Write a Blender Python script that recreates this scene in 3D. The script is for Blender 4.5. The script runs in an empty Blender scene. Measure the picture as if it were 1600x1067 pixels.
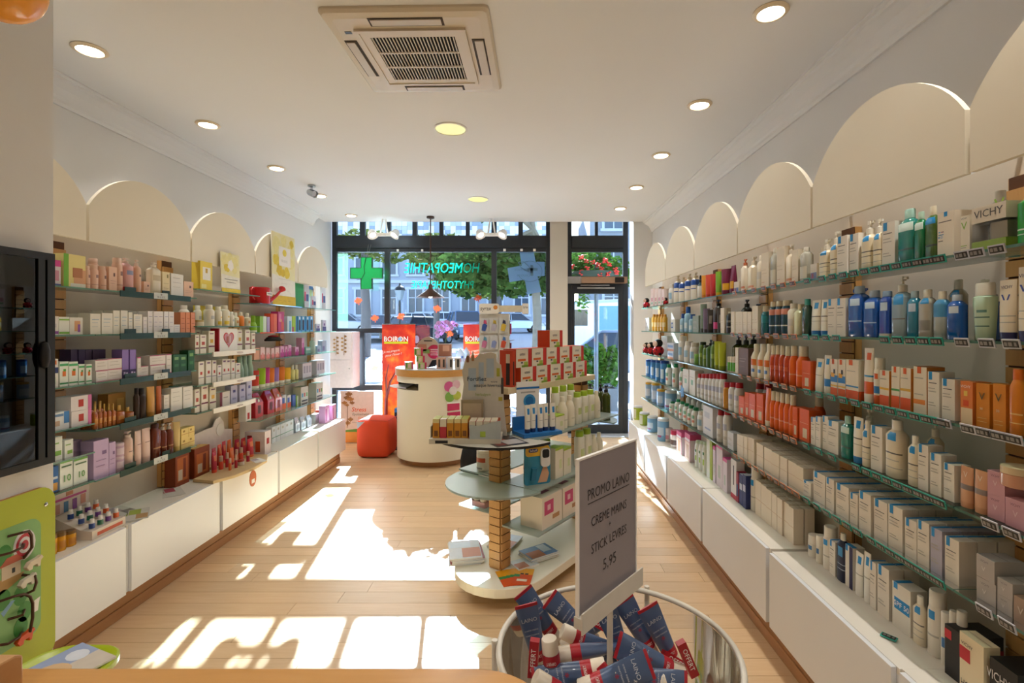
import bpy, bmesh, math, random
from mathutils import Vector, Matrix
random.seed(11)
SC = bpy.context.scene
COL = SC.collection
R = math.radians
PI = math.pi

# ------------------------------------------------------------------ camera, sky, sun, exposure
F, CX, CY, EYE = 775.0, 826.0, 512.0, 1.62          # focal length (px), principal point (px) and eye height (m)
cam = bpy.data.objects.new('camera', bpy.data.cameras.new('camera'))
COL.objects.link(cam)
cam.data.sensor_width = 36.0
cam.data.lens = 36.0 * F / 1600.0
cam.data.shift_x = -(CX - 800.0) / 1600.0
cam.data.shift_y = (CY - 533.5) / 1600.0
cam.data.clip_start = 0.02
cam.location = (0, 0, EYE)
cam.rotation_euler = (R(90), 0, 0)
SC.camera = cam
SC.view_settings.view_transform = 'Standard'
SC.view_settings.look = 'None'
SC.view_settings.gamma = 1.0
SC.view_settings.use_curve_mapping = False
SC.view_settings.exposure = 0.44

SUN_DIR = Vector((-0.155, 1.0, 0.63)).normalized()
world = bpy.data.worlds.new('world'); SC.world = world
world.use_nodes = True
wn = world.node_tree
bg = wn.nodes['Background']
sky = wn.nodes.new('ShaderNodeTexSky')
sky.sky_type = 'NISHITA'
sky.sun_disc = False
sky.sun_elevation = math.asin(SUN_DIR.z)
sky.sun_rotation = math.atan2(SUN_DIR.x, SUN_DIR.y)
wn.links.new(sky.outputs[0], bg.inputs[0])
bg.inputs[1].default_value = 0.52
sun = bpy.data.objects.new('sun', bpy.data.lights.new('sun', 'SUN'))
COL.objects.link(sun)
sun.data.energy = 40.0
sun.data.angle = R(0.5)
sun.data.color = (0.74, 0.88, 1.0)
sun.rotation_euler = SUN_DIR.to_track_quat('Z', 'Y').to_euler()
sun.location = (-5, 30, 25)
SC.cycles.use_adaptive_sampling = True
SC.cycles.adaptive_threshold = 0.03
SC.cycles.max_bounces = 6
SC.cycles.diffuse_bounces = 4
SC.cycles.glossy_bounces = 3
SC.cycles.transparent_max_bounces = 16
SC.cycles.caustics_reflective = False
SC.cycles.caustics_refractive = False
SC.cycles.sample_clamp_indirect = 6.0
LAMP_W = 25.0            # watts of one ceiling downlight
LAMP_COL = (1.0, 0.965, 0.91)

# ------------------------------------------------------------------ helpers
def lin(h):
    if not isinstance(h, str): return tuple(h)
    h = h.lstrip('#')
    return tuple((lambda c: c / 12.92 if c <= .04045 else ((c + .055) / 1.055) ** 2.4)(int(h[i:i+2], 16) / 255) for i in (0, 2, 4))

_M = {}
def mat(c, rough=.5, metal=0.0, spec=.5, var=.05, scale=30.0, coat=0.0, emit=0.0, kind=None, alpha=1.0):
    key = (c, rough, metal, spec, var, scale, coat, emit, kind, alpha)
    if key in _M: return _M[key]
    m = bpy.data.materials.new('mat_%d' % len(_M)); _M[key] = m
    m.use_nodes = True
    nt = m.node_tree; b = nt.nodes['Principled BSDF']
    rgb = lin(c)
    b.inputs['Roughness'].default_value = rough
    b.inputs['Metallic'].default_value = metal
    b.inputs['Specular IOR Level'].default_value = spec
    b.inputs['Coat Weight'].default_value = coat
    b.inputs['Base Color'].default_value = (*rgb, 1)
    if emit:
        b.inputs['Emission Color'].default_value = (*rgb, 1)
        b.inputs['Emission Strength'].default_value = emit
    if var:
        tc = nt.nodes.new('ShaderNodeTexCoord'); n = nt.nodes.new('ShaderNodeTexNoise')
        n.inputs['Scale'].default_value = scale; n.inputs['Detail'].default_value = 0 if var < .06 else 2
        mr = nt.nodes.new('ShaderNodeMapRange')
        mr.inputs['To Min'].default_value = 1 - var * 1.3; mr.inputs['To Max'].default_value = 1 + var
        mx = nt.nodes.new('ShaderNodeMix'); mx.data_type = 'RGBA'; mx.blend_type = 'MULTIPLY'
        mx.inputs[0].default_value = 1
        mx.inputs[6].default_value = (*rgb, 1)
        nt.links.new(tc.outputs['Object'], n.inputs['Vector'])
        nt.links.new(n.outputs['Fac'], mr.inputs['Value'])
        nt.links.new(mr.outputs[0], mx.inputs[7])
        nt.links.new(mx.outputs[2], b.inputs['Base Color'])
    if alpha < 1:
        b.inputs['Alpha'].default_value = alpha
    return m

def glass_mat(name, tint, rough=0.0, refl=1.0, body=0.0, body_col=(.6, .8, .75)):
    m = bpy.data.materials.new(name); m.use_nodes = True
    nt = m.node_tree; nt.nodes.clear()
    out = nt.nodes.new('ShaderNodeOutputMaterial')
    tr = nt.nodes.new('ShaderNodeBsdfTransparent'); tr.inputs[0].default_value = (*tint, 1)
    gl = nt.nodes.new('ShaderNodeBsdfGlossy'); gl.inputs['Roughness'].default_value = rough
    fr = nt.nodes.new('ShaderNodeFresnel'); fr.inputs[0].default_value = 1.45
    mu = nt.nodes.new('ShaderNodeMath'); mu.operation = 'MULTIPLY'; mu.inputs[1].default_value = refl
    mx = nt.nodes.new('ShaderNodeMixShader')
    nt.links.new(fr.outputs[0], mu.inputs[0]); nt.links.new(mu.outputs[0], mx.inputs[0])
    src = tr
    if body:
        df = nt.nodes.new('ShaderNodeBsdfDiffuse'); df.inputs[0].default_value = (*body_col, 1)
        tl = nt.nodes.new('ShaderNodeBsdfTranslucent'); tl.inputs[0].default_value = (*body_col, 1)
        m2 = nt.nodes.new('ShaderNodeMixShader'); m2.inputs[0].default_value = .5
        nt.links.new(df.outputs[0], m2.inputs[1]); nt.links.new(tl.outputs[0], m2.inputs[2])
        m1 = nt.nodes.new('ShaderNodeMixShader'); m1.inputs[0].default_value = body
        nt.links.new(tr.outputs[0], m1.inputs[1]); nt.links.new(m2.outputs[0], m1.inputs[2]); src = m1
    nt.links.new(src.outputs[0], mx.inputs[1]); nt.links.new(gl.outputs[0], mx.inputs[2])
    nt.links.new(mx.outputs[0], out.inputs[0])
    return m

def leaf_mat(name, c1, c2, scale=2.0, trans=.35):
    m = bpy.data.materials.new(name); m.use_nodes = True
    nt = m.node_tree; nt.nodes.clear()
    out = nt.nodes.new('ShaderNodeOutputMaterial')
    tc = nt.nodes.new('ShaderNodeTexCoord'); n = nt.nodes.new('ShaderNodeTexNoise')
    n.inputs['Scale'].default_value = scale; n.inputs['Detail'].default_value = 4
    mx = nt.nodes.new('ShaderNodeMix'); mx.data_type = 'RGBA'
    mx.inputs[6].default_value = (*lin(c1), 1); mx.inputs[7].default_value = (*lin(c2), 1)
    df = nt.nodes.new('ShaderNodeBsdfDiffuse'); tl = nt.nodes.new('ShaderNodeBsdfTranslucent')
    ms = nt.nodes.new('ShaderNodeMixShader'); ms.inputs[0].default_value = trans
    L = nt.links.new
    L(tc.outputs['Object'], n.inputs['Vector']); L(n.outputs['Fac'], mx.inputs[0])
    L(mx.outputs[2], df.inputs[0]); L(mx.outputs[2], tl.inputs[0])
    L(df.outputs[0], ms.inputs[1]); L(tl.outputs[0], ms.inputs[2]); L(ms.outputs[0], out.inputs[0])
    return m

def wood_mat(name, c1, c2, rough=.4, scale=(2, 18, 18), randomise=.0):
    m = bpy.data.materials.new(name); m.use_nodes = True
    nt = m.node_tree; b = nt.nodes['Principled BSDF']; L = nt.links.new
    tc = nt.nodes.new('ShaderNodeTexCoord'); mp = nt.nodes.new('ShaderNodeMapping')
    mp.inputs['Scale'].default_value = scale
    n = nt.nodes.new('ShaderNodeTexNoise'); n.inputs['Scale'].default_value = 3; n.inputs['Detail'].default_value = 6
    n.inputs['Distortion'].default_value = .6
    mx = nt.nodes.new('ShaderNodeMix'); mx.data_type = 'RGBA'
    mx.inputs[6].default_value = (*lin(c1), 1); mx.inputs[7].default_value = (*lin(c2), 1)
    L(tc.outputs['Object'], mp.inputs[0]); L(mp.outputs[0], n.inputs['Vector']); L(n.outputs['Fac'], mx.inputs[0])
    o = mx.outputs[2]
    if randomise:
        oi = nt.nodes.new('ShaderNodeObjectInfo'); mr = nt.nodes.new('ShaderNodeMapRange')
        mr.inputs['To Min'].default_value = 1 - randomise; mr.inputs['To Max'].default_value = 1 + randomise * .6
        m2 = nt.nodes.new('ShaderNodeMix'); m2.data_type = 'RGBA'; m2.blend_type = 'MULTIPLY'; m2.inputs[0].default_value = 1
        L(oi.outputs['Random'], mr.inputs[0]); L(o, m2.inputs[6]); L(mr.outputs[0], m2.inputs[7]); o = m2.outputs[2]
    L(o, b.inputs['Base Color'])
    b.inputs['Roughness'].default_value = rough
    return m

_TXT = {}
def text_geo(s, bold=0.0, shear=0.0):
    key = (s, bold, shear)
    if key in _TXT: return _TXT[key]
    cu = bpy.data.curves.new('txt', 'FONT'); cu.body = s; cu.size = 1.0
    cu.resolution_u = 2; cu.align_x = 'CENTER'; cu.align_y = 'CENTER'; cu.offset = bold; cu.shear = shear
    ob = bpy.data.objects.new('txt', cu); COL.objects.link(ob)
    me = bpy.data.meshes.new_from_object(ob.evaluated_get(bpy.context.evaluated_depsgraph_get()))
    g = ([v.co.copy() for v in me.vertices], [tuple(p.vertices) for p in me.polygons])
    xs = [v.x for v in g[0]] or [0]
    w = max(xs) - min(xs)
    bpy.data.objects.remove(ob); bpy.data.curves.remove(cu); bpy.data.meshes.remove(me)
    _TXT[key] = (g[0], g[1], w)
    return _TXT[key]

class MB:
    """collects geometry for ONE mesh object"""
    def __init__(s): s.v, s.f, s.mi, s.sm, s.mats = [], [], [], [], []
    def m(s, mt):
        if mt not in s.mats: s.mats.append(mt)
        return s.mats.index(mt)
    def face(s, idx, mt, smooth=False):
        s.f.append(tuple(idx)); s.mi.append(s.m(mt)); s.sm.append(smooth)
    def poly(s, pts, mt):
        k = len(s.v); s.v += [tuple(p) for p in pts]; s.face(range(k, k + len(pts)), mt)
    def box(s, x0, x1, y0, y1, z0, z1, mt, M=None, tops=None):
        k = len(s.v)
        P = [(x0,y0,z0),(x1,y0,z0),(x1,y1,z0),(x0,y1,z0),(x0,y0,z1),(x1,y0,z1),(x1,y1,z1),(x0,y1,z1)]
        if M is not None: P = [tuple(M @ Vector(p)) for p in P]
        s.v += P
        for q in ((3,2,1,0),(4,5,6,7),(0,1,5,4),(1,2,6,5),(2,3,7,6),(3,0,4,7)):
            s.face([k + i for i in q], mt)
        return s
    def rings(s, rings, mt, cap0=True, cap1=True, smooth=True, matf=None, closed=True, M=None):
        k = len(s.v); n = len(rings[0])
        for r in rings: s.v += [tuple(M @ Vector(p)) if M is not None else tuple(p) for p in r]
        for i in range(len(rings) - 1):
            for j in range(n if closed else n - 1):
                a, b = k + i*n + j, k + i*n + (j+1) % n
                mm = matf(i, j) if matf else None
                if mm is False: continue
                s.face((a, b, b + n, a + n), mm or mt, smooth)
        if cap0: s.face([k + j for j in range(n)][::-1], mt)
        if cap1: s.face([k + (len(rings)-1)*n + j for j in range(n)], mt)
        return s
    def lathe(s, prof, mt, n=16, c=(0, 0, 0), M=None, cap0=True, cap1=True, sx=1, sy=1, smooth=True, matf=None):
        rs = [[(c[0] + r*sx*math.cos(2*PI*j/n), c[1] + r*sy*math.sin(2*PI*j/n), c[2] + z) for j in range(n)] for r, z in prof]
        return s.rings(rs, mt, cap0, cap1, smooth, matf, True, M)
    def tube(s, pts, r, mt, n=8, caps=True):
        pts = [Vector(p) for p in pts]; rs = []
        up = None
        for i, p in enumerate(pts):
            t = (pts[min(i+1, len(pts)-1)] - pts[max(i-1, 0)]).normalized()
            if up is None: up = Vector((0,0,1)) if abs(t.z) < .9 else Vector((1,0,0))
            a = t.cross(up)
            if a.length < 1e-6: a = t.orthogonal()
            a.normalize(); b = a.cross(t).normalized(); up = b
            rr = r[i] if isinstance(r, (list, tuple)) else r
            rs.append([tuple(p + a*rr*math.cos(2*PI*j/n) + b*rr*math.sin(2*PI*j/n)) for j in range(n)])
        return s.rings(rs, mt, caps, caps)
    def prism(s, poly, d0, d1, mt, axis='z', M=None, side=None):
        """poly is 2D; extruded along axis. axis z:(x,y) ; y:(x,z) ; x:(y,z)"""
        def P(a, b, d): return (a, b, d) if axis == 'z' else ((a, d, b) if axis == 'y' else (d, a, b))
        k = len(s.v); n = len(poly)
        pts = [P(a, b, d0) for a, b in poly] + [P(a, b, d1) for a, b in poly]
        if M is not None: pts = [tuple(M @ Vector(p)) for p in pts]
        s.v += pts
        s.face([k + i for i in range(n)][::-1], mt); s.face([k + n + i for i in range(n)], mt)
        for i in range(n):
            j = (i + 1) % n
            s.face((k+i, k+j, k+n+j, k+n+i), side or mt)
        return s
    def text(s, string, size, M, mt, bold=0.0, maxw=None, shear=0.0):
        """text in the plane given by M (local x right, y up)"""
        vs, fs, w = text_geo(string, bold, shear)
        sc = size
        sx = size if not maxw or w*size <= maxw else maxw / w
        k = len(s.v)
        s.v += [tuple(M @ Vector((v.x*sx, v.y*sc, 0))) for v in vs]
        for f in fs: s.face([k + i for i in f], mt)
        return s
    def mesh(s, name):
        me = bpy.data.meshes.new(name)
        me.from_pydata(s.v, [], s.f)
        for m_ in s.mats: me.materials.append(m_)
        me.polygons.foreach_set('material_index', s.mi)
        me.polygons.foreach_set('use_smooth', s.sm)
        bm = bmesh.new(); bm.from_mesh(me)
        bmesh.ops.recalc_face_normals(bm, faces=bm.faces)
        bm.to_mesh(me); bm.free()
        if any(s.sm): me.set_sharp_from_angle(angle=R(40))
        me.update()
        return me
    def build(s, name, parent=None, loc=None, rz=None, bevel=0):
        me = s.mesh(name)
        o = bpy.data.objects.new(name, me); COL.objects.link(o)
        if bevel:
            md = o.modifiers.new('bevel', 'BEVEL'); md.width = bevel; md.segments = 2; md.limit_method = 'ANGLE'
        if parent is not None: o.parent = parent
        if loc is not None: o.location = loc
        if rz is not None: o.rotation_euler = (0, 0, rz)
        return o

def tag(o, label=None, cat=None, group=None, kind=None):
    if label: o['label'] = label
    if cat: o['category'] = cat
    if group: o['group'] = group
    if kind: o['kind'] = kind
    return o
def thing(name, label, cat, loc=(0, 0, 0), rz=0, group=None):
    o = bpy.data.objects.new(name, None); COL.objects.link(o)
    o.location = loc; o.rotation_euler = (0, 0, rz); o.empty_display_size = .05
    return tag(o, label, cat, group)
def struct(o): return tag(o, kind='structure')
def linked(name, me, parent=None, loc=(0, 0, 0), rot=(0, 0, 0)):
    o = bpy.data.objects.new(name, me); COL.objects.link(o)
    o.parent = parent; o.location = loc; o.rotation_euler = rot
    return o
def at(px, py, Y): return Vector(((px - CX) * Y / F, Y, EYE + (CY - py) * Y / F))
def at_z(px, py, z):
    Y = F * (EYE - z) / (py - CY)
    return Vector(((px - CX) * Y / F, Y, z))
def rrect(w, h, r, n=5, cx=0, cy=0):
    p = []
    for (sx, sy, a0) in ((1, 1, 0), (-1, 1, 90), (-1, -1, 180), (1, -1, 270)):
        for k in range(n + 1):
            a = R(a0 + 90*k/n)
            p.append((cx + sx*(w/2 - r) + r*math.cos(a), cy + sy*(h/2 - r) + r*math.sin(a)))
    return p
FRONT = lambda x, y, z: Matrix.Translation((x, y, z)) @ Matrix.Rotation(R(90), 4, 'X')   # text plane facing -Y
ORD = ['first','second','third','fourth','fifth','sixth','seventh','eighth','ninth','tenth','eleventh','twelfth','thirteenth',
       'fourteenth','fifteenth','sixteenth','seventeenth','eighteenth','nineteenth','twentieth'] + ['twenty-' + t for t in
       ('first','second','third','fourth','fifth','sixth','seventh','eighth','ninth')] + ['thirtieth']

# common materials
m_wall = mat('#e2e0de', .85, var=.02, scale=3)
m_ceil = mat('#eae9e8', .9, var=.015, scale=2)
m_white = mat('#e9eaec', .35, var=.02, scale=4)
m_ltop = mat('#ece5d8', .35, var=.02, scale=6)
m_cream = mat('#e9e2cf', .45, var=.02, scale=4)
m_dark = mat('#14161a', .4, var=.05)
m_black = mat('#0b0b0c', .35, var=.03)
m_chrome = mat('#b9bcc0', .25, 1.0, var=.02)
m_paper = mat('#f3efe8', .6, var=.02)
m_ink = mat('#2b2a2e', .6, var=0)
m_grey = mat('#8d8a86', .6, var=0)
m_lgrey = mat('#bcb8b0', .6, var=0)
m_wood = wood_mat('beech', '#d8a566', '#c48f50', .4, (18, 18, 2.5))
m_woodx = wood_mat('beech_counter', '#cf9a58', '#bf873f', .32, (2, 20, 20))
m_plank = wood_mat('floor_plank', '#e2c39a', '#d2ac80', .32, (1.6, 16, 16), .10)
m_kick = wood_mat('kick_wood', '#b98a5e', '#a87850', .45, (14, 2, 14))
m_kickx = wood_mat('kick_wood2', '#b98a5e', '#a87850', .45, (8, 8, 8))
m_glass = glass_mat('window_glass', (.93, .97, .98), 0, .8)
m_shelf = glass_mat('shelf_glass', (.90, .965, .94), .02, .9, .06)
m_edge = glass_mat('shelf_glass_edge', (.45, .72, .64), .05, .9, .55, lin('#8fc9b6'))
m_frost = glass_mat('frosted_glass', (.78, .9, .86), .25, .9, .5, lin('#e2f0e8'))
m_acryl = glass_mat('clear_plastic', (.96, .96, .96), .03, .9, .03, (.9, .9, .9))
m_smoke = mat('#0a0b0e', .08, spec=.5, var=0)
# ================================================================== THE ROOM
XL, XR, YW, YG, ZC = -3.03, 1.85, 7.42, 7.60, 3.20
b = MB(); b.box(XL - .1, XR + .1, -2.6, 7.72, -.08, -.010, m_kickx); b.box(XL, XR, -2.6, .60, -.010, 0, m_plank)
floor = struct(b.build('floor'))
y = .602; i = 0
while y < 7.70:
    w = .122
    x = XL + 0.001
    off = [.55, 1.25, .9, 1.5, .3][i % 5] + random.random() * .25
    first = True
    while x < XR - .01:
        L = off if first else 1.45
        first = False
        x1 = min(x + L, XR - .001)
        if XR - x1 < .12: x1 = XR - .001
        b = MB(); b.box(x, x1 - .0022, y, min(y + w - .0022, 7.715), -.010, 0, m_plank)
        b.build('plank', floor)
        x = x1
    y += w; i += 1
def wallbox(name, *a, mt=m_wall):
    b = MB(); b.box(*a, mt); return struct(b.build(name))
wallbox('wall_left', XL - .1, XL, 2.245, 7.72, 0, ZC + .16)
wallbox('wall_pillar', XL - .1, -2.15, -2.6, 2.243, 0, ZC)
wallbox('wall_right', XR, XR + .1, -2.6, 7.72, 0, ZC + .16)
wallbox('wall_back', XL - .1, XR + .1, -2.7, -2.6, 0, ZC)
wallbox('wall_front', .325, .584, YW, 7.70, 0, ZC+.16, mt=mat('#c9c1b4', .85, var=.02, scale=3))
wallbox('wall_front_corner', 1.57, XR, YW, 7.70, 0, ZC+.16)
wallbox('ceiling', XL - .1, XR + .1, -2.7, 7.40, ZC, ZC + .16, mt=m_ceil)
wallbox('ceiling_window_recess', XL - .1, XR + .1, 7.30, 7.72, ZC + .16, ZC + .24, mt=m_ceil)
# cornices
def cornice(name, xw, s):
    prof = [(0, 0), (.015, 0), (.02, .02), (.03, .03), (.035, .05), (.06, .09), (.10, .115), (.115, .12), (.12, .135), (.14, .14), (.14, .15), (0, .15)]
    b = MB(); b.prism([(xw - s*a, ZC - .15 + c) for a, c in prof], 2.245 if s < 0 else -2.6, 7.42 if s > 0 else 6.95, m_ceil, 'y')
    return struct(b.build(name))
cornice('trim_1', XR, 1); cornice('trim_2', XL, -1)
b = MB(); b.prism([(-2.15 + a, ZC - .15 + c) for a, c in [(0, 0), (.02, 0), (.03, .03), (.06, .09), (.10, .115), (.12, .135), (.14, .15), (0, .15)]], -2.6, 2.20, m_ceil, 'y')
struct(b.build('trim_3'))
# white back panels behind the shelves
m_back = mat('#d6cab9', .6, var=.02, scale=3)
wallbox('wall_panel_right', 1.50, 1.53, .3, 5.56, 0, 2.14, mt=m_back)
wallbox('wall_panel_left', -2.55, -2.52, 2.245, 5.87, 0, 2.14, mt=m_back)

# ------------------------------------------------------------------ display window and door
m_frame = mat('#20262e', .45, var=.04)
def fr(parent, name, x0, x1, y0, y1, d0=-.03, d1=.03, mt=m_frame, Y=YG):
    p, q = at(x0, y0, Y), at(x1, y1, Y)
    b = MB(); b.box(p.x, q.x, Y + d0, Y + d1, q.z, p.z, mt)
    return b.build(name, parent)
FL = 677.2
win = struct(thing('window_1', None, None, at(690, FL, YG)))
win.location = (0, 0, 0)
win['label'] = 'wide black-framed shop window looking onto the street'
for a in ((520, 527, 334.8, FL), (601.5, 609.5, 394, FL), (768, 776, 394, FL), (853, 859.5, 334.8, FL), (563, 570, 520, FL)):
    fr(win, 'stile', *a)
for a in ((527, 601.5, 513, 520), (527, 563, 601, 609), (570, 601.5, 601, 609), (527, 563, 667, FL), (570, 601.5, 667, FL), (609.5, 768, 667, FL), (776, 853, 667, FL)):
    fr(win, 'rail', *a)
fr(win, 'beam', 527, 853, 369, 388, -.06, .03); fr(win, 'rail', 527, 853, 388, 394)
tm = [527, 563, 571, 605, 611, 645, 652, 687, 693, 728, 734, 768, 776, 810, 817, 853]
for k in range(1, 15, 2): fr(win, 'glazing_bar', tm[k], tm[k+1], 334.8, 369)
for k in range(0, 16, 2): fr(win, 'pane', tm[k], tm[k+1], 334.8, 369, -.004, .004, m_glass)
for a in ((527, 601.5, 394, 513), (527, 563, 520, 601), (570, 601.5, 520, 601), (527, 563, 609, 667), (570, 601.5, 609, 667), (609.5, 768, 394, 667), (776, 853, 394, 667)):
    fr(win, 'pane', *a, -.004, .004, m_glass)
# pale green film strip along the left edge of the first pane
fr(win, 'film_strip', 528, 544, 395, 512, -.0065, -.0045, glass_mat('green_film', (.84, .93, .89), .2, .5, .13, lin('#a8d0bc')))['label'] = 'pale green film strip on the glass'
door = struct(thing('door_1', None, None)); door['label'] = 'black-framed glass entrance door'
for a in ((885.5, 893, 334.8, 446), (973, 981, 334.8, FL), (885.5, 893, 446, FL)): fr(door, 'jamb', *a)
fr(door, 'beam', 893, 973, 369, 388, -.06, .03)
for a in ((893, 973, 388, 394), (893, 973, 432, 446)): fr(door, 'rail', *a)
fr(door, 'glazing_bar', 929, 934, 334.8, 369)
for a in ((893, 929, 334.8, 369), (934, 973, 334.8, 369), (893, 973, 394, 432)): fr(door, 'pane', *a, -.004, .004, m_glass)
leaf = fr(door, 'door_leaf', 893.3, 897.5, 446.3, FL - .5, -.035, .025)
for a in ((966, 972.7, 446.3, FL - .5), (897.5, 966, 446.3, 459), (897.5, 966, 663, FL - .5)): fr(leaf, 'leaf_rail', *a, -.035, .025)
fr(leaf, 'pane', 897.5, 966, 459, 663, -.004, .004, m_glass)
clo = fr(door, 'door_closer', 907, 977, 434, 443.5, -.16, -.036, mat('#b08f76', .35, .6), 7.60)
fr(clo, 'end_cap', 958, 972, 435, 443, -.175, -.162, m_black, 7.60)
fr(clo, 'closer_arm', 886, 907, 433, 444, -.10, -.036, m_chrome, 7.60)
fr(clo, 'slide_rail', 901, 959, 449.5, 452, -.09, -.042, m_chrome, 7.60)
fr(clo, 'slide_rail', 906, 951, 445.6, 447.2, -.09, -.042, m_chrome, 7.60)
b = MB(); b.box(.585, 1.569, 7.30, 7.55, .001, .012, mat('#c9ccd2', .35, .2)); struct(b.build('trim_threshold'))
for px in (622.5, 660.5):
    tag(fr(None, 'round_magnet', px - 1.6, px + 1.6, 390, 393.5, -.045, -.031, m_paper), 'small white round magnet on the window head, %s' % ('left one' if px < 640 else 'right one'), 'magnet', 'small window head clips')
for n, px in zip(('leftmost', 'middle', 'rightmost'), (788.5, 815, 835)):
    tag(fr(None, 'window_clip', px - 2, px + 2, 389.5, 393, -.05, -.031, m_paper), 'small white square clip above the logo pane, %s of three' % n, 'clip', 'small window head clips')

# lettering stuck on the glass, reads correctly from the street
def outline_text(name, s, px0, px1, py0, py1, c, label, shear=-.18):
    p, q = at(px0, py0, YG), at(px1, py1, YG)
    b = MB()
    M = Matrix.Translation(((p.x+q.x)/2, YG - .008, (p.z+q.z)/2)) @ Matrix.Rotation(R(90), 4, 'X') @ Matrix.Scale(-1, 4, (1, 0, 0))
    vs, fs, w = text_geo(s, .003, shear)
    b.text(s, (p.z - q.z) * 1.30, M, c, .003, abs(q.x - p.x), shear)
    # stretch to the measured width
    o = b.build(name)
    return tag(o, label, 'lettering')
m_turq = mat('#2fd6c0', .5, var=0, emit=0.0)
m_turq = glass_mat('turquoise_film', (.1, .5, .42), .3, .2, .92, lin('#12a884'))
outline_text('window_lettering', 'HOMEOPATHIE', 631, 749, 411, 428, m_turq, 'turquoise HOMEOPATHIE lettering on the shop window, upper line')
outline_text('window_lettering', 'PHYTOTHERAPIE', 642, 740, 439, 452, m_turq, 'turquoise PHYTOTHERAPIE lettering on the shop window, lower line')
# white translucent cross with leaf logo on right pane
m_film = glass_mat('pale_blue_film', (.5, .62, .8), .3, .3, .5, lin('#8fb4e0'))
t = thing('window_logo', 'pale blue tilted cross with looping leaf logo on right pane', 'window sticker')
b = MB()
def pt(px, py, d=.008): p = at(px, py, YG); return (p.x, YG - d, p.z)
b.poly([pt(812, 394), pt(834, 394), pt(837, 409), pt(851, 409), pt(851, 431), pt(840, 432), pt(846, 456), pt(824, 460), pt(820, 437), pt(796, 441), pt(793, 419), pt(815, 415)], m_film)
b.build('cross_film', t)
m_inklogo = mat('#4d6f86', .5, var=0)
b = MB()
def stroke(b, pts, w, mt, d=.010):
    pts = [Vector(pt(x, y, d)) for x, y in pts]
    for a, c in zip(pts, pts[1:]):
        n = (c - a).normalized().cross(Vector((0, 1, 0))) * w
        b.poly([a + n, c + n, c - n, a - n], mt)
stroke(b, [(809 + 38*math.cos(R(a))*.5 + 19, 424 + 16*math.sin(R(a))) for a in range(-150, 170, 12)], .006, m_inklogo)
stroke(b, [(810, 410), (818, 409), (826, 416), (832, 426), (824, 424), (814, 418), (810, 410)], .006, m_inklogo)
stroke(b, [(831, 414), (831, 431)], .022, m_inklogo); stroke(b, [(824, 421), (840, 421)], .02, m_inklogo)
M = Matrix.Translation(Vector(pt(815, 421, .010))) @ Matrix.Rotation(R(90), 4, 'X') @ Matrix.Scale(-1, 4, (1, 0, 0))
b.text('pharmacie', .07, M, m_inklogo, 0, .22)
M = Matrix.Translation(Vector(pt(818, 430, .010))) @ Matrix.Rotation(R(90), 4, 'X') @ Matrix.Scale(-1, 4, (1, 0, 0))
b.text('Lyautaise', .07, M, m_inklogo, 0, .2)
b.build('leaf_logo', t)
# maple leaf stickers
m_maple = glass_mat('maple_film', (.75, .3, .2), .3, .3, .5, lin('#d8502c'))
LEAFP = [(0, 1), (.16, .62), (.42, .78), (.36, .42), (.85, .5), (.72, .22), (.95, .02), (.5, -.12), (.55, -.42), (.12, -.3), (.06, -.8), (-.06, -.8), (-.12, -.3), (-.55, -.42), (-.5, -.12), (-.95, .02), (-.72, .22), (-.85, .5), (-.36, .42), (-.42, .78), (-.16, .62)]
for k, (px, py, r_, w_) in enumerate(((560, 471, 10, 'under the hanging green cross'), (586, 498, 8, 'low in first pane above rail'), (627, 495, 28, 'above the left red banner'), (683, 483, -10, 'beneath the pendant lamp shade'), (747, 467, 15, 'beside the second mullion'), (586, 576, 20, 'in the low narrow pane'), (702, 522, -25, 'just behind the orchid'))):
    p = at(px, py, YG); s_ = .072
    b = MB(); c_, n_ = math.cos(R(r_)), math.sin(R(r_))
    b.poly([(p.x + s_*(a*c_ - d*n_), YG - .007, p.z + s_*(a*n_ + d*c_)) for a, d in LEAFP], m_maple)
    tag(b.build('maple_leaf_sticker'), 'orange maple leaf sticker on glass, ' + w_, 'sticker', 'maple leaf window stickers')
# hanging green pharmacy cross
t = thing('pharmacy_cross', 'green illuminated pharmacy cross hanging by wires in first window pane', 'pharmacy sign', (0, 0, 0))
p = at(573, 427, 7.40); m_gcross = mat('#0fa255', .35, var=.04, emit=.12)
a_, c_ = .236, .080
poly = [(-c_, -a_), (c_, -a_), (c_, -c_), (a_, -c_), (a_, c_), (c_, c_), (c_, a_), (-c_, a_), (-c_, c_), (-a_, c_), (-a_, -c_), (-c_, -c_)]
b = MB(); b.prism([(p.x + x, p.z + z) for x, z in poly], 7.38, 7.45, m_gcross, 'y', side=mat('#0b3f26', .4)); b.build('cross_box', t, bevel=.004)
b = MB()
for k in range(12):
    (x0, z0), (x1, z1) = poly[k], poly[(k+1) % 12]
    b.tube([(p.x + x0, 7.378, p.z + z0), (p.x + x1, 7.378, p.z + z1)], .005, mat('#0b5a33', .4), 6)
b.build('edge_trim', t)
b = MB()
for dx in (-.02, .02): b.tube([(p.x + dx*.4, 7.415, p.z + .235), (p.x + dx, 7.538, p.z + .45)], .0025, m_grey, 5)
b.build('wire', t)
b = MB(); b.tube([(p.x, 7.372, p.z + .235), (p.x - .03, 7.37, p.z + .1), (p.x - .02, 7.37, p.z), (p.x - .07, 7.37, p.z - .09), (p.x - .14, 7.372, p.z - .1)], .004, m_black, 5); b.build('power_cable', t)

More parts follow.
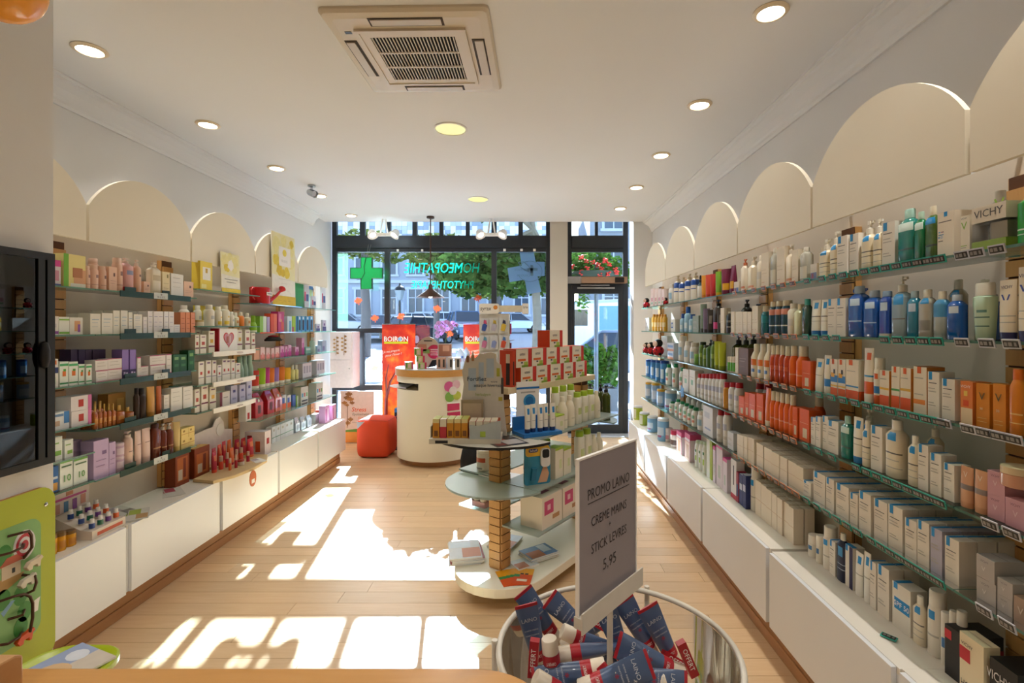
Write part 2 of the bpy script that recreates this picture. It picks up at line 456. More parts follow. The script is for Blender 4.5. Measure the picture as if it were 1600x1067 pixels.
# ------------------------------------------------------------------ ceiling fixtures
lens = mat('#fff1d8', .4, var=0, emit=14.0)
lens2 = mat('#e8e48a', .4, var=0, emit=.38)
m_trim = mat('#e6d3b4', .35, var=.02)
def add_lamp(t, x, y, w, size=.05, ang=112, z=ZC - .035, blend=.75):
    l = bpy.data.lights.new('lamp', 'SPOT'); l.energy = w; l.color = LAMP_COL; l.spot_size = R(ang); l.spot_blend = blend; l.shadow_soft_size = size
    o = bpy.data.objects.new('lamp_light', l); COL.objects.link(o); o.location = (x, y, z)
    return o
_ring = MB(); _ring.lathe([(.060, 0), (.083, 0), (.086, -.004), (.078, -.012), (.064, -.014), (.060, -.006), (.060, 0)], m_trim, 28, cap0=False, cap1=False); _ring = _ring.mesh('trim_ring')
_lens = MB(); _lens.lathe([(.0595, -.010), (.0595, -.0065)], lens, 28); _lens = _lens.mesh('lens')
def downlight(x, y, label, watts=LAMP_W):
    t = thing('ceiling_downlight', label, 'ceiling light', (x, y, ZC), 0, 'round recessed downlights')
    linked('trim_ring', _ring, t); linked('lens', _lens, t)
    add_lamp(t, x, y, watts)
for k, y in enumerate((2.815, 3.85, 4.90, 5.92, 6.96)):
    downlight(-2.49, y, 'round recessed downlight in left ceiling row, %s from the window' % ORD[4-k])
for k, y in enumerate((2.479, 3.51, 4.535, 5.57, 6.55)):
    downlight(1.21, y, 'round recessed downlight in right ceiling row, %s from the window' % ORD[4-k])
for n, y in (('nearer', 1.30), ('farther', -.6)):  # unseen lamps outside the view, added to light the room
    downlight(1.21, y, 'added unseen round recessed downlight above right shelves behind the camera, %s one' % n, LAMP_W*1.8)
    downlight(-1.0, y - .3, 'added unseen round recessed downlight above the sales counter behind the camera, %s one' % n, LAMP_W*1.8)
for y, nm in ((3.937, 'nearer'), (6.09, 'farther')):
    t = thing('ceiling_light', 'large round yellowish ceiling light in mid ceiling, %s of the two' % nm, 'ceiling light', (-.62, y, ZC), 0, 'large round ceiling lights')
    b = MB(); b.lathe([(.118, 0), (.130, 0), (.132, -.005), (.122, -.010), (.118, -.004), (.118, 0)], m_paper, 32, cap0=False, cap1=False); b.build('trim_ring', t)
    b = MB(); b.lathe([(.1175, -.006), (.1175, -.003)], lens2, 32); b.build('reflector', t)
    add_lamp(t, -.62, y, 34.0, .11, 165, ZC - .02, .6)
# air conditioner cassette
t = thing('air_conditioner', 'square cream ceiling air conditioner with slatted centre grille', 'air conditioner', (-.612, 2.855, ZC), R(-1.3))
m_ac = mat('#d9cbb4', .45, var=.015, scale=4); m_ac2 = mat('#cdbfa9', .45, var=.01)
H = .425
b = MB(); b.rings([[(x, y, z) for x, y in rrect(2*(H - ins), 2*(H - ins), .03)] for ins, z in ((0, 0), (0, -.012), (.012, -.026), (.05, -.032))], m_ac, smooth=False); b.build('panel', t)
b = MB()
for x0, x1, y0, y1 in ((-.29, .29, -.29, -.27), (-.29, .29, .27, .29), (-.29, -.27, -.27, .27), (.27, .29, -.27, .27)): b.box(x0, x1, y0, y1, -.045, -.0325, m_ac)
for x0, x1, y0, y1 in ((-.27, .27, -.27, -.225), (-.27, .27, .225, .27), (-.27, -.225, -.225, .225), (.225, .27, -.225, .225)): b.box(x0, x1, y0, y1, -.040, -.0325, m_ac)
b.build('grille_frame', t)
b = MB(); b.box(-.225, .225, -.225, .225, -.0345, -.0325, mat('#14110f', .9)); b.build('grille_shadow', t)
sl = MB(); sl.box(-.0026, .0026, -.225, .225, -.041, -.036, m_ac); sl = sl.mesh('slat')
for k in range(25): linked('slat', sl, t, (-.216 + k*.018, 0, 0))
b2 = MB(); b2.box(-.225, .225, -.006, .006, -.0425, -.036, m_ac); b2 = b2.mesh('cross_bar')
for y in (-.075, .075): linked('cross_bar', b2, t, (0, y, 0))
dk = MB(); dk.box(-.19, .19, -.034, .034, -.0335, -.0322, mat('#4a4038', .8)); dk = dk.mesh('air_slot')
fl = MB(); fl.box(-.178, .178, -.026, .020, -.040, -.0345, m_ac2); fl = fl.mesh('flap')
for a in range(4):
    c_, s_ = math.cos(R(90*a)), math.sin(R(90*a))
    o = linked('air_slot', dk, t, (-s_*-.345, c_*-.345, 0), (0, 0, R(90*a)))
    linked('flap', fl, o)
b = MB(); b.box(-.345, -.31, -.27, -.25, -.0345, -.0325, m_dark); b.build('display_window', t)
# pendant lamp by the window
t = thing('pendant_lamp', 'dark brown conical pendant lamp hanging in front of the window', 'pendant lamp')
x, y = -1.395, 7.05; m_brown = mat('#4a2d1c', .4, .4, var=.06)
b = MB(); b.lathe([(.055, 3.199), (.055, 3.175), (.03, 3.165), (.0, 3.165)], m_brown, 20, (x, y, 0)); b.build('ceiling_cup', t)
b = MB(); b.tube([(x, y, 3.17), (x, y, 2.20)], .009, m_brown, 8); b.build('rod', t)
b = MB(); b.lathe([(.016, 2.24), (.03, 2.215), (.032, 2.18), (.05, 2.16), (.195, 2.055), (.2, 2.048), (.19, 2.05), (.045, 2.15), (.02, 2.17)], m_brown, 28, (x, y, 0), cap0=False, cap1=False); b.build('shade', t)
b = MB(); b.lathe([(.0, 2.04), (.02, 2.045), (.03, 2.07), (.02, 2.10), (.012, 2.15)], mat('#fff3dc', .3, emit=6, var=0), 14, (x, y, 0)); b.build('bulb', t)
# orange globe pendant near the camera
t = thing('globe_pendant', 'orange globe pendant lamp hanging over the counter, top left corner', 'pendant lamp')
p = at(0, -27, 1.5); b = MB(); b.lathe([(.108*math.cos(R(a)) + .0005, .108*math.sin(R(a))) for a in range(-90, 91, 12)], mat('#d98a2b', .25, var=.1, emit=.12), 24, tuple(p)); b.build('globe', t)
b = MB(); b.tube([(p.x, p.y, p.z + .1), (p.x, p.y, ZC)], .004, m_black, 6); b.build('cable', t)
# ceiling spot left
t = thing('ceiling_spotlight', 'small chrome adjustable spotlight on the ceiling at left', 'spotlight')
p = at(487, 291, 5.5); p.z = ZC
b = MB(); b.lathe([(.04, 0), (.04, -.02), (.012, -.024), (.012, -.06)], m_chrome, 16, tuple(p)); b.build('mount', t)
M = Matrix.Translation(p + Vector((.0, 0, -.085))) @ Matrix.Rotation(R(115), 4, 'Y') @ Matrix.Rotation(R(25), 4, 'X')
b = MB(); b.lathe([(.0, -.05), (.03, -.05), (.038, -.03), (.042, .06), (.036, .06), (.03, .045), (0, .045)], m_chrome, 18, M=M, cap0=False, cap1=False); b.build('lamp_head', t)
# twin spot fixtures in the window bay
for nm, px in (('left', 600), ('right', 768)):
    t = thing('window_spot_bar', 'white twin spotlight bar hanging in the shop window, %s one' % nm, 'spotlight', (0, 0, 0), 0, 'twin spotlight bars in the window')
    p = at(px, 358, 7.2)
    b = MB(); b.box(p.x - .11, p.x + .11, 7.17, 7.23, p.z - .10, p.z - .06, m_paper)
    b.tube([(p.x - .05, 7.2, p.z - .06), (p.x - .02, 7.2, ZC - .001)], .012, m_paper, 8); b.tube([(p.x + .05, 7.2, p.z - .06), (p.x + .02, 7.2, ZC - .001)], .012, m_paper, 8); b.build('bracket', t)
    for s in (-1, 1):
        M = Matrix.Translation((p.x + s*.17, 7.19, p.z - .06)) @ Matrix.Rotation(R(28*s), 4, 'Y') @ Matrix.Rotation(R(-28), 4, 'X')
        b = MB(); b.lathe([(0, .05), (.03, .05), (.05, .03), (.075, -.045), (.08, -.05), (.07, -.048), (.0, -.03)], m_paper, 20, M=M, cap0=False, cap1=False); sh = b.build('lamp_head', t)
        b = MB(); b.lathe([(.066, -.042), (.066, -.038)], mat('#fff6e6', .3, emit=3, var=0), 18, M=M); b.build('lens', sh)

# ------------------------------------------------------------------ shelving systems
XS = {1: 1.26, -1: -2.28}        # front edge of the glass shelves
XB = {1: 1.499, -1: -2.519}      # back panel face
XH = {1: 1.30, -1: -2.32}        # arched header panels
gapR = [.66, 1.47, 2.28, 3.09, 3.90, 4.72, 5.54]
gapL = [1.81, 2.61, 3.41, 4.21, 4.99, 5.73]
endL = 5.87        # the glass shelves run a little past the last arched panel
def word(s): return 'right' if s > 0 else 'left'
def arch(side, y0, y1, k, n):
    y0 += .009; y1 -= .009
    h = (y1 - y0)/2; yc = (y0 + y1)/2; rise = .222; z0, zs = 2.078, 2.27
    r = (h*h + rise*rise)/(2*rise); a0 = math.asin(min(1, h/r))
    if k == 0 and side < 0: yc -= .2; h = y1 - yc; r = (h*h + rise*rise)/(2*rise); a0 = math.asin(min(1, h/r))
    poly = [(y0, z0), (y1, z0)] + [(max(y0, yc + r*math.sin(a0*(1 - 2*i/22))), zs + rise - r + r*math.cos(a0*(1 - 2*i/22))) for i in range(23)]
    x = XH[side]
    t = thing('arched_panel', 'cream arched header panel above %s shelves, %s from the window' % (word(side), ORD[n-1-k]), 'header panel', (0, 0, 0), 0, 'arched header panels')
    b = MB(); b.prism(poly, x, x + side*.019, mat('#ece2cc', .5, var=.015, scale=4), 'x'); b.build('panel', t)
    b = MB(); b.box(min(x + side*.02, XB[side] + side*.02), max(x + side*.02, XB[side] + side*.02), y0 + .02, y0 + .035, 2.16, 2.172, m_black); b.build('bracket', t)
for k in range(6): arch(1, gapR[k], gapR[k+1], k, 6)
for k in range(5): arch(-1, max(gapL[k], 2.25), gapL[k+1], k, 5)
# slotted uprights
blk = MB(); blk.box(-.045, .045, -.005, .005, .003, .0505, m_wood); blk = blk.mesh('slat_block')
slot_m = mat('#5a3518', .7)
def upright(side, y, z0, z1, k, n, x=None, rz=0, w=.05, label=None, grp='slotted wooden uprights'):
    t = thing('slotted_upright', label or 'slotted beech upright on %s wall, %s from the window' % (word(side), ORD[n-1-k]), 'shelf upright', (x, y, z0), rz, grp)
    b = MB(); b.box(-.05, .05, .0, .028, 0, z1 - z0, m_wood); b.box(-.045, .045, -.0035, .0, .0, z1 - z0, slot_m)
    b.build('post', t)
    z = .0
    while z + .0535 < z1 - z0:
        linked('slat_block', blk, t, (0, -.0085, z)); z += .0535
    return t
for k, y in enumerate(gapR): upright(1, y if k else .68, .54, 2.075, k, 7, 1.470, R(-90))
for k, y in enumerate(gapL[1:]): upright(-1, y if k < 4 else 5.69, .54, 2.075, k, 5, -2.490, R(90))
# glass shelves
LV_R = [.217, -.036, -.283, -.530, -.775]
LV_L = {0: [.205, -.035, -.29, -.50, -.65, -.80], 1: [.205, -.035, -.29, -.54, -.805], 2: [.27, .012, -.181, -.40, -.59], 3: [.21, -.04, -.277, -.53, -.79], 4: [.21, -.04, -.277, -.53, -.79]}
GL = .008
def glass_shelf(side, y0, y1, z, label, grp):
    x0, x1 = sorted((XS[side], XB[side] - side*.032))
    b = MB(); zz = EYE + z
    P = [(x0, y0), (x1, y0), (x1, y1), (x0, y1)]
    b.poly([(x, y, zz) for x, y in P], m_shelf); b.poly([(x, y, zz - GL) for x, y in P][::-1], m_shelf)
    for i in range(4):
        (xa, ya), (xb, yb) = P[i], P[(i+1) % 4]
        b.poly([(xa, ya, zz - GL), (xb, yb, zz - GL), (xb, yb, zz), (xa, ya, zz)], m_edge)
    return tag(b.build('glass_shelf'), label, 'glass shelf', grp)
LVN = ['top', 'second', 'third', 'fourth', 'fifth', 'sixth']
SH = {}
for k in range(6):
    for l, z in enumerate(LV_R):
        SH[(1, k, l)] = glass_shelf(1, max(gapR[k], .8) + .002, gapR[k+1] - .002, z, 'glass shelf on right wall, %s level, %s bay from the window' % (LVN[l], ORD[5-k]), 'right wall glass shelves')
for k in range(5):
    for l, z in enumerate(LV_L[k]):
        SH[(-1, k, l)] = glass_shelf(-1, max(gapL[k], 2.247) + .002, (gapL[k+1] if k < 4 else endL) - .002, z, 'glass shelf on left wall, %s level, %s bay from the window' % (LVN[l], ORD[4-k]), 'left wall glass shelves')
# price tag holders clipped to the front edge of the right-hand shelves
def tag_mesh(cframe, cin):
    b = MB(); b.box(-.003, .0, -.024, .024, -.013, .013, mat(cframe, .4, var=0))
    b.box(-.0042, -.003, -.020, .020, -.009, .009, mat(cin, .4, var=0))
    for y0, y1 in ((-.016, -.010), (-.004, .006), (.009, .017)): b.box(-.0047, -.0042, y0, y1, -.005, .005, mat('#8f8a86', .5, var=0))
    return b.mesh('price_tag')
TG = {'teal': tag_mesh('#2ba18f', '#24211f'), 'orange': tag_mesh('#d98c60', '#3a2a26'), 'white': tag_mesh('#c8c9d2', '#26231f')}
def price_tags(l, runs):
    for kind, x0, x1, n in runs:
        for i in range(n):
            px = x0 + (x1 - x0)*(i + .5)/n
            y = F*(XS[1] - .002)/(px - CX)
            k = max(j for j in range(6) if gapR[j] <= y)
            y = min(max(y, gapR[k] + .03), gapR[k+1] - .03)
            o = linked('price_tag', TG[kind], SH[(1, k, l)], (XS[1] - .001, y, EYE + LV_R[l] - .006), (0, R(-14), 0))
price_tags(0, [('orange', 1140, 1246, 7), ('teal', 1250, 1272, 1), ('teal', 1276, 1476, 12), ('white', 1478, 1574, 3)])
price_tags(1, [('orange', 1136, 1248, 8), ('teal', 1250, 1315, 4), ('teal', 1372, 1474, 5), ('white', 1484, 1600, 3)])
price_tags(2, [('orange', 1150, 1246, 7), ('teal', 1252, 1476, 12), ('white', 1477, 1596, 5)])
price_tags(3, [('orange', 1142, 1246, 9), ('teal', 1248, 1310, 3), ('teal', 1330, 1476, 9), ('white', 1530, 1598, 2)])
price_tags(4, [('orange', 1144, 1250, 10), ('teal', 1252, 1348, 6), ('teal', 1354, 1474, 8), ('white', 1520, 1592, 2)])
# dark green and white shelf strips on the left
m_dgreen = mat('#173a2c', .3, var=.03)
def strip_left(k, l, px0, px1, kind):
    z = EYE + LV_L[k][l] - .006; x = XS[-1] + .001
    ya, yb = F*2.28/(CX - px0), F*2.28/(CX - px1)
    if kind == 'green':
        b = MB(); b.box(x, x + .004, ya, yb, z - .024, z + .010, m_dgreen); o = b.build('shelf_strip', SH[(-1, k, l)])
        yc = ya + (yb - ya)*.53
        b = MB(); b.box(x + .004, x + .006, yc - .06, yc + .055, z - .022, z + .016, mat('#c9ccc6', .5))
        M = Matrix.Translation((x + .0064, yc, z - .011)) @ Matrix.Rotation(R(90), 4, 'Z') @ Matrix.Rotation(R(90), 4, 'X')
        b.text('N U X E', .018, M, m_ink); b.box(x + .006, x + .0064, yc - .006, yc + .006, z + .0, z + .011, m_grey)
        b.build('logo_card', o)
        for dy, w in ((.08, .05), (.58, .04)):
            yy = ya + (yb - ya)*dy
            b = MB(); b.box(x - .012, x - .009, yy, yy + w*1.6, z + .007, z + .034, m_dgreen); b.build('name_card', o)
    else:
        b = MB()
        for i in range(14):
            f0, f1 = i/14, (i+1)/14
            bul = lambda f: .012 + .03*math.sin(PI*f)
            y0_, y1_ = ya + (yb-ya)*f0, ya + (yb-ya)*f1
            q = [(x + .001, y0_, z - .022), (x + bul(f0), y0_, z - .022), (x + bul(f0), y0_, z + .012), (x + .001, y0_, z + .012)]
            q2 = [(x + .001, y1_, z - .022), (x + bul(f1), y1_, z - .022), (x + bul(f1), y1_, z + .012), (x + .001, y1_, z + .012)]
            b.rings([q, q2], m_paper, i == 0, i == 13, False)
        o = b.build('shelf_strip', SH[(-1, k, l)])
        M = Matrix.Translation((x + .043, (ya+yb)/2, z - .005)) @ Matrix.Rotation(R(90), 4, 'Z') @ Matrix.Rotation(R(90), 4, 'X')
        b = MB(); b.text('WELEDA', .02, M, mat('#6a1f3a', .5, var=0)); b.build('lettering', o)
for l in range(5): strip_left(1, l, 187, 297, 'green')
for l in (2, 3, 4): strip_left(2, l, 331, 397, 'white')
# ------------------------------------------------------------------ base cabinets
def cabinet(side, y0, y1, label, top=.53):
    xf, xk, xb = (1.175, 1.24, 1.498) if side > 0 else (-2.20, -2.28, -2.518)
    t = thing('base_cabinet', label, 'cabinet', (0, 0, 0), 0, '%s base cabinets' % word(side))
    y0 += .006; y1 -= .006
    x0, x1 = sorted((xf + side*.019, xb))
    b = MB(); b.box(x0, x1, y0, y1, .16, top - .022, m_white); b.build('body', t)
    x0, x1 = sorted((xf, xf + side*.018)); b = MB(); b.box(x0, x1, y0 + .012, y1 - .012, .16, top - .001, m_white); b.build('door', t, bevel=.0015)
    x0, x1 = sorted((xf + side*.0185, xb)); b = MB(); b.box(x0, x1, y0, y1, top - .0215, top, m_ltop); b.build('worktop', t)
    x0, x1 = sorted((xk, xk + side*.02)); b = MB(); b.box(x0, x1, y0 - .006, y1 + .006, .001, .1595, m_kick); b.build('kick_board', t)
    x0, x1 = sorted((xk - side*.008, xk)); b = MB(); b.box(x0, x1, y0 - .006, y1 + .006, .001, .06, m_kick); b.build('skirting', t)
cutR = [.76, 1.59, 2.44, 3.37, 4.22, 5.04, 5.84]
cutL = [2.246, 2.73, 3.55, 4.37, 5.19, 5.98]
for k in range(6): cabinet(1, cutR[k], cutR[k+1], 'white base cabinet under right shelves, %s from the window' % ORD[5-k], .530 if k != 1 else .522)
for k in range(5): cabinet(-1, cutL[k], cutL[k+1], 'white base cabinet under left shelves, %s from the window' % ORD[4-k])
# ================================================================== THE STREET OUTSIDE
def gz(y): return -.03 + max(0, y - 9.5) * .046          # the square climbs gently away from the shop
m_asph = mat('#b9bac0', .8, var=.12, scale=.6)
b = MB()
for (y0, y1) in ((7.72, 9.5), (9.5, 20), (20, 34), (34, 62)):
    b.poly([(-45, y0, gz(y0)), (45, y0, gz(y0)), (45, y1, gz(y1)), (-45, y1, gz(y1))], m_asph)
struct(b.build('ground_square'))
m_pave = mat('#c9cbd2', .7, var=.1, scale=3)
slab = MB(); slab.box(-.29, .29, -.29, .29, 0, .02, m_pave); slab = slab.mesh('paving_slab')
pav = MB(); pav.box(-6, 6, 7.725, 9.45, -.09, -.035, mat('#7d7d80', .9)); pav = struct(pav.build('ground_pavement'))
for ix in range(16):
    for iy in range(3): linked('paving_slab', slab, pav, (-4.5 + ix*.6, 8.05 + iy*.6 - .0, -.0295))

# ---- facade of the town building behind the square
m_stone = mat('#aab2c2', .85, var=.10, scale=.8); m_stone2 = mat('#c6ccd8', .85, var=.06, scale=1.5); m_win = mat('#4c5a70', .15, var=.05)
YB = 46.0
t = thing('town_building', 'pale stone town building with steps and tall windows behind the square', 'building')
z0 = gz(YB)
b = MB(); b.box(-34, 3, YB, YB + 8, z0 - .5, z0 + 13.2, m_stone); b.build('wall', t)
wm = MB(); wm.box(-.62, .62, -.05, .06, 0, 2.3, m_win); wm = wm.mesh('window')
wf = MB()
for a in ((-.8, -.62, 0, 2.3), (.62, .8, 0, 2.3), (-.95, .95, 2.3, 2.55), (-.9, .9, -.2, 0), (-.04, .04, 0, 2.3), (-.62, .62, 1.5, 1.58)): wf.box(a[0], a[1], -.16, .0, a[2], a[3], m_stone2)
wf = wf.mesh('window_frame')
for fl_ in range(2):
    for k in range(15):
        o = linked('window', wm, t, (-32.5 + k*2.45, YB - .03, z0 + 1.2 + fl_*3.7)); linked('window_frame', wf, o)
b = MB()
for zz in (.0, 4.1, 7.8, 11.6): b.box(-34, 3.1, YB - .25, YB, z0 + zz, z0 + zz + .28, m_stone2)
b.build('string_course', t)
tile = [MB(), MB(), MB()]
for k, c in enumerate(('#f2f4fa', '#c3cbd8', '#98a5b8')): tile[k].box(-.24, .24, -.04, 0, 0, .36, mat(c, .5)); tile[k] = tile[k].mesh('cladding_panel')
for ix in range(48):
    for iz in range(6): linked('cladding_panel', random.choice((tile[0], tile[0], tile[1], tile[2])), t, (-20.5 + ix*.5, YB - .02, z0 + 8.3 + iz*.37))
b = MB()
for k in range(9): b.box(-10.5 - k*.0, -6.2, YB - 3.2 + k*.35, YB - .26, z0 - .1, z0 + .1 + k*.17, m_stone2)
b.build('steps', t)
t2 = thing('grey_building', 'grey house with plain windows at far right behind the van', 'building')
b = MB(); b.box(4.2, 26, 34, 42, 0, 11, mat('#9aa0ad', .85, var=.08, scale=.7)); b.build('wall', t2)
for fl_ in range(3):
    for k in range(8):
        o = linked('window', wm, t2, (5.8 + k*2.5, 33.97, 2.2 + fl_*3.1)); linked('window_frame', wf, o)

# ---- trees
m_bark = mat('#5f5b5c', .9, var=.25, scale=9); m_bark2 = mat('#8d8477', .9, var=.2, scale=9)
def foliage(blobs, n, size, mt):
    b = MB(); tot = sum(r[0]*r[1]*r[2] for _, r in blobs)
    for c, r in blobs:
        for _ in range(max(20, int(n*r[0]*r[1]*r[2]/tot))):
            while True:
                q = Vector((random.uniform(-1, 1), random.uniform(-1, 1), random.uniform(-1, 1)))
                if .25 < q.length < 1: break
            p = Vector((c[0] + q.x*r[0], c[1] + q.y*r[1], c[2] + q.z*r[2]))
            a = Vector((random.gauss(0, 1), random.gauss(0, 1), random.gauss(0, .6))).normalized(); d = a.orthogonal().normalized()
            e = (d*math.cos(k_ := random.uniform(0, 6.28)) + a.cross(d)*math.sin(k_)); s = size*random.uniform(.6, 1.3)
            b.poly([p - a*s, p + e*s*.45, p + a*s, p - e*s*.45], mt)
    return b
def tree(label, base, hgt, r0, blobs, n, size, mt, bark, branches=4):
    t = thing('tree', label, 'tree')
    bx_, by_ = base; bz = gz(by_) if by_ > 8 else 0
    top = (bx_ + random.uniform(-.15, .15), by_, bz + hgt)
    b = MB(); b.tube([(bx_, by_, bz - .1), (bx_ + .05, by_, bz + hgt*.4), (bx_ - .03, by_, bz + hgt*.75), top], [r0*1.2, r0, r0*.85, r0*.6], bark, 10); b.build('trunk', t)
    for k in range(branches):
        c = blobs[k % len(blobs)][0]; e = (c[0] + random.uniform(-.6, .6), c[1] + random.uniform(-.4, .4), c[2] + random.uniform(-.2, .5))
        b = MB(); b.tube([top, tuple((Vector(top)*.5 + Vector(e)*.5) + Vector((0, 0, .2))), e], [r0*.55, r0*.35, r0*.1], bark, 7); b.build('branch', t)
    o = foliage(blobs, n, size, mt).build('foliage', t); o['kind'] = 'stuff'
lf1 = leaf_mat('leaf_mid', '#2a4524', '#526a32', .9, .2); lf2 = leaf_mat('leaf_dark', '#233a22', '#3e5630', 1.2, .2); lf3 = leaf_mat('leaf_yellow', '#666a36', '#40562e', 1.1, .2)
tree('large leafy plane tree with pale trunk outside the right pane', (.20, 14), 4.2, .13,
     [((-.3, 14, 3.3), (1.6, 1.2, .8)), ((-1.7, 13.8, 3.2), (1.0, .9, .7)), ((1.0, 14, 3.4), (1.3, 1.0, .8)), ((-1.15, 14, 6.2), (.78, 1.5, 1.5)), ((-1.0, 14.2, 7.9), (.8, 1.4, 1.1)), ((-1.2, 13.4, 5.4), (.7, 1.0, .9))], 4600, .17, lf1, m_bark2, 6)
tree('tree with slim grey trunk left of the orchid, yellowing crown', (-3.85, 20.5), 4.4, .12, [((-2.6, 20.5, 4.2), (1.9, 1.2, 1.0)), ((-3.6, 20.5, 4.7), (1.5, 1.2, .8)), ((-1.6, 20.6, 3.6), (1.2, 1, .8))], 2000, .2, lf3, m_bark, 4)
tree('dark tree trunk with thin crown behind the green cross', (-6.6, 20), 4.4, .19, [((-6.6, 20, 5.0), (1.0, 1.0, .6)), ((-5.6, 20, 4.7), (.7, .8, .5)), ((-7.5, 20.2, 4.9), (.9, .9, .5))], 700, .16, lf3, m_bark, 4)
tree('dense green tree in the middle distance behind the lettering', (-1.7, 27), 4.6, .16, [((-2.2, 27, 4.9), (2.4, 1.6, 1.3)), ((-.6, 27.2, 5.0), (2.0, 1.5, 1.2)), ((-3.2, 26.8, 4.2), (1.4, 1.2, 1.0))], 2600, .26, lf2, m_bark, 4)

# ---- parked cars
m_cglass = mat('#2b3442', .06, var=0, spec=.8); m_tyre = mat('#17181a', .8); m_rim = mat('#aab0b8', .3, .8); m_red = mat('#c2262b', .3, var=0); m_lampw = mat('#dfe4ea', .15, var=0)
def car(label, px, Y, yaw, col, suv=False, name='parked_car', van=False, sc=1.0):
    x = (px - CX)*Y/F; t = thing(name, label, 'van' if van else 'car', (x, Y, gz(Y)), R(yaw), 'vehicles parked on the square')
    mc = mat(col, .25, .3, coat=.6, var=.03)
    L, W, Hh = (4.3, 1.75, 1.48) if not suv else (4.4, 1.85, 1.72)
    if van: L, W, Hh = 5.2, 2.0, 2.35
    L *= sc; W *= sc; Hh *= sc
    hl = L/2
    if van: side = [(-hl, .35), (hl, .35), (hl, 1.0), (hl*.9, 1.15), (hl*.62, 1.95), (hl*.5, 2.2), (-hl*.9, Hh), (-hl, Hh*.95)]
    else: side = [(-hl, .32), (hl, .32), (hl, .62*Hh/1.48), (hl*.92, .78*Hh/1.48), (hl*.42, .93*Hh/1.48), (-hl*.82, .97*Hh/1.48), (-hl*.98, .86*Hh/1.48)]
    rs = []
    for f in (-1, -.92, .92, 1):
        k = .94 if abs(f) == 1 else 1
        rs.append([(a*k, f*W/2, .32 + (z - .32)*k) for a, z in side])
    b = MB(); b.rings(rs, mc, True, True, False); b.build('body', t, bevel=.04)
    if not van:
        h0, h1 = .90*Hh/1.48, Hh
        low = [(hl*.48, -W*.46), (hl*.48, W*.46), (-hl*.86, W*.46), (-hl*.86, -W*.46)]; up = [(hl*.14, -W*.37), (hl*.14, W*.37), (-hl*.62, W*.37), (-hl*.62, -W*.37)]
        b = MB(); b.rings([[(a, c, h0) for a, c in low], [(a, c, h1 - .05) for a, c in up]], m_cglass, True, False, False); b.build('windows', t)
        b = MB(); b.rings([[(a*1.03, c*1.03, h1 - .06) for a, c in up], [(a*.9, c*.9, h1) for a, c in up]], mc, True, True, False); b.build('roof', t)
        for sx in (-1, 1):
            b = MB(); b.tube([(hl*.47, sx*W*.455, h0), (hl*.14, sx*W*.37, h1 - .03)], .03, mc, 6); b.tube([(-hl*.2, sx*W*.465, h0), (-hl*.22, sx*W*.375, h1 - .03)], .035, mc, 6); b.tube([(-hl*.84, sx*W*.455, h0), (-hl*.61, sx*W*.37, h1 - .03)], .045, mc, 6); b.build('pillar', t)
    else:
        b = MB(); b.rings([[(hl*.905, -W*.42, 1.2), (hl*.905, W*.42, 1.2)], [(hl*.64, W*.40, 1.95), (hl*.64, -W*.40, 1.95)]] and [[(hl*.915, -W*.42, 1.17), (hl*.915, W*.42, 1.17), (hl*.885, W*.42, 1.17), (hl*.885, -W*.42, 1.17)], [(hl*.645, -W*.4, 1.95), (hl*.645, W*.4, 1.95), (hl*.615, W*.4, 1.95), (hl*.615, -W*.4, 1.95)]], m_cglass, True, True, False); b.build('windscreen', t)
        for sx in (-1, 1): b = MB(); b.box(hl*.28, hl*.62, sx*W*.5 - .012, sx*W*.5 + .012, 1.2, 1.85, m_cglass); b.build('side_window', t); b = MB(); b.box(-hl*.75, hl*.1, sx*W*.5 - .012, sx*W*.5 + .012, .9, 2.0, mat('#6fa6c9', .3)); b.build('side_panel', t)
    for ax in (hl*.60, -hl*.62):
        for sx in (-1, 1):
            M = Matrix.Translation((ax, sx*(W/2 - .09), .32)) @ Matrix.Rotation(R(90), 4, 'X')
            b = MB(); b.lathe([(.0, -.1), (.3, -.1), (.32, -.07), (.32, .07), (.3, .1), (0, .1)], m_tyre, 18, M=M, cap0=False, cap1=False); w_ = b.build('wheel', t)
            b = MB(); b.lathe([(0, -.108), (.19, -.105), (.19, .105), (0, .108)], m_rim, 14, M=M, cap0=False, cap1=False); b.build('rim', w_)
    for sx in (-1, 1):
        z_ = .72*Hh/1.48
        b = MB(); b.box(-hl*1.0 - .01, -hl*.93, sx*W*.40 - .14, sx*W*.40 + .14, z_ - .08, z_ + .12, m_red); b.build('tail_light', t)
        b = MB(); b.box(hl*.93, hl + .012, sx*W*.38 - .17, sx*W*.38 + .17, z_ - .1, z_ + .04, m_lampw); b.build('headlight', t)
    return t
car('silver estate car parked at far left behind the green cross', 540, 36, 8, '#aeb6c2')
car('dark grey hatchback parked left of the first mullion', 592, 29, -75, '#5b6674')
car('pale silver car behind the old lamp post', 640, 37, 170, '#c3cad4')
car('black hatchback with red tail lights seen from behind', 657, 26, 62, '#23262c')
car('white car parked behind the black hatchback', 702, 40, 10, '#dfe4ea')
car('blue sports utility car in the middle of the window', 728, 30, -70, '#5d7fae', True)
car('silver car parked behind the white accessory display', 806, 37, 10, '#b4bcc8')
car('white delivery van with blue panels seen through the door', 942, 21, 178, '#dfe6ee', van=True, name='delivery_van')
car('grey car with long bonnet close to the shop door', 955, 13.4, 172, '#8f9db2', sc=.95)
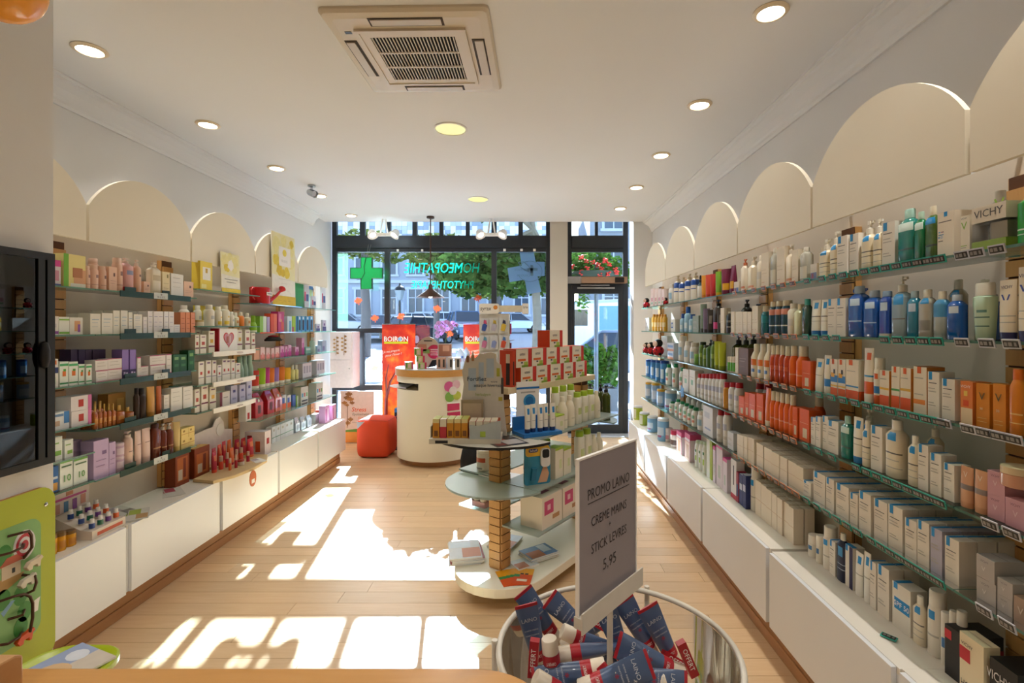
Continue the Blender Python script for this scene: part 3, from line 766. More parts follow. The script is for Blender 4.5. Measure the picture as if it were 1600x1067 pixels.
# ---- old street lantern
t = thing('street_lantern', 'old iron street lantern on a post across the square', 'street lamp')
p = at(633, 512, 24); x, y, z = p.x, 23, gz(23)
b = MB(); b.lathe([(.14, 0), (.14, .3), (.07, .45), (.05, 1.2), (.045, 2.2), (.03, 2.3)], m_dark, 10, (x, y, z)); b.build('post', t)
b = MB(); b.lathe([(.06, 2.3), (.12, 2.34), (.24, 2.75), (.24, 2.76)], mat('#7d8a94', .2), 6, (x, y, z), smooth=False); b.build('lantern_glass', t)
b = MB(); b.lathe([(.27, 2.76), (.20, 2.9), (.05, 3.0), (.02, 3.1)], m_dark, 6, (x, y, z), smooth=False); b.build('lantern_roof', t)
# ---- geranium post and planters by the door
t = thing('flower_post', 'grey steel post outside the door carrying a geranium basket', 'post')
p = at(931.5, 512, 9.1); b = MB(); b.tube([(p.x, 9.1, -.04), (p.x, 9.1, 3.3)], .04, mat('#6d7784', .4, .4), 12); b.build('pole', t)
b = MB(); b.lathe([(.12, 2.35), (.42, 2.5), (.50, 2.62), (.45, 2.62)], mat('#3b4a3c', .7), 18, (p.x - .05, 9.1, 0), cap1=True); b.build('basket', t)
t = thing('geraniums', 'red geraniums with green leaves spilling over the door', 'flowers')
o = foliage([((p.x - .1, 9.1, 2.78), (.62, .4, .26)), ((p.x - .45, 9.05, 2.55), (.35, .3, .3)), ((p.x + .35, 9.05, 2.6), (.35, .3, .3)), ((p.x - .25, 9.0, 2.2), (.14, .12, .35))], 1700, .055, leaf_mat('geranium_leaf', '#264a20', '#587d30', 6, .2)).build('foliage', t); o['kind'] = 'stuff'
fm = mat('#e2352b', .6, var=.1); fg = MB()
for _ in range(14):
    a = random.uniform(0, 6.28); rr_ = random.uniform(.008, .03); fg.lathe([(0.001, -.014), (.016, -.008), (.018, .004), (.001, .014)], fm, 6, (rr_*math.cos(a)*1.4, random.uniform(-.03, .03), rr_*math.sin(a)*1.4))
fg = fg.mesh('flower_head')
for (px, py) in ((908, 401), (916, 407), (926, 409), (934, 413), (944, 407), (952, 412), (918, 419), (907, 424), (940, 419), (950, 427), (964, 425), (962, 420), (937, 429), (911, 431), (893, 416), (890, 421), (937, 433), (946, 405)):
    q = at(px, py, 8.72 + random.uniform(-.05, .05)); linked('flower_head', fg, t, tuple(q), (0, 0, random.uniform(0, 6)))
t = thing('planter', 'grey stone planter outside the door', 'planter'); b = MB(); b.box(.85, 1.75, 9.75, 10.15, -.02, .42, mat('#86888d', .85, var=.12)); b.box(.9, 1.7, 9.8, 10.1, .42, .43, mat('#3c3128', .9)); b.build('trough', t)
for k, (px, r_, w_) in enumerate(((918, .17, 'left'), (938, .15, 'middle'), (957, .17, 'right'))):
    t = thing('shrub', 'bright green shrub growing in the planter, %s one' % w_, 'shrub', (0, 0, 0), 0, 'shrubs in the door planter')
    x = (px - CX)*9.95/F; o = foliage([((x, 9.95, .86), (r_, .2, .42))], 420, .075, leaf_mat('shrub_leaf', '#2f5f24', '#6c9a3a', 5, .2)).build('foliage', t); o['kind'] = 'stuff'
    b = MB(); b.tube([(x, 9.95, .42), (x + .02, 9.95, .9)], .012, m_bark, 6); b.build('stem', t)
# ================================================================== PRODUCTS
# every product is modelled facing local -Y, x to the right, base centre at the origin
def mt_(c, rough=.45): return mat(c, rough, var=0)
PLAST = lambda c: mat(c, .28, var=.015)
GLOSS = lambda c: mat(c, .12, var=.02, coat=.3)
def P_carton(w, d, h, st):
    b = MB(); base = mt_(st['c'], .5)
    b.box(-w/2, w/2, -d/2, d/2, 0, h, base)
    e = .0006
    def patch(face, u0, v0, u1, v1, c, k=1):
        o = e*k; m_ = c if not isinstance(c, str) else mt_(c, .5)
        if face == 'f': b.poly([(-w/2 + w*u0, -d/2 - o, h*v0), (-w/2 + w*u1, -d/2 - o, h*v0), (-w/2 + w*u1, -d/2 - o, h*v1), (-w/2 + w*u0, -d/2 - o, h*v1)], m_)
        elif face == 't': b.poly([(-w/2 + w*u0, -d/2 + d*v0, h + o), (-w/2 + w*u1, -d/2 + d*v0, h + o), (-w/2 + w*u1, -d/2 + d*v1, h + o), (-w/2 + w*u0, -d/2 + d*v1, h + o)], m_)
        else:
            s = 1 if face == 'r' else -1
            b.poly([(s*(w/2 + o), -d/2 + d*u0, h*v0), (s*(w/2 + o), -d/2 + d*u1, h*v0), (s*(w/2 + o), -d/2 + d*u1, h*v1), (s*(w/2 + o), -d/2 + d*u0, h*v1)], m_)
    for k, p in enumerate(st.get('decor', ())): patch(p[0], *p[1:6], k=1 + .25*k)
    if not any(p[0] == 't' for p in st.get('decor', ())): patch('t', .02, .47, .98, .53, tuple(k_*.72 for k_ in lin(st['c'])) and mat(tuple(round(k_*.7, 4) for k_ in lin(st['c'])), .5, var=0))
    for v, u1, c in st.get('lines', ()): patch('f', .12, v, u1, v + .012 + .004/h*.3, c, 4)
    for T in st.get('text', ()):
        u, v, s, z, c = T
        b.text(s, h*z, FRONT(-w/2 + w*u, -d/2 - e*5, h*v), mt_(c), .005, w*.86)
    return [('carton', b)]
def sect(rx, ry, z, p=2.0, n=16):
    q = []
    for j in range(n):
        a = 2*PI*(j + .5)/n; c, s = math.cos(a), math.sin(a)
        q.append((rx*math.copysign(abs(c)**(2/p), c), ry*math.copysign(abs(s)**(2/p), s), z))
    return q
def loft(b, stations, mt, prints=(), n=16, cap1=True):
    """stations (z,rx,ry,p); prints (z0,z1,half width in segments,mat)"""
    zs = sorted(set([s[0] for s in stations] + [z for p in prints for z in p[:2]]))
    out = []
    for z in zs:
        for (a, c) in zip(stations, stations[1:]):
            if a[0] <= z <= c[0] and c[0] > a[0]:
                f = (z - a[0])/(c[0] - a[0]); out.append(tuple(a[i] + (c[i] - a[i])*f for i in range(4))); break
    def mf(i, j):
        zc = (out[i][0] + out[i+1][0])/2
        for z0, z1, hw, m_ in prints:
            if z0 <= zc <= z1 and abs(j - (n*.75 - .5)) <= hw: return m_
        return None
    b.rings([sect(rx, ry, z, p, n) for z, rx, ry, p in out], mt, True, cap1, True, mf)
def P_bottle(w, d, h, st):
    p = st.get('p', 2.0); cf = st.get('capf', .2); hb = h*(1 - cf); r, q = w/2, d/2
    sh = st.get('sh', .12); nk = st.get('neck', .55)
    bm_ = GLOSS(st['c']) if st.get('gloss') else PLAST(st['c'])
    pr = [(hb*a, hb*c, hw, PLAST(m_)) for a, c, hw, m_ in st.get('prints', ())]
    b = MB(); tp = st.get('taper', 1.0)
    loft(b, [(0, r*.93*tp, q*.93*tp, p), (.012*h, r*tp, q*tp, p), (hb*(1 - sh), r, q, p), (hb*(1 - sh*.4), r*(.5 + nk*.5), q*(.5 + nk*.5), max(2, p*.8)), (hb, r*nk, q*nk if not st.get('round_neck') else min(r*nk, q*.9), 2)], bm_, pr)
    out = [('bottle', b)]
    c = MB(); cr = r*st.get('capw', nk*1.08); cq = min(q*st.get('capw', nk*1.08), cr) if not st.get('wide_cap') else q*st.get('capw', 1)
    if st.get('pump'):
        c.lathe([(cr*.95, 0), (cr*.95, h*cf*.42), (cr*.55, h*cf*.48), (cr*.3, h*cf*.5), (cr*.3, h*cf*.74)], PLAST(st['cap']), 12, (0, 0, hb))
        c2 = MB(); c2.box(-cr*.5, cr*.5, -cr*.5, cr*.5, hb + h*cf*.72, h, PLAST(st['cap'])); c2.box(-cr*.28 + 0, cr*1.5, -cr*.28, cr*.28, hb + h*cf*.80, hb + h*cf*.96, PLAST(st['cap']))
        return out + [('pump_collar', c), ('pump_head', c2)]
    loft(c, [(hb, cr, cq, 2), (h*.985, cr*.97, cq*.97, 2), (h, cr*.86, cq*.86, 2)] if not st.get('wide_cap') else [(hb, cr, cq, p), (h*.98, cr*.97, cq*.97, p), (h, cr*.9, cq*.9, p)], PLAST(st['cap']))
    return out + [('cap', c)]
def P_tube(w, d, h, st):
    cf = st.get('capf', .14); hc = h*cf; r, q = w/2, min(d, w)/2
    b = MB(); pr = [(hc + (h - hc)*a, hc + (h - hc)*c, hw, PLAST(m_)) for a, c, hw, m_ in st.get('prints', ())]
    loft(b, [(hc, r*.90, q*.95, 2), (hc + (h - hc)*.5, r*.96, q*.72, 2.2), (h*.96, r, q*.16, 2.6), (h, r, q*.12, 3)], PLAST(st['c']), pr)
    out = [('tube', b)]
    c = MB(); loft(c, [(0, r*.86, q*.92, 2), (hc, r*.92, q*.97, 2)], PLAST(st['cap'])); out.append(('cap', c))
    if st.get('text'):
        tx = MB()
        for u, v, s, z, cc in st['text']: tx.text(s, h*z, FRONT(0, -q*(.98 - .84*v) - .002, h*v), mt_(cc), .005, w*.8)
        out.append(('print', tx))
    return out
def P_jar(w, d, h, st):
    cf = st.get('capf', .3); hb = h*(1 - cf); r = w/2
    b = MB(); bm_ = GLOSS(st['c']) if st.get('gloss') else PLAST(st['c'])
    pr = [(hb*a, hb*c, hw, PLAST(m_)) for a, c, hw, m_ in st.get('prints', ())]
    loft(b, [(0, r*.92, r*.92, 2), (.06*h, r, r, 2), (hb*.95, r, r, 2), (hb, r*.93, r*.93, 2)], bm_, pr)
    c = MB(); loft(c, [(hb, r*1.0, r*1.0, 2), (h*.96, r*1.0, r*1.0, 2), (h, r*.92, r*.92, 2)], PLAST(st['cap']))
    return [('jar', b), ('lid', c)]
def P_plush(w, d, h, st):
    red, blk, skin = mt_('#c2202a', .9), mt_('#17120f', .95), mt_('#d9b8a8', .8)
    b = MB(); b.lathe([(.001, 0)] + [(w*.42*math.sin(R(a)), h*.3 - h*.3*math.cos(R(a))) for a in range(20, 180, 20)] + [(.001, h*.6)], red, 12); out = [('body', b)]
    b = MB(); b.lathe([(.001, h*.5)] + [(w*.34*math.sin(R(a)), h*.75 - h*.25*math.cos(R(a))) for a in range(20, 180, 20)] + [(.001, h)], blk, 12); out.append(('head', b))
    b = MB(); b.lathe([(.001, 0), (w*.2, h*.03), (w*.22, h*.1), (.001, h*.16)], skin, 10, M=Matrix.Translation((0, -w*.22, h*.72)) @ Matrix.Rotation(R(90), 4, 'X')); out.append(('face', b))
    b = MB()
    for s in (-1, 1):
        b.lathe([(.001, -h*.09), (w*.1, -h*.04), (w*.1, h*.04), (.001, h*.09)], blk, 8, (s*w*.34, -w*.18, h*.12))
        b.lathe([(.001, -h*.07), (w*.07, 0), (.001, h*.07)], blk, 8, (s*w*.4, -w*.1, h*.42))
    out.append(('limbs', b))
    b = MB()
    for x, z in ((-.2, .3), (.18, .38), (.05, .18), (-.1, .48)): b.lathe([(.001, 0), (w*.07, w*.02), (.001, w*.04)], blk, 8, M=Matrix.Translation((x*w, -w*.37, z*h)) @ Matrix.Rotation(R(90), 4, 'X'))
    out.append(('spots', b))
    return out
def P_bag(w, d, h, st):
    b = MB(); m1 = mat(st['c'], .25, var=.1, scale=60, coat=.4)
    b.rings([[(-w/2, -d/2, 0), (w/2, -d/2, 0), (w/2, d/2, 0), (-w/2, d/2, 0)], [(-w/2, -d/2, h*.6), (w/2, -d/2, h*.6), (w/2, d/2, h*.6), (-w/2, d/2, h*.6)], [(-w*.42, -d*.2, h*.85), (w*.42, -d*.2, h*.85), (w*.42, d*.2, h*.85), (-w*.42, d*.2, h*.85)], [(-w*.34, -.004, h), (w*.34, -.004, h), (w*.34, .004, h), (-w*.34, .004, h)]], m1, smooth=False)
    c = MB(); c.poly([(-w*.2, -d/2 - .001, h*.15), (w*.2, -d/2 - .001, h*.15), (w*.2, -d/2 - .001, h*.5), (-w*.2, -d/2 - .001, h*.5)], mt_(st['c2']))
    c.lathe([(.0, 0), (w*.12, .0), (w*.12, .002)], m_paper, 12, M=Matrix.Translation((0, -d*.42, h*.68)) @ Matrix.Rotation(R(80), 4, 'X'))
    return [('bag', b), ('badge', c)]
def P_dropper(w, d, h, st):
    b = MB(); b.lathe([(w*.46, 0), (w/2, .01), (w/2, h*.55), (w*.22, h*.66), (w*.22, h*.7)], PLAST(st['c']), 14, matf=lambda i, j: PLAST(st['c2']) if i == 1 else None)
    c = MB(); c.lathe([(w*.27, h*.7), (w*.27, h*.8), (w*.17, h*.82), (w*.19, h*.92), (w*.1, h)], PLAST(st['cap']), 12)
    return [('bottle', b), ('dropper_cap', c)]
PROTO = {'carton': P_carton, 'bottle': P_bottle, 'tube': P_tube, 'jar': P_jar, 'plush': P_plush, 'bag': P_bag, 'dropper': P_dropper}
NAMES = {'carton': 'product_carton', 'bottle': 'product_bottle', 'tube': 'cream_tube', 'jar': 'product_jar', 'plush': 'plush_toy', 'bag': 'gift_bag', 'dropper': 'dropper_bottle'}
CATS = {'carton': 'carton', 'bottle': 'bottle', 'tube': 'tube', 'jar': 'jar', 'plush': 'plush toy', 'bag': 'gift bag', 'dropper': 'bottle'}
_PC = {}
COUNT = {}
PEND = []
def place(sty, w, d, h, loc, rz, where, depth_word=None):
    """one product; its label is finished when all are placed"""
    st = STY[sty]; kind = st['k']
    key = (sty, round(w, 3), round(d, 3), round(h, 3))
    if key not in _PC: _PC[key] = [(n, b.mesh(n)) for n, b in PROTO[kind](round(w, 3), round(d, 3), round(h, 3), st)]
    parts = _PC[key]; nm = st.get('name', NAMES[kind])
    if len(parts) == 1:
        o = linked(nm, parts[0][1], None, loc, (0, 0, rz))
    else:
        o = bpy.data.objects.new(nm, None); COL.objects.link(o); o.location = loc; o.rotation_euler = (0, 0, rz); o.empty_display_size = .02
        for n, me in parts: linked(n, me, o)
    o['category'] = st.get('cat', CATS[kind])
    o['group'] = 'products on ' + where
    PEND.append((o, st['desc'], where, depth_word))
    return o
def finish_labels():
    by = {}
    for o, d, w, dw in PEND: by.setdefault((d, w, dw), []).append(o)
    for (d, w, dw), os_ in by.items():
        n = len(os_)
        for i, o in enumerate(os_):
            o['label'] = d + (', %s from window' % ORD[i] if n > 1 else '') + ', ' + w + (', ' + dw if dw else '')

def row(side, z, xf, items, where):
    """items: (style, x0, x1, ytop, opts) measured along the front plane X = xf; z is relative to eye height"""
    A = F*abs(xf); L = []
    for it in items:
        sty, x0, x1, yt = it[:4]; op = it[4] if len(it) > 4 else {}
        ya, yb = A/abs(x0 - CX), A/abs(x1 - CX)
        if side < 0: ya, yb = yb, ya          # far, near
        yc = (ya + yb)/2; w = ya - yb
        base = z + op.get('up', 0)
        h = (CY - base*F/yc - yt)*yc/F
        st = STY[sty]
        lo, hi = st.get('wr', (.03, .2)); w = min(max(w*.97, lo), hi)
        h = max(h, .03); h = min(max(h, st.get('hr', (.03, .34))[0]), st.get('hr', (.03, .34))[1])
        L.append([sty, yc, w, h, op, base])
    # order from the window and squeeze neighbours that would overlap
    L.sort(key=lambda e: -e[1])
    lane = [e for e in L if not e[4].get('back') and not e[4].get('up')]
    for _ in range(3):
        for a, c in zip(lane, lane[1:]):
            gap = a[1] - c[1] - (a[2] + c[2])/2
            if gap < .0035:
                tot = a[2] + c[2]; need = max(a[1] - c[1] - .0035, .02)*2
                f = need/tot; a[2] *= f; c[2] *= f
    lim = {1: XB[1] - .036, -1: XB[-1] + .036}[side]
    for sty, yc, w, h, op, base in L:
        st = STY[sty]
        d = op.get('d', st.get('d', None)) or w*st.get('dr', 1.0)
        if st['k'] in ('bottle', 'jar', 'tube', 'dropper') and 'd' not in st: d = w*st.get('dr', 1.0)
        n = op.get('rows', st.get('rows', 1)); bk = op.get('back', 0)
        jit = random.uniform(0, .007) if st['k'] == 'carton' else 0
        for r_ in range(n):
            x = jit*side + xf + side*(d/2 + .012 + bk + r_*(d + .004))
            if abs(x) + d/2 > abs(lim): break
            for s_ in range(op.get('stack', 1)):
                hh = h/op.get('stack', 1) - .0005
                place(sty, w, d, hh, (x, yc, EYE + base + s_*(hh + .0005) + .0003), R(-90)*side + R(random.uniform(-2.2, 2.2)) + (R(38)*side if st['k'] == 'tube' and yc > 3.2 else 0), where,
                      ', '.join(q for q in ('back row' if bk else '', (ORD[r_] + ' row') if r_ else '', 'upper layer' if s_ or op.get('up') else '') if q) or None)
GL_ = '#b9b2a6'; DK_ = '#6a655f'
LN = [(.62, .7, GL_), (.55, .8, GL_), (.30, .6, GL_), (.24, .75, GL_)]
BLUE = '#1f8fd0'
CR = '#efe6d2'
S = dict
STY = {
 # right wall --------------------------------------------------------------
 'lrp_box': S(k='carton', desc='white carton with blue corner strip', c='#ece4d6', d=.05, decor=[('f', .1, .82, .4, 1, BLUE), ('t', .1, 0, .4, 1, BLUE), ('f', .12, .74, .8, .76, DK_)], lines=LN, wr=(.03, .09)),
 'lrp_deep': S(k='carton', desc='deep white carton with blue top strip', c='#eae0d0', d=.055, rows=3, decor=[('f', .1, .8, .36, 1, BLUE), ('t', .1, 0, .36, 1, BLUE), ('f', .12, .7, .8, .72, DK_)], lines=LN, wr=(.03, .11)),
 'lrp_lav': S(k='carton', desc='lavender grey carton with blue strip', c='#b9b4c4', d=.055, rows=3, decor=[('f', .1, .8, .36, 1, BLUE), ('t', .1, 0, .36, 1, BLUE)], lines=LN),
 'lrp_spf': S(k='carton', desc='wide white carton with blue SPF 50 panel', c='#e9e2d4', d=.06, decor=[('f', .08, .86, .3, 1, BLUE), ('t', .08, 0, .3, 1, BLUE), ('f', .12, .42, .95, .68, BLUE)], text=[(.55, .55, 'SPF 50', .16, '#f4f4f4')], wr=(.05, .14)),
 'lrp_pump': S(k='bottle', desc='cream pump bottle with blue square label', c='#eadcbd', cap='#f1ead9', pump=1, capf=.27, p=3, dr=.75, nk=.4, neck=.42, prints=[(.80, .96, 1.2, BLUE), (.5, .53, 2.5, DK_), (.38, .40, 2, DK_), (.2, .22, 2.5, GL_)], wr=(.045, .085)),
 'lrp_bottle': S(k='bottle', desc='cream lotion bottle with blue square label', c='#e9dcc2', cap='#f1ead9', capf=.17, p=3, dr=.7, neck=.5, prints=[(.78, .95, 1.2, BLUE), (.5, .53, 2.5, DK_), (.36, .38, 2, GL_), (.2, .22, 2.5, GL_)], wr=(.04, .09)),
 'lrp_tube': S(k='tube', desc='white tube with blue mark and blue cap', c='#efe8d8', cap='#2a7cc0', prints=[(.72, .92, 1.2, BLUE), (.45, .48, 3, DK_), (.3, .32, 3, GL_)], wr=(.04, .07), dr=.6),
 'lrp_wtube': S(k='tube', desc='white cream tube with slanted blue mark', c='#f1ece1', cap='#f1ece1', prints=[(.70, .9, 1.2, BLUE), (.4, .43, 3, GL_)], wr=(.035, .06), dr=.6),
 'teal_big': S(k='bottle', desc='teal square gel bottle with mint cap', c='#1f7f72', cap='#a9d3c4', gloss=1, capf=.17, p=4, dr=.6, neck=.5, prints=[(.72, .9, 1.5, '#cfe3d8'), (.3, .34, 3, '#164f49')], wr=(.05, .09)),
 'green_gel': S(k='bottle', desc='green gel bottle with pale cap', c='#167a4b', cap='#b9d9c4', gloss=1, capf=.15, p=4, dr=.6, neck=.5, prints=[(.75, .92, 1.5, '#cfe3d8')], wr=(.04, .08)),
 'olive_oil': S(k='bottle', desc='dark green oil bottle with cream cap', c='#4c6a2a', cap='#e3d9bd', gloss=1, capf=.17, p=4, dr=.6, neck=.5, prints=[(.8, .95, 1.5, BLUE), (.3, .34, 3, '#22331a')], wr=(.04, .08)),
 'iso_box': S(k='carton', desc='white body milk carton with blue dotted letters', c='#efe3cf', d=.075, decor=[('f', .4, .9, .6, 1, BLUE), ('t', .4, 0, .6, 1, BLUE), ('f', .08, .78, .85, .80, DK_), ('f', .08, .56, .2, .58, BLUE), ('f', .24, .56, .4, .58, '#7f3f6a'), ('f', .08, .50, .4, .52, '#4a86b0'), ('f', .08, .36, .36, .38, DK_)], text=[(.24, .45, 'M D', .07, BLUE)], wr=(.06, .12)),
 'vichy_small': S(k='carton', desc='narrow white carton with green V', c='#eee4cf', d=.06, text=[(.5, .72, 'V', .28, '#8fb843'), (.5, .92, 'VICHY', .06, DK_)], lines=[(.2, .8, '#a8c070'), (.15, .7, GL_)]),
 'vichy_gel': S(k='bottle', desc='bright green gel pump bottle with white V', c='#1f9a2a', cap='#efe8da', gloss=1, pump=1, capf=.24, p=2.4, neck=.4, prints=[(.3, .33, 3, '#d8eed0'), (.2, .22, 3, '#d8eed0')], wr=(.06, .085)),
 'white_pump': S(k='bottle', desc='plain cream pump bottle', c='#ece0c8', cap='#efe6d4', pump=1, capf=.24, p=2.6, dr=.8, neck=.4, prints=[(.1, .18, 1.5, '#e39a70')], wr=(.035, .075)),
 'orange_pump': S(k='bottle', desc='cream bottle with coral pump', c='#ebdfca', cap='#d9805a', pump=1, capf=.2, p=2.4, dr=.8, neck=.4, prints=[(.12, .2, 1.5, '#e08a60')], wr=(.03, .06)),
 'clear_btl': S(k='bottle', desc='clear greyish toner bottle with pale cap', c='#b5b2a2', cap='#d9d3c2', gloss=1, capf=.13, p=3, dr=.7, neck=.5, prints=[(.1, .5, 1.5, '#d6cfbd')], wr=(.03, .075)),
 'cream_box': S(k='carton', desc='plain cream carton', c='#ebdfc9', d=.045, lines=[(.5, .7, '#d8cab0'), (.4, .8, '#d8cab0'), (.15, .5, '#d9b79c')], wr=(.025, .085)),
 'pic_box': S(k='carton', desc='small carton with pink and blue picture', c='#e6dccd', d=.03, decor=[('f', .05, .05, .95, .45, '#7a88b4'), ('f', .2, .1, .5, .4, '#a86070')]),
 'cream_deep': S(k='carton', desc='pale skincare carton with thin line', c='#ecdfc8', d=.05, rows=3, decor=[('f', .0, .46, 1, .475, '#d0b08c')], wr=(.03, .085)),
 'pinkwhite_box': S(k='carton', desc='slim white carton with pink print', c='#efdcd8', d=.05, decor=[('f', .2, .3, .8, .5, '#d79aa6'), ('f', .2, .15, .8, .25, '#9cc0a0')], wr=(.03, .1)),
 'blue_pump': S(k='bottle', desc='white pump bottle with royal blue shoulder', c='#e9e2d2', cap='#e4d9bd', pump=1, capf=.2, p=2.4, neck=.45, prints=[(.68, .93, 16, '#2450a0'), (.5, .54, 3, '#2450a0')], wr=(.045, .075)),
 'dropper': S(k='dropper', desc='teal dropper bottle with black bulb', c='#2c5664', c2='#dfe0da', cap='#15161a', wr=(.03, .045)),
 'or_tube': S(k='tube', desc='yellow orange cream tube', c='#e59a2e', cap='#d8862a', wr=(.04, .06), dr=.7),
 'redor_tube': S(k='tube', desc='red orange cream tube', c='#d9482c', cap='#c43a24', wr=(.04, .065), dr=.7),
 'red_tube': S(k='tube', desc='red cream tube', c='#c22a2e', cap='#b02428', wr=(.04, .06), dr=.7),
 'lime_tube': S(k='tube', desc='lime green cream tube', c='#7db02a', cap='#d4b02a', wr=(.04, .06), dr=.7),
 'purple_tube': S(k='tube', desc='plum cream tube with yellow disc', c='#7c1f48', cap='#6a1a3e', prints=[(.05, .35, 2, '#e0a82e')], wr=(.045, .07), dr=.7),
 'clear_box': S(k='carton', desc='small clear white carton', c='#dfe0de', d=.05, lines=LN),
 'yellow_btl': S(k='bottle', desc='yellow children bottle', c='#e8b23c', cap='#e09a2a', capf=.12, p=3, dr=.7, neck=.6, prints=[(.3, .6, 2.5, '#f0d9a0')], wr=(.03, .06)),
 'blue_pot': S(k='carton', desc='white square pot with blue emblem', c='#e6e4dc', d=.07, decor=[('f', .1, .3, .5, .75, '#2a5cae'), ('f', .2, .4, .4, .65, '#e8e8e8'), ('t', 0, 0, 1, 1, '#d9d6ce')], wr=(.06, .12)),
 'lady': S(k='plush', desc='red and black ladybird plush'),
 'bluegel': S(k='bottle', desc='pale blue gel bottle with blue cap', c='#9cc4dc', cap='#2a5cae', capf=.25, p=2.4, neck=.6, wr=(.035, .06), prints=[(.2, .5, 2, '#d8e4ea')]),
 'sage_box': S(k='carton', desc='grey green carton', c='#8d9783', d=.06, lines=LN),
 'sage_tube': S(k='tube', desc='grey green cream tube', c='#7f9484', cap='#3c4440', wr=(.035, .055), dr=.7),
 'mauve_tube': S(k='tube', desc='mauve grey cream tube', c='#75637e', cap='#3c3640', wr=(.035, .055), dr=.7),
 'dark_tube': S(k='tube', desc='dark brown cream tube', c='#3a322e', cap='#1d1a18', wr=(.035, .055), dr=.7, prints=[(.3, .7, 1, '#8d857c')]),
 'dark_pump': S(k='bottle', desc='dark brown pump bottle with pink disc', c='#2e211c', cap='#141312', pump=1, capf=.2, p=2.2, neck=.45, prints=[(.15, .4, 2, '#d0417f')], wr=(.045, .07)),
 'black_btl': S(k='bottle', desc='black shampoo bottle', c='#1d1d22', cap='#bdb6a6', capf=.08, p=2.4, neck=.7, prints=[(.3, .34, 3, '#bdb6a6'), (.55, .65, 2, '#8d867a')], wr=(.04, .07)),
 'black_pump': S(k='bottle', desc='black pump bottle standing behind', c='#211d1b', cap='#121212', pump=1, capf=.22, p=2.2, neck=.45, wr=(.045, .07)),
 'teal_btl': S(k='bottle', desc='teal bottle with cream cap', c='#1b6f7a', cap='#d9cdb2', gloss=1, capf=.2, p=2.2, neck=.7, prints=[(.5, .8, 3, '#2a8a92')], wr=(.035, .06)),
 'salmon_btl': S(k='bottle', desc='blue green bottle with salmon label band', c='#1f4a5c', cap='#d9cdb2', gloss=1, capf=.16, p=2.2, neck=.7, prints=[(.70, .9, 16, '#d58a74'), (.3, .34, 3, '#cfd6d2')], wr=(.035, .06)),
 'white_btl': S(k='bottle', desc='white lotion bottle', c='#e9dfcb', cap='#efe6d4', capf=.16, p=2.6, neck=.6, prints=[(.35, .6, 2, '#d6d0c6')], wr=(.03, .06)),
 'paleyel_btl': S(k='bottle', desc='pale yellow toner bottle', c='#d9d7b0', cap='#d6cba8', gloss=1, capf=.17, p=2.6, neck=.5, wr=(.035, .06)),
 'dkgreen_btl': S(k='bottle', desc='dark green bottle with teal cap', c='#24453a', cap='#2b8a80', gloss=1, capf=.17, p=3, dr=.7, neck=.6, wr=(.04, .07)),
 'bluecap_pump': S(k='bottle', desc='cream bottle with bright blue pump', c='#e6dcc4', cap='#2056c0', pump=1, capf=.25, p=3, dr=.8, neck=.4, wr=(.05, .07)),
 'big_blue': S(k='bottle', desc='large square blue micellar bottle', c='#0f57b0', cap='#9fb0c2', gloss=1, capf=.15, p=5, dr=.6, neck=.55, prints=[(.72, .88, 1, '#c4d6ea'), (.35, .38, 2, '#a4c0e4')], wr=(.06, .10)),
 'blue_jar': S(k='bottle', desc='dark blue square gel pot', c='#1448a8', cap='#7f97b4', gloss=1, capf=.12, p=5, dr=.6, neck=.7, prints=[(.66, .86, 1, '#c4d6ea'), (0, .1, 16, '#d9d4c8')], wr=(.05, .09)),
 'clear_pump': S(k='bottle', desc='large clear blue pump bottle', c='#8fa3ac', cap='#d9d3c4', gloss=1, pump=1, capf=.25, p=5, dr=.6, neck=.4, prints=[(.72, .95, 1.2, BLUE), (.4, .43, 2, DK_)], wr=(.06, .095)),
 'teal_sq': S(k='bottle', desc='square teal blue cleanser bottle', c='#1a7fa0', cap='#9fb4bc', gloss=1, capf=.14, p=5, dr=.6, neck=.6, prints=[(.66, .86, 1, '#c4d6ea')], wr=(.045, .075)),
 'clear_sq': S(k='bottle', desc='clear square micellar water bottle', c='#b3aea0', cap='#e2dccb', gloss=1, capf=.16, p=5, dr=.6, neck=.55, prints=[(.84, .98, 1.2, BLUE), (.2, .45, 2, '#8d887c')], wr=(.05, .085)),
 'bi_blue': S(k='bottle', desc='two tone blue and clear remover bottle', c='#aab4b0', cap='#e2d8c2', gloss=1, capf=.16, p=3, dr=.6, neck=.5, prints=[(.55, .98, 16, '#4a94c4'), (.70, .85, 1.2, '#1c6fb8')], wr=(.05, .085)),
 'blue_sq': S(k='bottle', desc='small square bright blue bottle', c='#0f5cb4', cap='#b4bcc6', gloss=1, capf=.14, p=5, dr=.6, neck=.6, prints=[(.68, .86, 1, '#d6e2ee')], wr=(.05, .085)),
 'mint_cone': S(k='bottle', desc='mint green bottle with white cap, narrowing downwards', c='#b8cfb0', cap='#e6dfd0', capf=.22, p=3.2, dr=.55, neck=.78, capw=.8, wide_cap=1, taper=.78, sh=.04, prints=[(.3, .33, 2, '#3f6a5c'), (.5, .53, 2, '#3f6a5c'), (.62, .68, 1, '#5f8a7c')], wr=(.06, .1)),
 'vichy_tube': S(k='tube', desc='white cleansing tube with purple V and cap', c='#eedfc6', cap='#2e2a5c', dr=.55, prints=[(.18, .2, 3, GL_), (.3, .32, 3, GL_)], text=[(.5, .88, 'VICHY', .07, '#5a5668'), (.5, .66, 'V', .26, '#4a58a8')], wr=(.06, .09)),
 'blueorange_box': S(k='carton', desc='blue and white carton with orange band', c='#c9d2e2', d=.08, decor=[('f', .0, .0, 1, .25, '#d58a5c'), ('f', .1, .45, .9, .75, '#6f94c8')]),
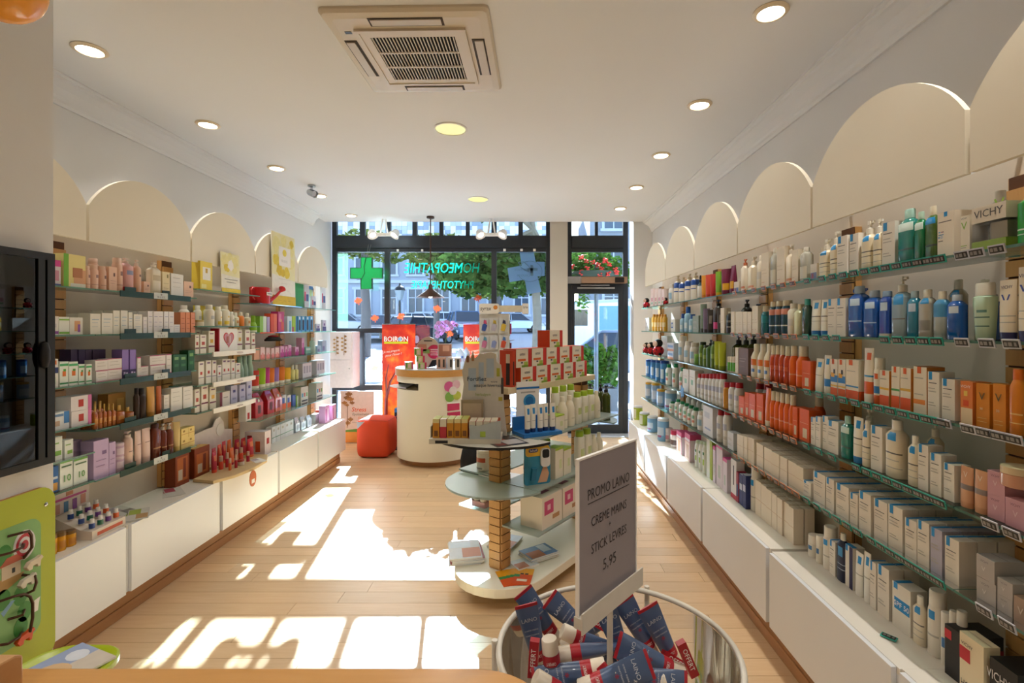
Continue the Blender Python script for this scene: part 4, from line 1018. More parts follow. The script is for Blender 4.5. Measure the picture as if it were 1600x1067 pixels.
 'whitemed': S(k='bottle', desc='white cylindrical bottle with blue print', c='#e2e0dc', cap='#e9e4d8', capf=.2, p=2, neck=.75, prints=[(.3, .7, 2, '#9cc0d8')], wr=(.045, .08)),
 'green_jar': S(k='jar', desc='small green jar', c='#6d9a3a', cap='#7fae46', wr=(.04, .06)),
 'green_btl': S(k='bottle', desc='olive green shampoo bottle', c='#5f7f2a', cap='#2a3a1c', capf=.12, p=2.2, neck=.7, wr=(.035, .06), prints=[(.4, .6, 2, '#8faa4a')]),
 'green_pump': S(k='bottle', desc='green bottle with black pump', c='#3f6a26', cap='#15180f', pump=1, capf=.22, neck=.4, wr=(.04, .065)),
 'limebot': S(k='tube', desc='lime yellow hair tube', c='#b4bf2e', cap='#8a9a22', wr=(.035, .055), dr=.7),
 'olive_pump': S(k='bottle', desc='dark olive bottle with black pump', c='#4a4f1c', cap='#121210', pump=1, capf=.24, p=2.2, neck=.42, gloss=1, wr=(.05, .08)),
 'tri_jar': S(k='jar', desc='small striped pot', c='#e6ddcc', cap='#dcd2c0', wr=(.03, .045), prints=[(.1, .9, 3, '#5fae3a')]),
 'brown_box': S(k='carton', desc='brown skincare carton', c='#6f5348', d=.07, lines=[(.6, .8, '#b09a88'), (.5, .7, '#b09a88'), (.3, .7, '#8a6f60')]),
 'lotus': S(k='bottle', desc='white milk bottle with orange half disc', c='#e8dcc2', cap='#ece2cd', capf=.2, p=2.4, neck=.55, sh=.25, prints=[(.45, .68, 2, '#e0762e'), (.2, .32, 1, '#4a78b0')], wr=(.04, .065)),
 'redbottle': S(k='bottle', desc='deep orange sun oil bottle with cream cap', c='#c4441a', cap='#e6dac0', gloss=1, capf=.25, neck=.6, prints=[(.45, .6, 2, '#d9663a')], wr=(.03, .055)),
 'orspray': S(k='bottle', desc='orange sun spray with cream cap', c='#ea6618', cap='#e9dcc2', capf=.25, neck=.6, sh=.18, prints=[(.35, .4, 3, '#f0a070')], wr=(.035, .065)),
 'orbox': S(k='carton', desc='orange sun care carton', c='#e25c18', d=.06, decor=[('f', .35, .1, .8, .4, '#dcc8a8'), ('f', .1, .55, .9, .57, '#f0a070')], wr=(.03, .085)),
 'ortube': S(k='tube', desc='orange sun cream tube', c='#e2722c', cap='#e8ddc8', wr=(.04, .06), dr=.6),
 'kidtube': S(k='tube', desc='white sun tube with blue base', c='#ece2d0', cap='#ece2d0', prints=[(.05, .28, 16, '#2f7fc4'), (.72, .9, 1.2, BLUE)], wr=(.04, .06), dr=.6),
 'wbtube': S(k='tube', desc='white tube with tilted blue square', c='#ece4d4', cap='#ece4d4', prints=[(.70, .88, 1.2, BLUE), (.4, .43, 2, GL_)], wr=(.04, .065), dr=.6),
 'kidbox': S(k='carton', desc='children sun carton with blue waves', c='#ece2d0', d=.05, decor=[('f', .2, .86, .55, 1, '#e0622a'), ('f', 0, .0, 1, .2, '#e0622a'), ('f', 0, .24, 1, .28, '#e8b43c'), ('f', 0, .36, 1, .55, '#2f7fc4'), ('f', .1, .5, .6, .62, '#e8a83c'), ('f', .45, .6, .7, .72, '#3a3030')]),
 'sunbox': S(k='carton', desc='white sun carton with orange base', c='#ece0ca', d=.06, decor=[('f', .25, .86, .55, 1, '#e0622a'), ('f', 0, .0, 1, .22, '#e0581e'), ('f', 0, .3, 1, .34, '#4a90c0'), ('l', 0, 0, 1, .22, '#e0581e'), ('r', 0, 0, 1, .22, '#e0581e')], lines=[(.7, .8, GL_)], wr=(.04, .085)),
 'sunbox_y': S(k='carton', desc='white sun carton with yellow and orange bands', c='#ece0ca', d=.055, decor=[('f', .3, .86, .6, 1, '#e0622a'), ('f', 0, .02, 1, .3, '#e0581e'), ('f', 0, .46, 1, .52, '#e8b43c'), ('r', 0, .0, 1, 1, '#d9822e')], lines=[(.75, .8, GL_)]),
 'sunbox_g': S(k='carton', desc='white sun carton with green and orange bands', c='#ece0ca', d=.055, decor=[('f', .3, .86, .6, 1, '#e0622a'), ('f', 0, .02, 1, .3, '#e0581e'), ('f', 0, .42, 1, .47, '#4a9a4a')], lines=[(.75, .8, GL_)]),
 'sunbox_o': S(k='carton', desc='white sun carton with orange side', c='#ece0ca', d=.06, decor=[('f', .3, .86, .6, 1, '#e0622a'), ('f', 0, .2, .9, .3, '#e88a3a'), ('r', 0, 0, 1, 1, '#d98a3a'), ('t', 0, 0, 1, 1, '#c87a3a')], lines=[(.75, .8, GL_), (.4, .8, GL_)]),
 'suntube': S(k='tube', desc='tall white sun tube with orange base', c='#ebe1cf', cap='#efe7d8', prints=[(.02, .28, 16, '#e0622a'), (.38, .42, 16, '#3f8fc0'), (.75, .9, 1.2, '#e0622a')], wr=(.05, .075), dr=.55),
 'sunspray': S(k='bottle', desc='white children sun spray can', c='#e9dfcc', cap='#ebe2d0', capf=.22, p=2, neck=.8, prints=[(0, .25, 16, '#d9581e'), (.3, .5, 3, '#2f7fc4'), (.7, .85, 1.2, '#e0622a')], wr=(.045, .065)),
 'vsun_box': S(k='carton', desc='orange and white sun carton with sun picture', c='#e8823a', d=.055, decor=[('f', .05, .0, 1, .38, '#ecd2a8'), ('f', .25, .42, .7, .56, '#e0501e'), ('f', .3, .66, .6, .78, '#f6cf60')], text=[(.5, .88, 'VICHY', .09, '#f6efe2')]),
 'vsun_or': S(k='carton', desc='amber sun carton with dark V', c='#e08a1c', d=.07, text=[(.5, .70, 'V', .24, '#5a4a1e'), (.45, .42, '30', .08, '#f6e6c0')], decor=[('f', .1, .12, .8, .135, '#f0c070'), ('f', .1, .2, .8, .215, '#f0c070')]),
 'vsun_btl': S(k='bottle', desc='large amber sun bottle with orange cap', c='#dd7f14', cap='#d96a10', capf=.16, p=2.6, dr=.6, neck=.62, capw=.66, wide_cap=1, sh=.14, prints=[(.36, .39, 2, '#f0c070'), (.2, .22, 2.5, '#f0c070')], wr=(.06, .085)),
 'blue_tube2': S(k='tube', desc='sky blue after sun tube', c='#3f94c8', cap='#3786b8', wr=(.05, .08), dr=.6),
 'blue_tin': S(k='bottle', desc='blue baby milk bottle with dark blue lid', c='#3f86c4', cap='#1f4a9a', capf=.12, p=2, neck=.95, sh=.02, prints=[(.2, .7, 2, '#c0d6e8'), (.4, .55, 1, '#d97a4a')], wr=(.05, .085)),
 'grn_white': S(k='bottle', desc='white baby care bottle with green cap', c='#e2e4de', cap='#1f8a5a', capf=.16, p=2.4, neck=.6, prints=[(.25, .4, 2, '#d98a7a'), (.5, .7, 1.5, '#7fb89a')], wr=(.035, .06)),
 'grn_box': S(k='carton', desc='white baby care carton with green print', c='#e2e0d6', d=.07, decor=[('f', .3, .4, .7, .6, '#8fc0a4')], lines=[(.7, .8, GL_)]),
 'redcap': S(k='bottle', desc='white lotion bottle with red cap', c='#e0dfdc', cap='#b51f2e', capf=.17, p=2.2, neck=.7, prints=[(.5, .7, 2, '#b4b8cc'), (.2, .3, 2, '#c8c4c0')], wr=(.035, .06)),
 'amber_red': S(k='bottle', desc='amber oil bottle with red cap', c='#cf8a2a', cap='#b51f2e', gloss=1, capf=.2, neck=.7, wr=(.035, .055)),
 'peachtube': S(k='tube', desc='peach face cream tube', c='#dba37c', cap='#d49a72', prints=[(.35, .5, 16, '#8f7f78')], wr=(.045, .065), dr=.6, text=[(.5, .8, 'V', .2, '#f0dcc8')]),
 'pinkbox': S(k='carton', desc='pink skincare carton with pale V', c='#d09aa4', d=.075, text=[(.5, .82, 'VICHY', .13, '#7a4a58'), (.5, .5, 'V', .3, '#e6c4c8')]),
 'peachjar': S(k='jar', desc='round peach cream jar with pale lid', c='#d99f80', cap='#e6cda4', gloss=1, capf=.36, wr=(.06, .08)),
 'tin_by': S(k='jar', desc='blue baby milk tin with yellow lid', c='#8fb0d4', cap='#d9a83c', capf=.12, wr=(.06, .1), prints=[(.2, .7, 3, '#c8d4e4'), (.3, .5, 1, '#5a6ab0')]),
 'tin_b': S(k='jar', desc='pale blue baby milk tin with white lid', c='#7fb0d8', cap='#dfe0e2', capf=.12, wr=(.06, .11), prints=[(.3, .7, 3, '#c4d6ea'), (.2, .45, 1.5, '#9a5a8a')]),
 'tin_g': S(k='jar', desc='green baby milk tin with white lid', c='#a4b83a', cap='#dcdde0', capf=.12, wr=(.07, .11), prints=[(.1, .9, 2, '#dfe0c8'), (.25, .6, 1, '#c04a6a')]),
 'whitebox_m': S(k='carton', desc='tall white baby milk carton', c='#dfe1e6', d=.06, decor=[('f', .2, .2, .8, .26, '#8fa4cc'), ('f', .15, .6, .7, .8, '#c4cbd8')]),
 'graybox': S(k='carton', desc='small white carton with silver print', c='#d6d8dc', d=.05, lines=LN),
 'pinkmilk': S(k='carton', desc='pink baby cereal carton with child photo', c='#d04f80', d=.09, decor=[('f', .05, .0, .95, .7, '#e6cdc0'), ('f', .3, .1, .8, .6, '#c99a78'), ('f', .05, .72, .95, .82, '#e6e0e4'), ('l', 0, 0, 1, .8, '#e2c8cc'), ('r', 0, 0, 1, .8, '#e6d4d8')], wr=(.06, .14)),
 'whitepink': S(k='jar', desc='white baby food pot with pink label', c='#e6dcdc', cap='#e0d4d4', wr=(.05, .08), prints=[(.3, .7, 3, '#d88a9c')]),
 'redlid': S(k='jar', desc='baby food pot with crimson lid', c='#e2d8d2', cap='#b02a4a', capf=.25, wr=(.06, .1), prints=[(.2, .6, 3, '#5a4038')]),
 'grnstripe': S(k='bottle', desc='slim white bottle with green swirl', c='#e6eae2', cap='#cfe0c4', capf=.1, neck=.7, wr=(.035, .055), prints=[(.3, .5, 1, '#a4c84a'), (.65, .75, 1, '#3f7f4a')]),
 'limebox': S(k='carton', desc='lime green and white carton', c='#a9bf2f', d=.09, decor=[('f', 0, 0, .6, 1, '#e6eae0')], wr=(.04, .1)),
 'pinkw': S(k='carton', desc='white carton with bright pink top', c='#e2d6e0', d=.06, decor=[('t', 0, 0, 1, 1, '#d9509a'), ('f', 0, .9, 1, 1, '#d9509a'), ('f', .3, .2, .7, .5, '#bfc8c0')], wr=(.04, .11)),
 'wred': S(k='carton', desc='white carton with dark figure and red base', c='#e4e2e2', d=.05, decor=[('f', .4, .35, .6, .85, '#4a4a4e'), ('f', 0, .0, 1, .12, '#c03048')], wr=(.06, .14)),
 'navybox': S(k='carton', desc='navy and white medicine carton', c='#26346e', d=.05, decor=[('f', .1, .5, .9, .7, '#c4c8dc'), ('t', 0, 0, 1, 1, '#c8ccd8')], wr=(.03, .07)),
 'crimson': S(k='carton', desc='crimson and navy medicine carton', c='#9a2040', d=.05, decor=[('f', .1, .2, .9, .6, '#30386e')], wr=(.03, .07)),
 'deo': S(k='bottle', desc='white roll-on deodorant', c='#eae2d2', cap='#efe8da', capf=.38, p=2, neck=.92, sh=.03, prints=[(.55, .85, 1.2, '#3f78b0')], wr=(.035, .055)),
 'wspray': S(k='bottle', desc='white thermal spray can', c='#e9e1d2', cap='#efe8da', capf=.24, p=2, neck=.82, sh=.1, prints=[(.75, .92, 1, BLUE), (.4, .44, 2, GL_)], wr=(.045, .07)),
 'navy_btl': S(k='bottle', desc='navy blue shampoo bottle with white cap', c='#14203f', cap='#e3dccb', capf=.14, p=3.4, dr=.7, neck=.5, prints=[(.62, .85, 1.2, '#3f94cc'), (.3, .32, 3, '#98a4b8'), (.42, .44, 3, '#98a4b8')], wr=(.05, .08)),
 'purplebox': S(k='carton', desc='white carton with navy side panel', c='#e9e2d4', d=.05, decor=[('f', .55, 0, 1, 1, '#2a2350'), ('f', .05, .86, .35, 1, BLUE), ('t', 0, 0, 1, .4, BLUE)], wr=(.05, .08)),
 'blk_homme': S(k='carton', desc='large black and red skincare carton', c='#191617', d=.11, decor=[('f', 0, .74, .3, .92, '#c0182c'), ('r', .5, .55, 1, .75, '#7a1420')], wr=(.08, .16)),
 'wht_homme': S(k='carton', desc='cream skincare carton with red square', c='#ead9b4', d=.045, decor=[('f', .0, .60, .45, .80, '#c0182c')], text=[(.35, .86, 'VICHY', .07, '#3a3434'), (.52, .25, 'HOMME', .16, '#4a4038')], wr=(.08, .16)),
 'blk_vichy': S(k='carton', desc='black carton with red panel, nearest corner', c='#121112', d=.10, decor=[('f', .5, .1, 1, .6, '#c0182c')], text=[(.35, .75, 'VICHY', .2, '#d6d2ce')], wr=(.08, .2)),
 'silverbox': S(k='carton', desc='grey pearl skincare carton with V', c='#b4aca6', d=.08, text=[(.5, .8, 'VICHY', .14, '#6a6468'), (.45, .45, 'V', .3, '#d8d2cc')], wr=(.05, .1)),
 'copperbox': S(k='carton', desc='copper grey skincare carton with V', c='#a88c78', d=.07, text=[(.5, .5, 'V', .4, '#d8c8bc')], wr=(.05, .1)),
 'traybox': S(k='carton', desc='long blue and pink wave display tray', c='#d9a49a', d=.02, decor=[('f', 0, 0, 1, .45, '#3f7fc0'), ('f', 0, .7, .5, 1, '#3f7fc0')], wr=(.1, .5)),
 # left wall ---------------------------------------------------------------
 'babybox': S(k='carton', desc='lime and cream carton with sleeping face photo', c='#e9d98c', d=.09, decor=[('f', 0, 0, .22, 1, '#6fae2a'), ('f', .45, .0, 1, .55, '#d9a276'), ('f', .4, .3, .85, .6, '#b5764a'), ('f', .3, 0, 1, .12, '#e6e2d4')], wr=(.08, .22)),
 'magentabox': S(k='carton', desc='white and magenta carton', c='#dfd6d6', d=.07, decor=[('f', 0, .75, 1, 1, '#d0408c'), ('f', .2, .2, .8, .6, '#c98a9c'), ('f', 0, 0, 1, .08, '#4a5aa0')]),
 'peachbtl': S(k='bottle', desc='peach pink body bottle', c='#e8bfa8', cap='#e9c6b0', capf=.14, neck=.8, p=2, prints=[(.55, .7, 1, '#8a5f58'), (.2, .24, 2.5, '#c99a88')], wr=(.04, .075)),
 'peachbox': S(k='carton', desc='peach pink carton', c='#e9c0a4', d=.06, decor=[('f', .55, .6, .75, .75, '#6a4a48')], lines=[(.4, .8, '#c99a88'), (.3, .7, '#c99a88')]),
 'giftpump': S(k='bottle', desc='pink gift pump bottle with red base', c='#dca8a4', cap='#e9d0c4', pump=1, capf=.16, neck=.45, p=2.6, prints=[(0, .18, 16, '#c0283c'), (.6, .75, 2, '#8f96b8')], wr=(.05, .08)),
 'peachpump': S(k='bottle', desc='peach pump bottle', c='#e6b89c', cap='#ecd2c0', pump=1, capf=.18, neck=.45, p=2, prints=[(.6, .68, 1, '#7a4a48')], wr=(.04, .06)),
 'floralbox': S(k='carton', desc='beige floral carton', c='#d8c8ac', d=.07, decor=[('f', .2, .3, .8, .8, '#bda888')]),
 'whitepump2': S(k='bottle', desc='cream body milk pump bottle', c='#e8dcc4', cap='#efe6d6', pump=1, capf=.14, neck=.35, p=4, dr=.6, prints=[(.5, .7, 2, '#c9b898')], wr=(.05, .08)),
 'creambox': S(k='carton', desc='cream carton with gold print', c='#e6d4a8', d=.06, decor=[('f', .6, .75, .8, .9, '#8a7f4a')], lines=[(.5, .8, '#bfae80'), (.3, .8, '#bfae80')]),
 'whitebox': S(k='carton', desc='white carton with grey print', c='#e6e2da', d=.06, lines=[(.8, .7, '#b0aca6'), (.6, .8, '#c0bcb4'), (.4, .7, '#c0bcb4')]),
 'purplepot': S(k='carton', desc='white supplement carton with purple print', c='#e2dcd8', d=.07, decor=[('f', 0, .05, 1, .2, '#8f4fa0'), ('f', .3, .4, .7, .6, '#c8c0c8')]),
 'greenpot': S(k='carton', desc='white supplement carton with lime bands', c='#e4e4d8', d=.07, decor=[('f', 0, .05, 1, .16, '#7fb83a'), ('f', 0, .8, 1, .88, '#8fbf4a')]),
 'colorpot': S(k='carton', desc='white supplement carton with orange and purple print', c='#e2dcd0', d=.07, decor=[('f', .35, .2, .8, .8, '#d8a070'), ('f', .6, .15, .8, .6, '#8a4f9c')]),
 'nuxeblue': S(k='carton', desc='white skincare carton with blue print', c='#e8e2d4', d=.06, rows=2, lines=[(.7, .8, '#6f98c0'), (.55, .7, '#a8b8c8'), (.35, .7, '#b8bcc0')], decor=[('t', 0, 0, 1, .15, '#6f98c0')]),
 'nuxelil': S(k='carton', desc='white skincare carton with lilac print', c='#e6e0de', d=.06, rows=2, lines=[(.75, .8, '#8f86b0'), (.5, .7, '#b0a8c4'), (.3, .7, '#b8b4c4')]),
 'salmonbox': S(k='carton', desc='salmon orange carton', c='#d98a60', d=.06, rows=2, lines=[(.7, .8, '#a85a40'), (.45, .8, '#a85a40'), (.2, .8, '#a85a40')]),
 'orfruit': S(k='carton', desc='white carton with navy and orange print', c='#e6e2da', d=.07, decor=[('f', 0, .5, 1, .7, '#26346e'), ('f', .2, .8, .8, .95, '#d9702a'), ('f', .2, .1, .7, .35, '#c8dcc0')]),
 'greenfruit': S(k='carton', desc='white herbal carton with green band and orange', c='#e6ebe0', d=.07, decor=[('f', 0, .82, 1, .92, '#4fae6a'), ('f', 0, .08, 1, .14, '#3f9a5a'), ('f', .3, .4, .7, .62, '#e0762a'), ('f', .4, .6, .7, .7, '#4f9a3a')]),
 'pinkline': S(k='carton', desc='white carton with pink edges', c='#e6e0da', d=.06, decor=[('f', 0, .95, 1, 1, '#c85080'), ('t', 0, 0, 1, .15, '#c85080'), ('f', .0, .02, 1, .05, '#c85080')], lines=[(.7, .7, GL_), (.4, .8, GL_)]),
 'purplebox2': S(k='carton', desc='violet carton with dark floral base', c='#8d74b8', d=.06, decor=[('f', 0, .0, 1, .3, '#3a2a5c'), ('f', .2, .12, .5, .22, '#c8b8dc'), ('f', .6, .05, .85, .2, '#c8b8dc')], rows=1),
 'darkpurple': S(k='carton', desc='dark purple carton standing behind', c='#3f2a50', d=.06),
 'greenbox': S(k='carton', desc='dark green skincare carton', c='#1f5a34', d=.06, decor=[('f', .2, .7, .8, .85, '#7fa86a'), ('f', .2, .3, .8, .45, '#3f7f4a')]),
 'bluemed': S(k='carton', desc='white and blue medicine carton', c='#e0e2e2', d=.08, decor=[('f', .72, .3, 1, 1, '#3f7fc0'), ('f', .1, .75, .7, .9, '#6f8fb8'), ('f', .2, .2, .5, .5, '#c4a890')], wr=(.06, .2)),
 'poppy': S(k='carton', desc='white carton with red poppy and pink end', c='#e4dcdc', d=.08, decor=[('f', .35, .25, .6, .75, '#c03a2e'), ('f', .82, 0, 1, 1, '#d070a8')], wr=(.06, .2)),
 'oil': S(k='bottle', desc='amber dry oil bottle with gold cap', c='#a85a1c', cap='#c8a050', gloss=1, capf=.3, p=4, dr=.7, neck=.35, prints=[(.3, .6, 1.5, '#c88a3c')], wr=(.035, .06)),
 'goldbox': S(k='carton', desc='golden brown carton', c='#b0803a', d=.06, decor=[('f', .5, .3, .9, .8, '#d0a860')]),
 'darkbtl': S(k='bottle', desc='dark brown spray bottle', c='#3a2a22', cap='#241c18', capf=.2, neck=.6, wr=(.03, .05)),
 'goldtube': S(k='tube', desc='golden sun cream tube', c='#cf9a4a', cap='#b8843a', wr=(.035, .06), dr=.6),
 'ambertube': S(k='tube', desc='amber orange tube', c='#b5602a', cap='#a05020', wr=(.03, .05), dr=.6),
 'leafbox': S(k='carton', desc='white slimming carton with green swirl', c='#e4e8de', d=.06, decor=[('f', .3, .2, .9, .4, '#7fb04a'), ('f', .1, .7, .7, .76, '#8fb86a')]),
 'dietbox': S(k='carton', desc='white diet carton with green number 10', c='#e6ebe2', d=.06, text=[(.5, .35, '10', .34, '#4f9a3a')], decor=[('f', 0, .92, 1, 1, '#6fae4a'), ('f', .1, .76, .9, .82, '#5a7a5a')]),
 'bluefood': S(k='carton', desc='blue carton with orange food picture', c='#2f6ab0', d=.06, decor=[('f', .1, .05, .9, .35, '#d9a04a'), ('f', .1, .5, .9, .6, '#d0dce8')]),
 'lilacbox': S(k='carton', desc='lilac body care carton', c='#c2a8cc', d=.07, decor=[('f', .55, .6, .85, .7, '#7a5f8a')], lines=[(.45, .8, '#8f78a0'), (.3, .7, '#8f78a0')], wr=(.04, .14)),
 'lilacjar': S(k='jar', desc='lilac body cream jar', c='#c4a4bc', cap='#d8c4cc', wr=(.06, .09), capf=.2, prints=[(.2, .8, 3, '#dccad4')]),
 'pinkpump': S(k='bottle', desc='pale pink body milk pump bottle', c='#e4c4b4', cap='#ead4c8', pump=1, capf=.16, neck=.6, p=2, wr=(.045, .07), prints=[(.5, .53, 2, '#a07f78')]),
 'pinktube': S(k='tube', desc='pale pink body cream tube', c='#e2c4b8', cap='#dcbcae', wr=(.045, .07), dr=.6, prints=[(.5, .53, 2, '#a07f78')]),
 'brownbtl': S(k='bottle', desc='amber brown shower bottle', c='#6a2a14', cap='#4a2012', gloss=1, capf=.12, neck=.7, p=3, dr=.7, wr=(.04, .075), prints=[(.3, .34, 3, '#b07f4a')]),
 'brownpump': S(k='bottle', desc='amber brown pump bottle with clear pump', c='#6f2c16', cap='#c8beb4', gloss=1, pump=1, capf=.2, neck=.45, wr=(.035, .055), prints=[(.3, .34, 3, '#b07f4a')]),
 'honeytube': S(k='tube', desc='cream honey tube', c='#e2c88c', cap='#d8b86c', wr=(.035, .055), dr=.6),
 'honeybox': S(k='carton', desc='yellow honey lip carton', c='#e2c87c', d=.06, stack=2, decor=[('f', .2, .6, .5, .8, '#a07f3a'), ('f', 0, .38, 1, .42, '#b0602a')]),
 'honeyjar': S(k='jar', desc='amber honey jar with brown lid', c='#d9981c', cap='#7a5a2c', gloss=1, capf=.2, wr=(.05, .075), prints=[(.2, .7, 3, '#c47f1c')]),
 'yellowgift': S(k='carton', desc='yellow watercolour gift carton with white label', c='#e6cc4a', d=.06, decor=[('f', .2, .35, .85, .8, '#ece8dc'), ('f', .42, .6, .6, .76, '#c9a43a'), ('f', .1, .05, .5, .2, '#ecdf90')], wr=(.06, .16)),
 'wbot': S(k='bottle', desc='white round skincare bottle', c='#e6e0d2', cap='#ece8dc', capf=.2, neck=.6, wr=(.04, .07), prints=[(.4, .6, 2, '#b8b8b8')]),
 'yelbot': S(k='bottle', desc='white bottle with yellow print', c='#e6deca', cap='#ece4d0', capf=.18, neck=.6, wr=(.04, .07), prints=[(.1, .3, 3, '#e0c040'), (.5, .6, 1, '#d8b03a')]),
 'smalljar': S(k='jar', desc='small cream jar with gold lid', c='#e2d8c0', cap='#c8b070', wr=(.04, .07)),
 'honeyspray': S(k='bottle', desc='small spray bottle with gold print', c='#d8d4b8', cap='#e4e0d0', capf=.3, neck=.5, wr=(.03, .05), prints=[(.3, .6, 2, '#c08a4a')]),
 'orangebtl': S(k='bottle', desc='small orange bottle', c='#d97a2a', cap='#d9cdb8', capf=.25, neck=.6, wr=(.03, .05)),
 'wel_box': S(k='carton', desc='cream flower carton with dark red base line', c='#e4dccb', d=.05, decor=[('f', .25, .45, .75, .62, '#b04a3a'), ('f', 0, .26, 1, .32, '#6a1f3a'), ('f', .2, .85, .8, .9, '#8a5a6a')], wr=(.03, .07)),
 'wel_boxy': S(k='carton', desc='cream flower carton with yellow blossom', c='#e6dfca', d=.05, decor=[('f', .25, .45, .75, .62, '#d9a83a'), ('f', 0, .26, 1, .32, '#7a2f4a'), ('f', .2, .85, .8, .9, '#8a5a6a')], wr=(.03, .07)),
 'wel_slim': S(k='carton', desc='slim cream carton with small red fruit', c='#e8e2d6', d=.045, decor=[('f', .3, .42, .7, .55, '#b8402e'), ('f', 0, .28, 1, .31, '#8a7a9a'), ('f', .2, .86, .8, .93, '#7a5a7a')], wr=(.03, .06)),
 'wel_lil': S(k='carton', desc='lilac blue flower carton', c='#bdbcd8', d=.05, decor=[('f', .3, .6, .7, .75, '#5a5a9a'), ('f', .2, .2, .8, .3, '#9a9ac0')], wr=(.03, .08)),
 'wel_cone': S(k='bottle', desc='sage green pointed bottle', c='#8faa98', cap='#8faa98', capf=.35, neck=.62, capw=.64, taper=1.0, sh=.5, wr=(.035, .06)),
 'wel_wide': S(k='carton', desc='low white carton with dark red end', c='#e2dcd4', d=.06, decor=[('f', 0, 0, .25, 1, '#7a2a3a'), ('f', .35, .55, .8, .62, '#a09890')], wr=(.06, .14)),
 'grnbox_e': S(k='carton', desc='bright green gift carton', c='#0f8a3a', d=.09, wr=(.08, .2)),
 'blister': S(k='carton', desc='white and pink blister pack', c='#d8d8e2', d=.02, decor=[('f', 0, .3, .3, .7, '#d0507a'), ('f', .35, .3, .9, .6, '#4a5a94')], wr=(.04, .1)),
 'clearpack': S(k='carton', desc='clear green toothbrush pack', c='#a8c4b0', d=.03, decor=[('f', .4, .1, .6, .9, '#b4c84a'), ('f', 0, .85, 1, 1, '#3f7ab8')], wr=(.05, .1)),
 'greencone': S(k='bottle', desc='lime green pointed tube bottle', c='#8ab82e', cap='#8ab82e', capf=.4, neck=.6, capw=.6, sh=.4, wr=(.04, .06), prints=[(0, .2, 16, '#dfe4d0')]),
 'ltgreenbox': S(k='carton', desc='light green carton', c='#8fbf4a', d=.06, decor=[('f', .5, 0, 1, 1, '#d8e4d0')]),
 'lilacslim': S(k='carton', desc='slim lilac carton', c='#b8a4d0', d=.06),
 'orangered': S(k='carton', desc='orange red fragrance carton', c='#e0502a', d=.06, decor=[('f', .5, 0, 1, 1, '#e8704a')], wr=(.04, .12)),
 'pinkfloral': S(k='carton', desc='pink floral fragrance carton', c='#c83a7a', d=.07, decor=[('f', .1, .5, .5, .9, '#e07aa8'), ('f', .5, .1, .9, .5, '#d85a4a'), ('f', .4, .5, .55, .62, '#e8c04a')], wr=(.04, .12)),
 'bluewhite': S(k='carton', desc='white and sky blue carton', c='#cfe0ec', d=.06, decor=[('f', .4, 0, .8, .7, '#5aa0d0')]),
 'limeblue': S(k='carton', desc='lime and blue carton', c='#a8c83a', d=.06, decor=[('f', .7, 0, 1, 1, '#3a7ac0'), ('f', 0, 0, .3, .3, '#c83a7a')]),
 'combpack': S(k='carton', desc='blue comb blister pack', c='#5aa4d8', d=.02, decor=[('f', .2, .1, .8, .75, '#1f3050'), ('f', .3, .8, .7, .95, '#dce8f0')], wr=(.03, .08)),
 'navydisp': S(k='carton', desc='navy blue display carton', c='#1f2450', d=.12, wr=(.08, .3)),
 'violetblister': S(k='carton', desc='violet and white blister pack', c='#c8c8dc', d=.02, decor=[('f', 0, 0, 1, .4, '#4a4a8a'), ('f', .3, .5, .7, .7, '#7a5a9a')], wr=(.04, .1)),
 'peachfade': S(k='carton', desc='peach fragrance carton', c='#e2a488', d=.07, rows=2),
 'pinkfade': S(k='carton', desc='white to coral pink fragrance carton', c='#ecc8c8', d=.06, decor=[('f', 0, 0, 1, .35, '#e07a78'), ('f', .3, .1, .7, .5, '#e89a98')], wr=(.03, .07)),
 'magfade': S(k='carton', desc='magenta fragrance carton', c='#e0a8cc', d=.06, decor=[('f', 0, 0, 1, .4, '#b8308a'), ('f', .3, .3, .7, .7, '#c850a0')], wr=(.03, .07)),
 'tealpack': S(k='carton', desc='mint teal carton', c='#7fb8a8', d=.06, decor=[('f', .1, .5, .9, .8, '#d8e4dc')], wr=(.04, .12)),
 'palebtl': S(k='bottle', desc='pale mint bottle', c='#c0d4c8', cap='#e0e4dc', capf=.2, neck=.5, wr=(.03, .06)),
 'paleblue': S(k='carton', desc='pale blue and lilac carton', c='#b0c4dc', d=.06, decor=[('f', .1, .1, .6, .5, '#8a8ac0')], wr=(.04, .12)),
 'redgel': S(k='tube', desc='red shower gel tube', c='#c83a2a', cap='#e0dcd4', wr=(.05, .08), dr=.6),
 'limegel': S(k='tube', desc='lime shower gel tube', c='#9ac02a', cap='#e0dcd4', wr=(.045, .07), dr=.6),
 'maggel': S(k='tube', desc='magenta shower gel tube', c='#c03a8a', cap='#e0dcd4', wr=(.035, .06), dr=.6),
 'orgel': S(k='tube', desc='orange shower gel tube', c='#e0782a', cap='#e0dcd4', wr=(.045, .07), dr=.6),
 'lilgel': S(k='tube', desc='lilac shower gel tube', c='#9a7ac0', cap='#e0dcd4', wr=(.04, .06), dr=.6),
 'yelgel': S(k='tube', desc='yellow shower gel tube', c='#e8b02a', cap='#e0dcd4', wr=(.045, .07), dr=.6),
 'yelbtl': S(k='bottle', desc='pale yellow massage oil bottle', c='#e0d890', cap='#e4e0d4', capf=.3, neck=.5, wr=(.03, .05)),
 'wavebox': S(k='carton', desc='white carton with grey brush strokes', c='#dcd4dc', d=.09, decor=[('f', .1, .3, .3, .8, '#a8a0b0'), ('f', .4, .3, .6, .8, '#a8a0b0'), ('f', .7, .3, .9, .8, '#a8a0b0')], wr=(.06, .2)),
 'redbag': S(k='bag', desc='glossy red gift bag with white badge', c='#b81f2c', c2='#5a1018', d=.09, wr=(.06, .13)),
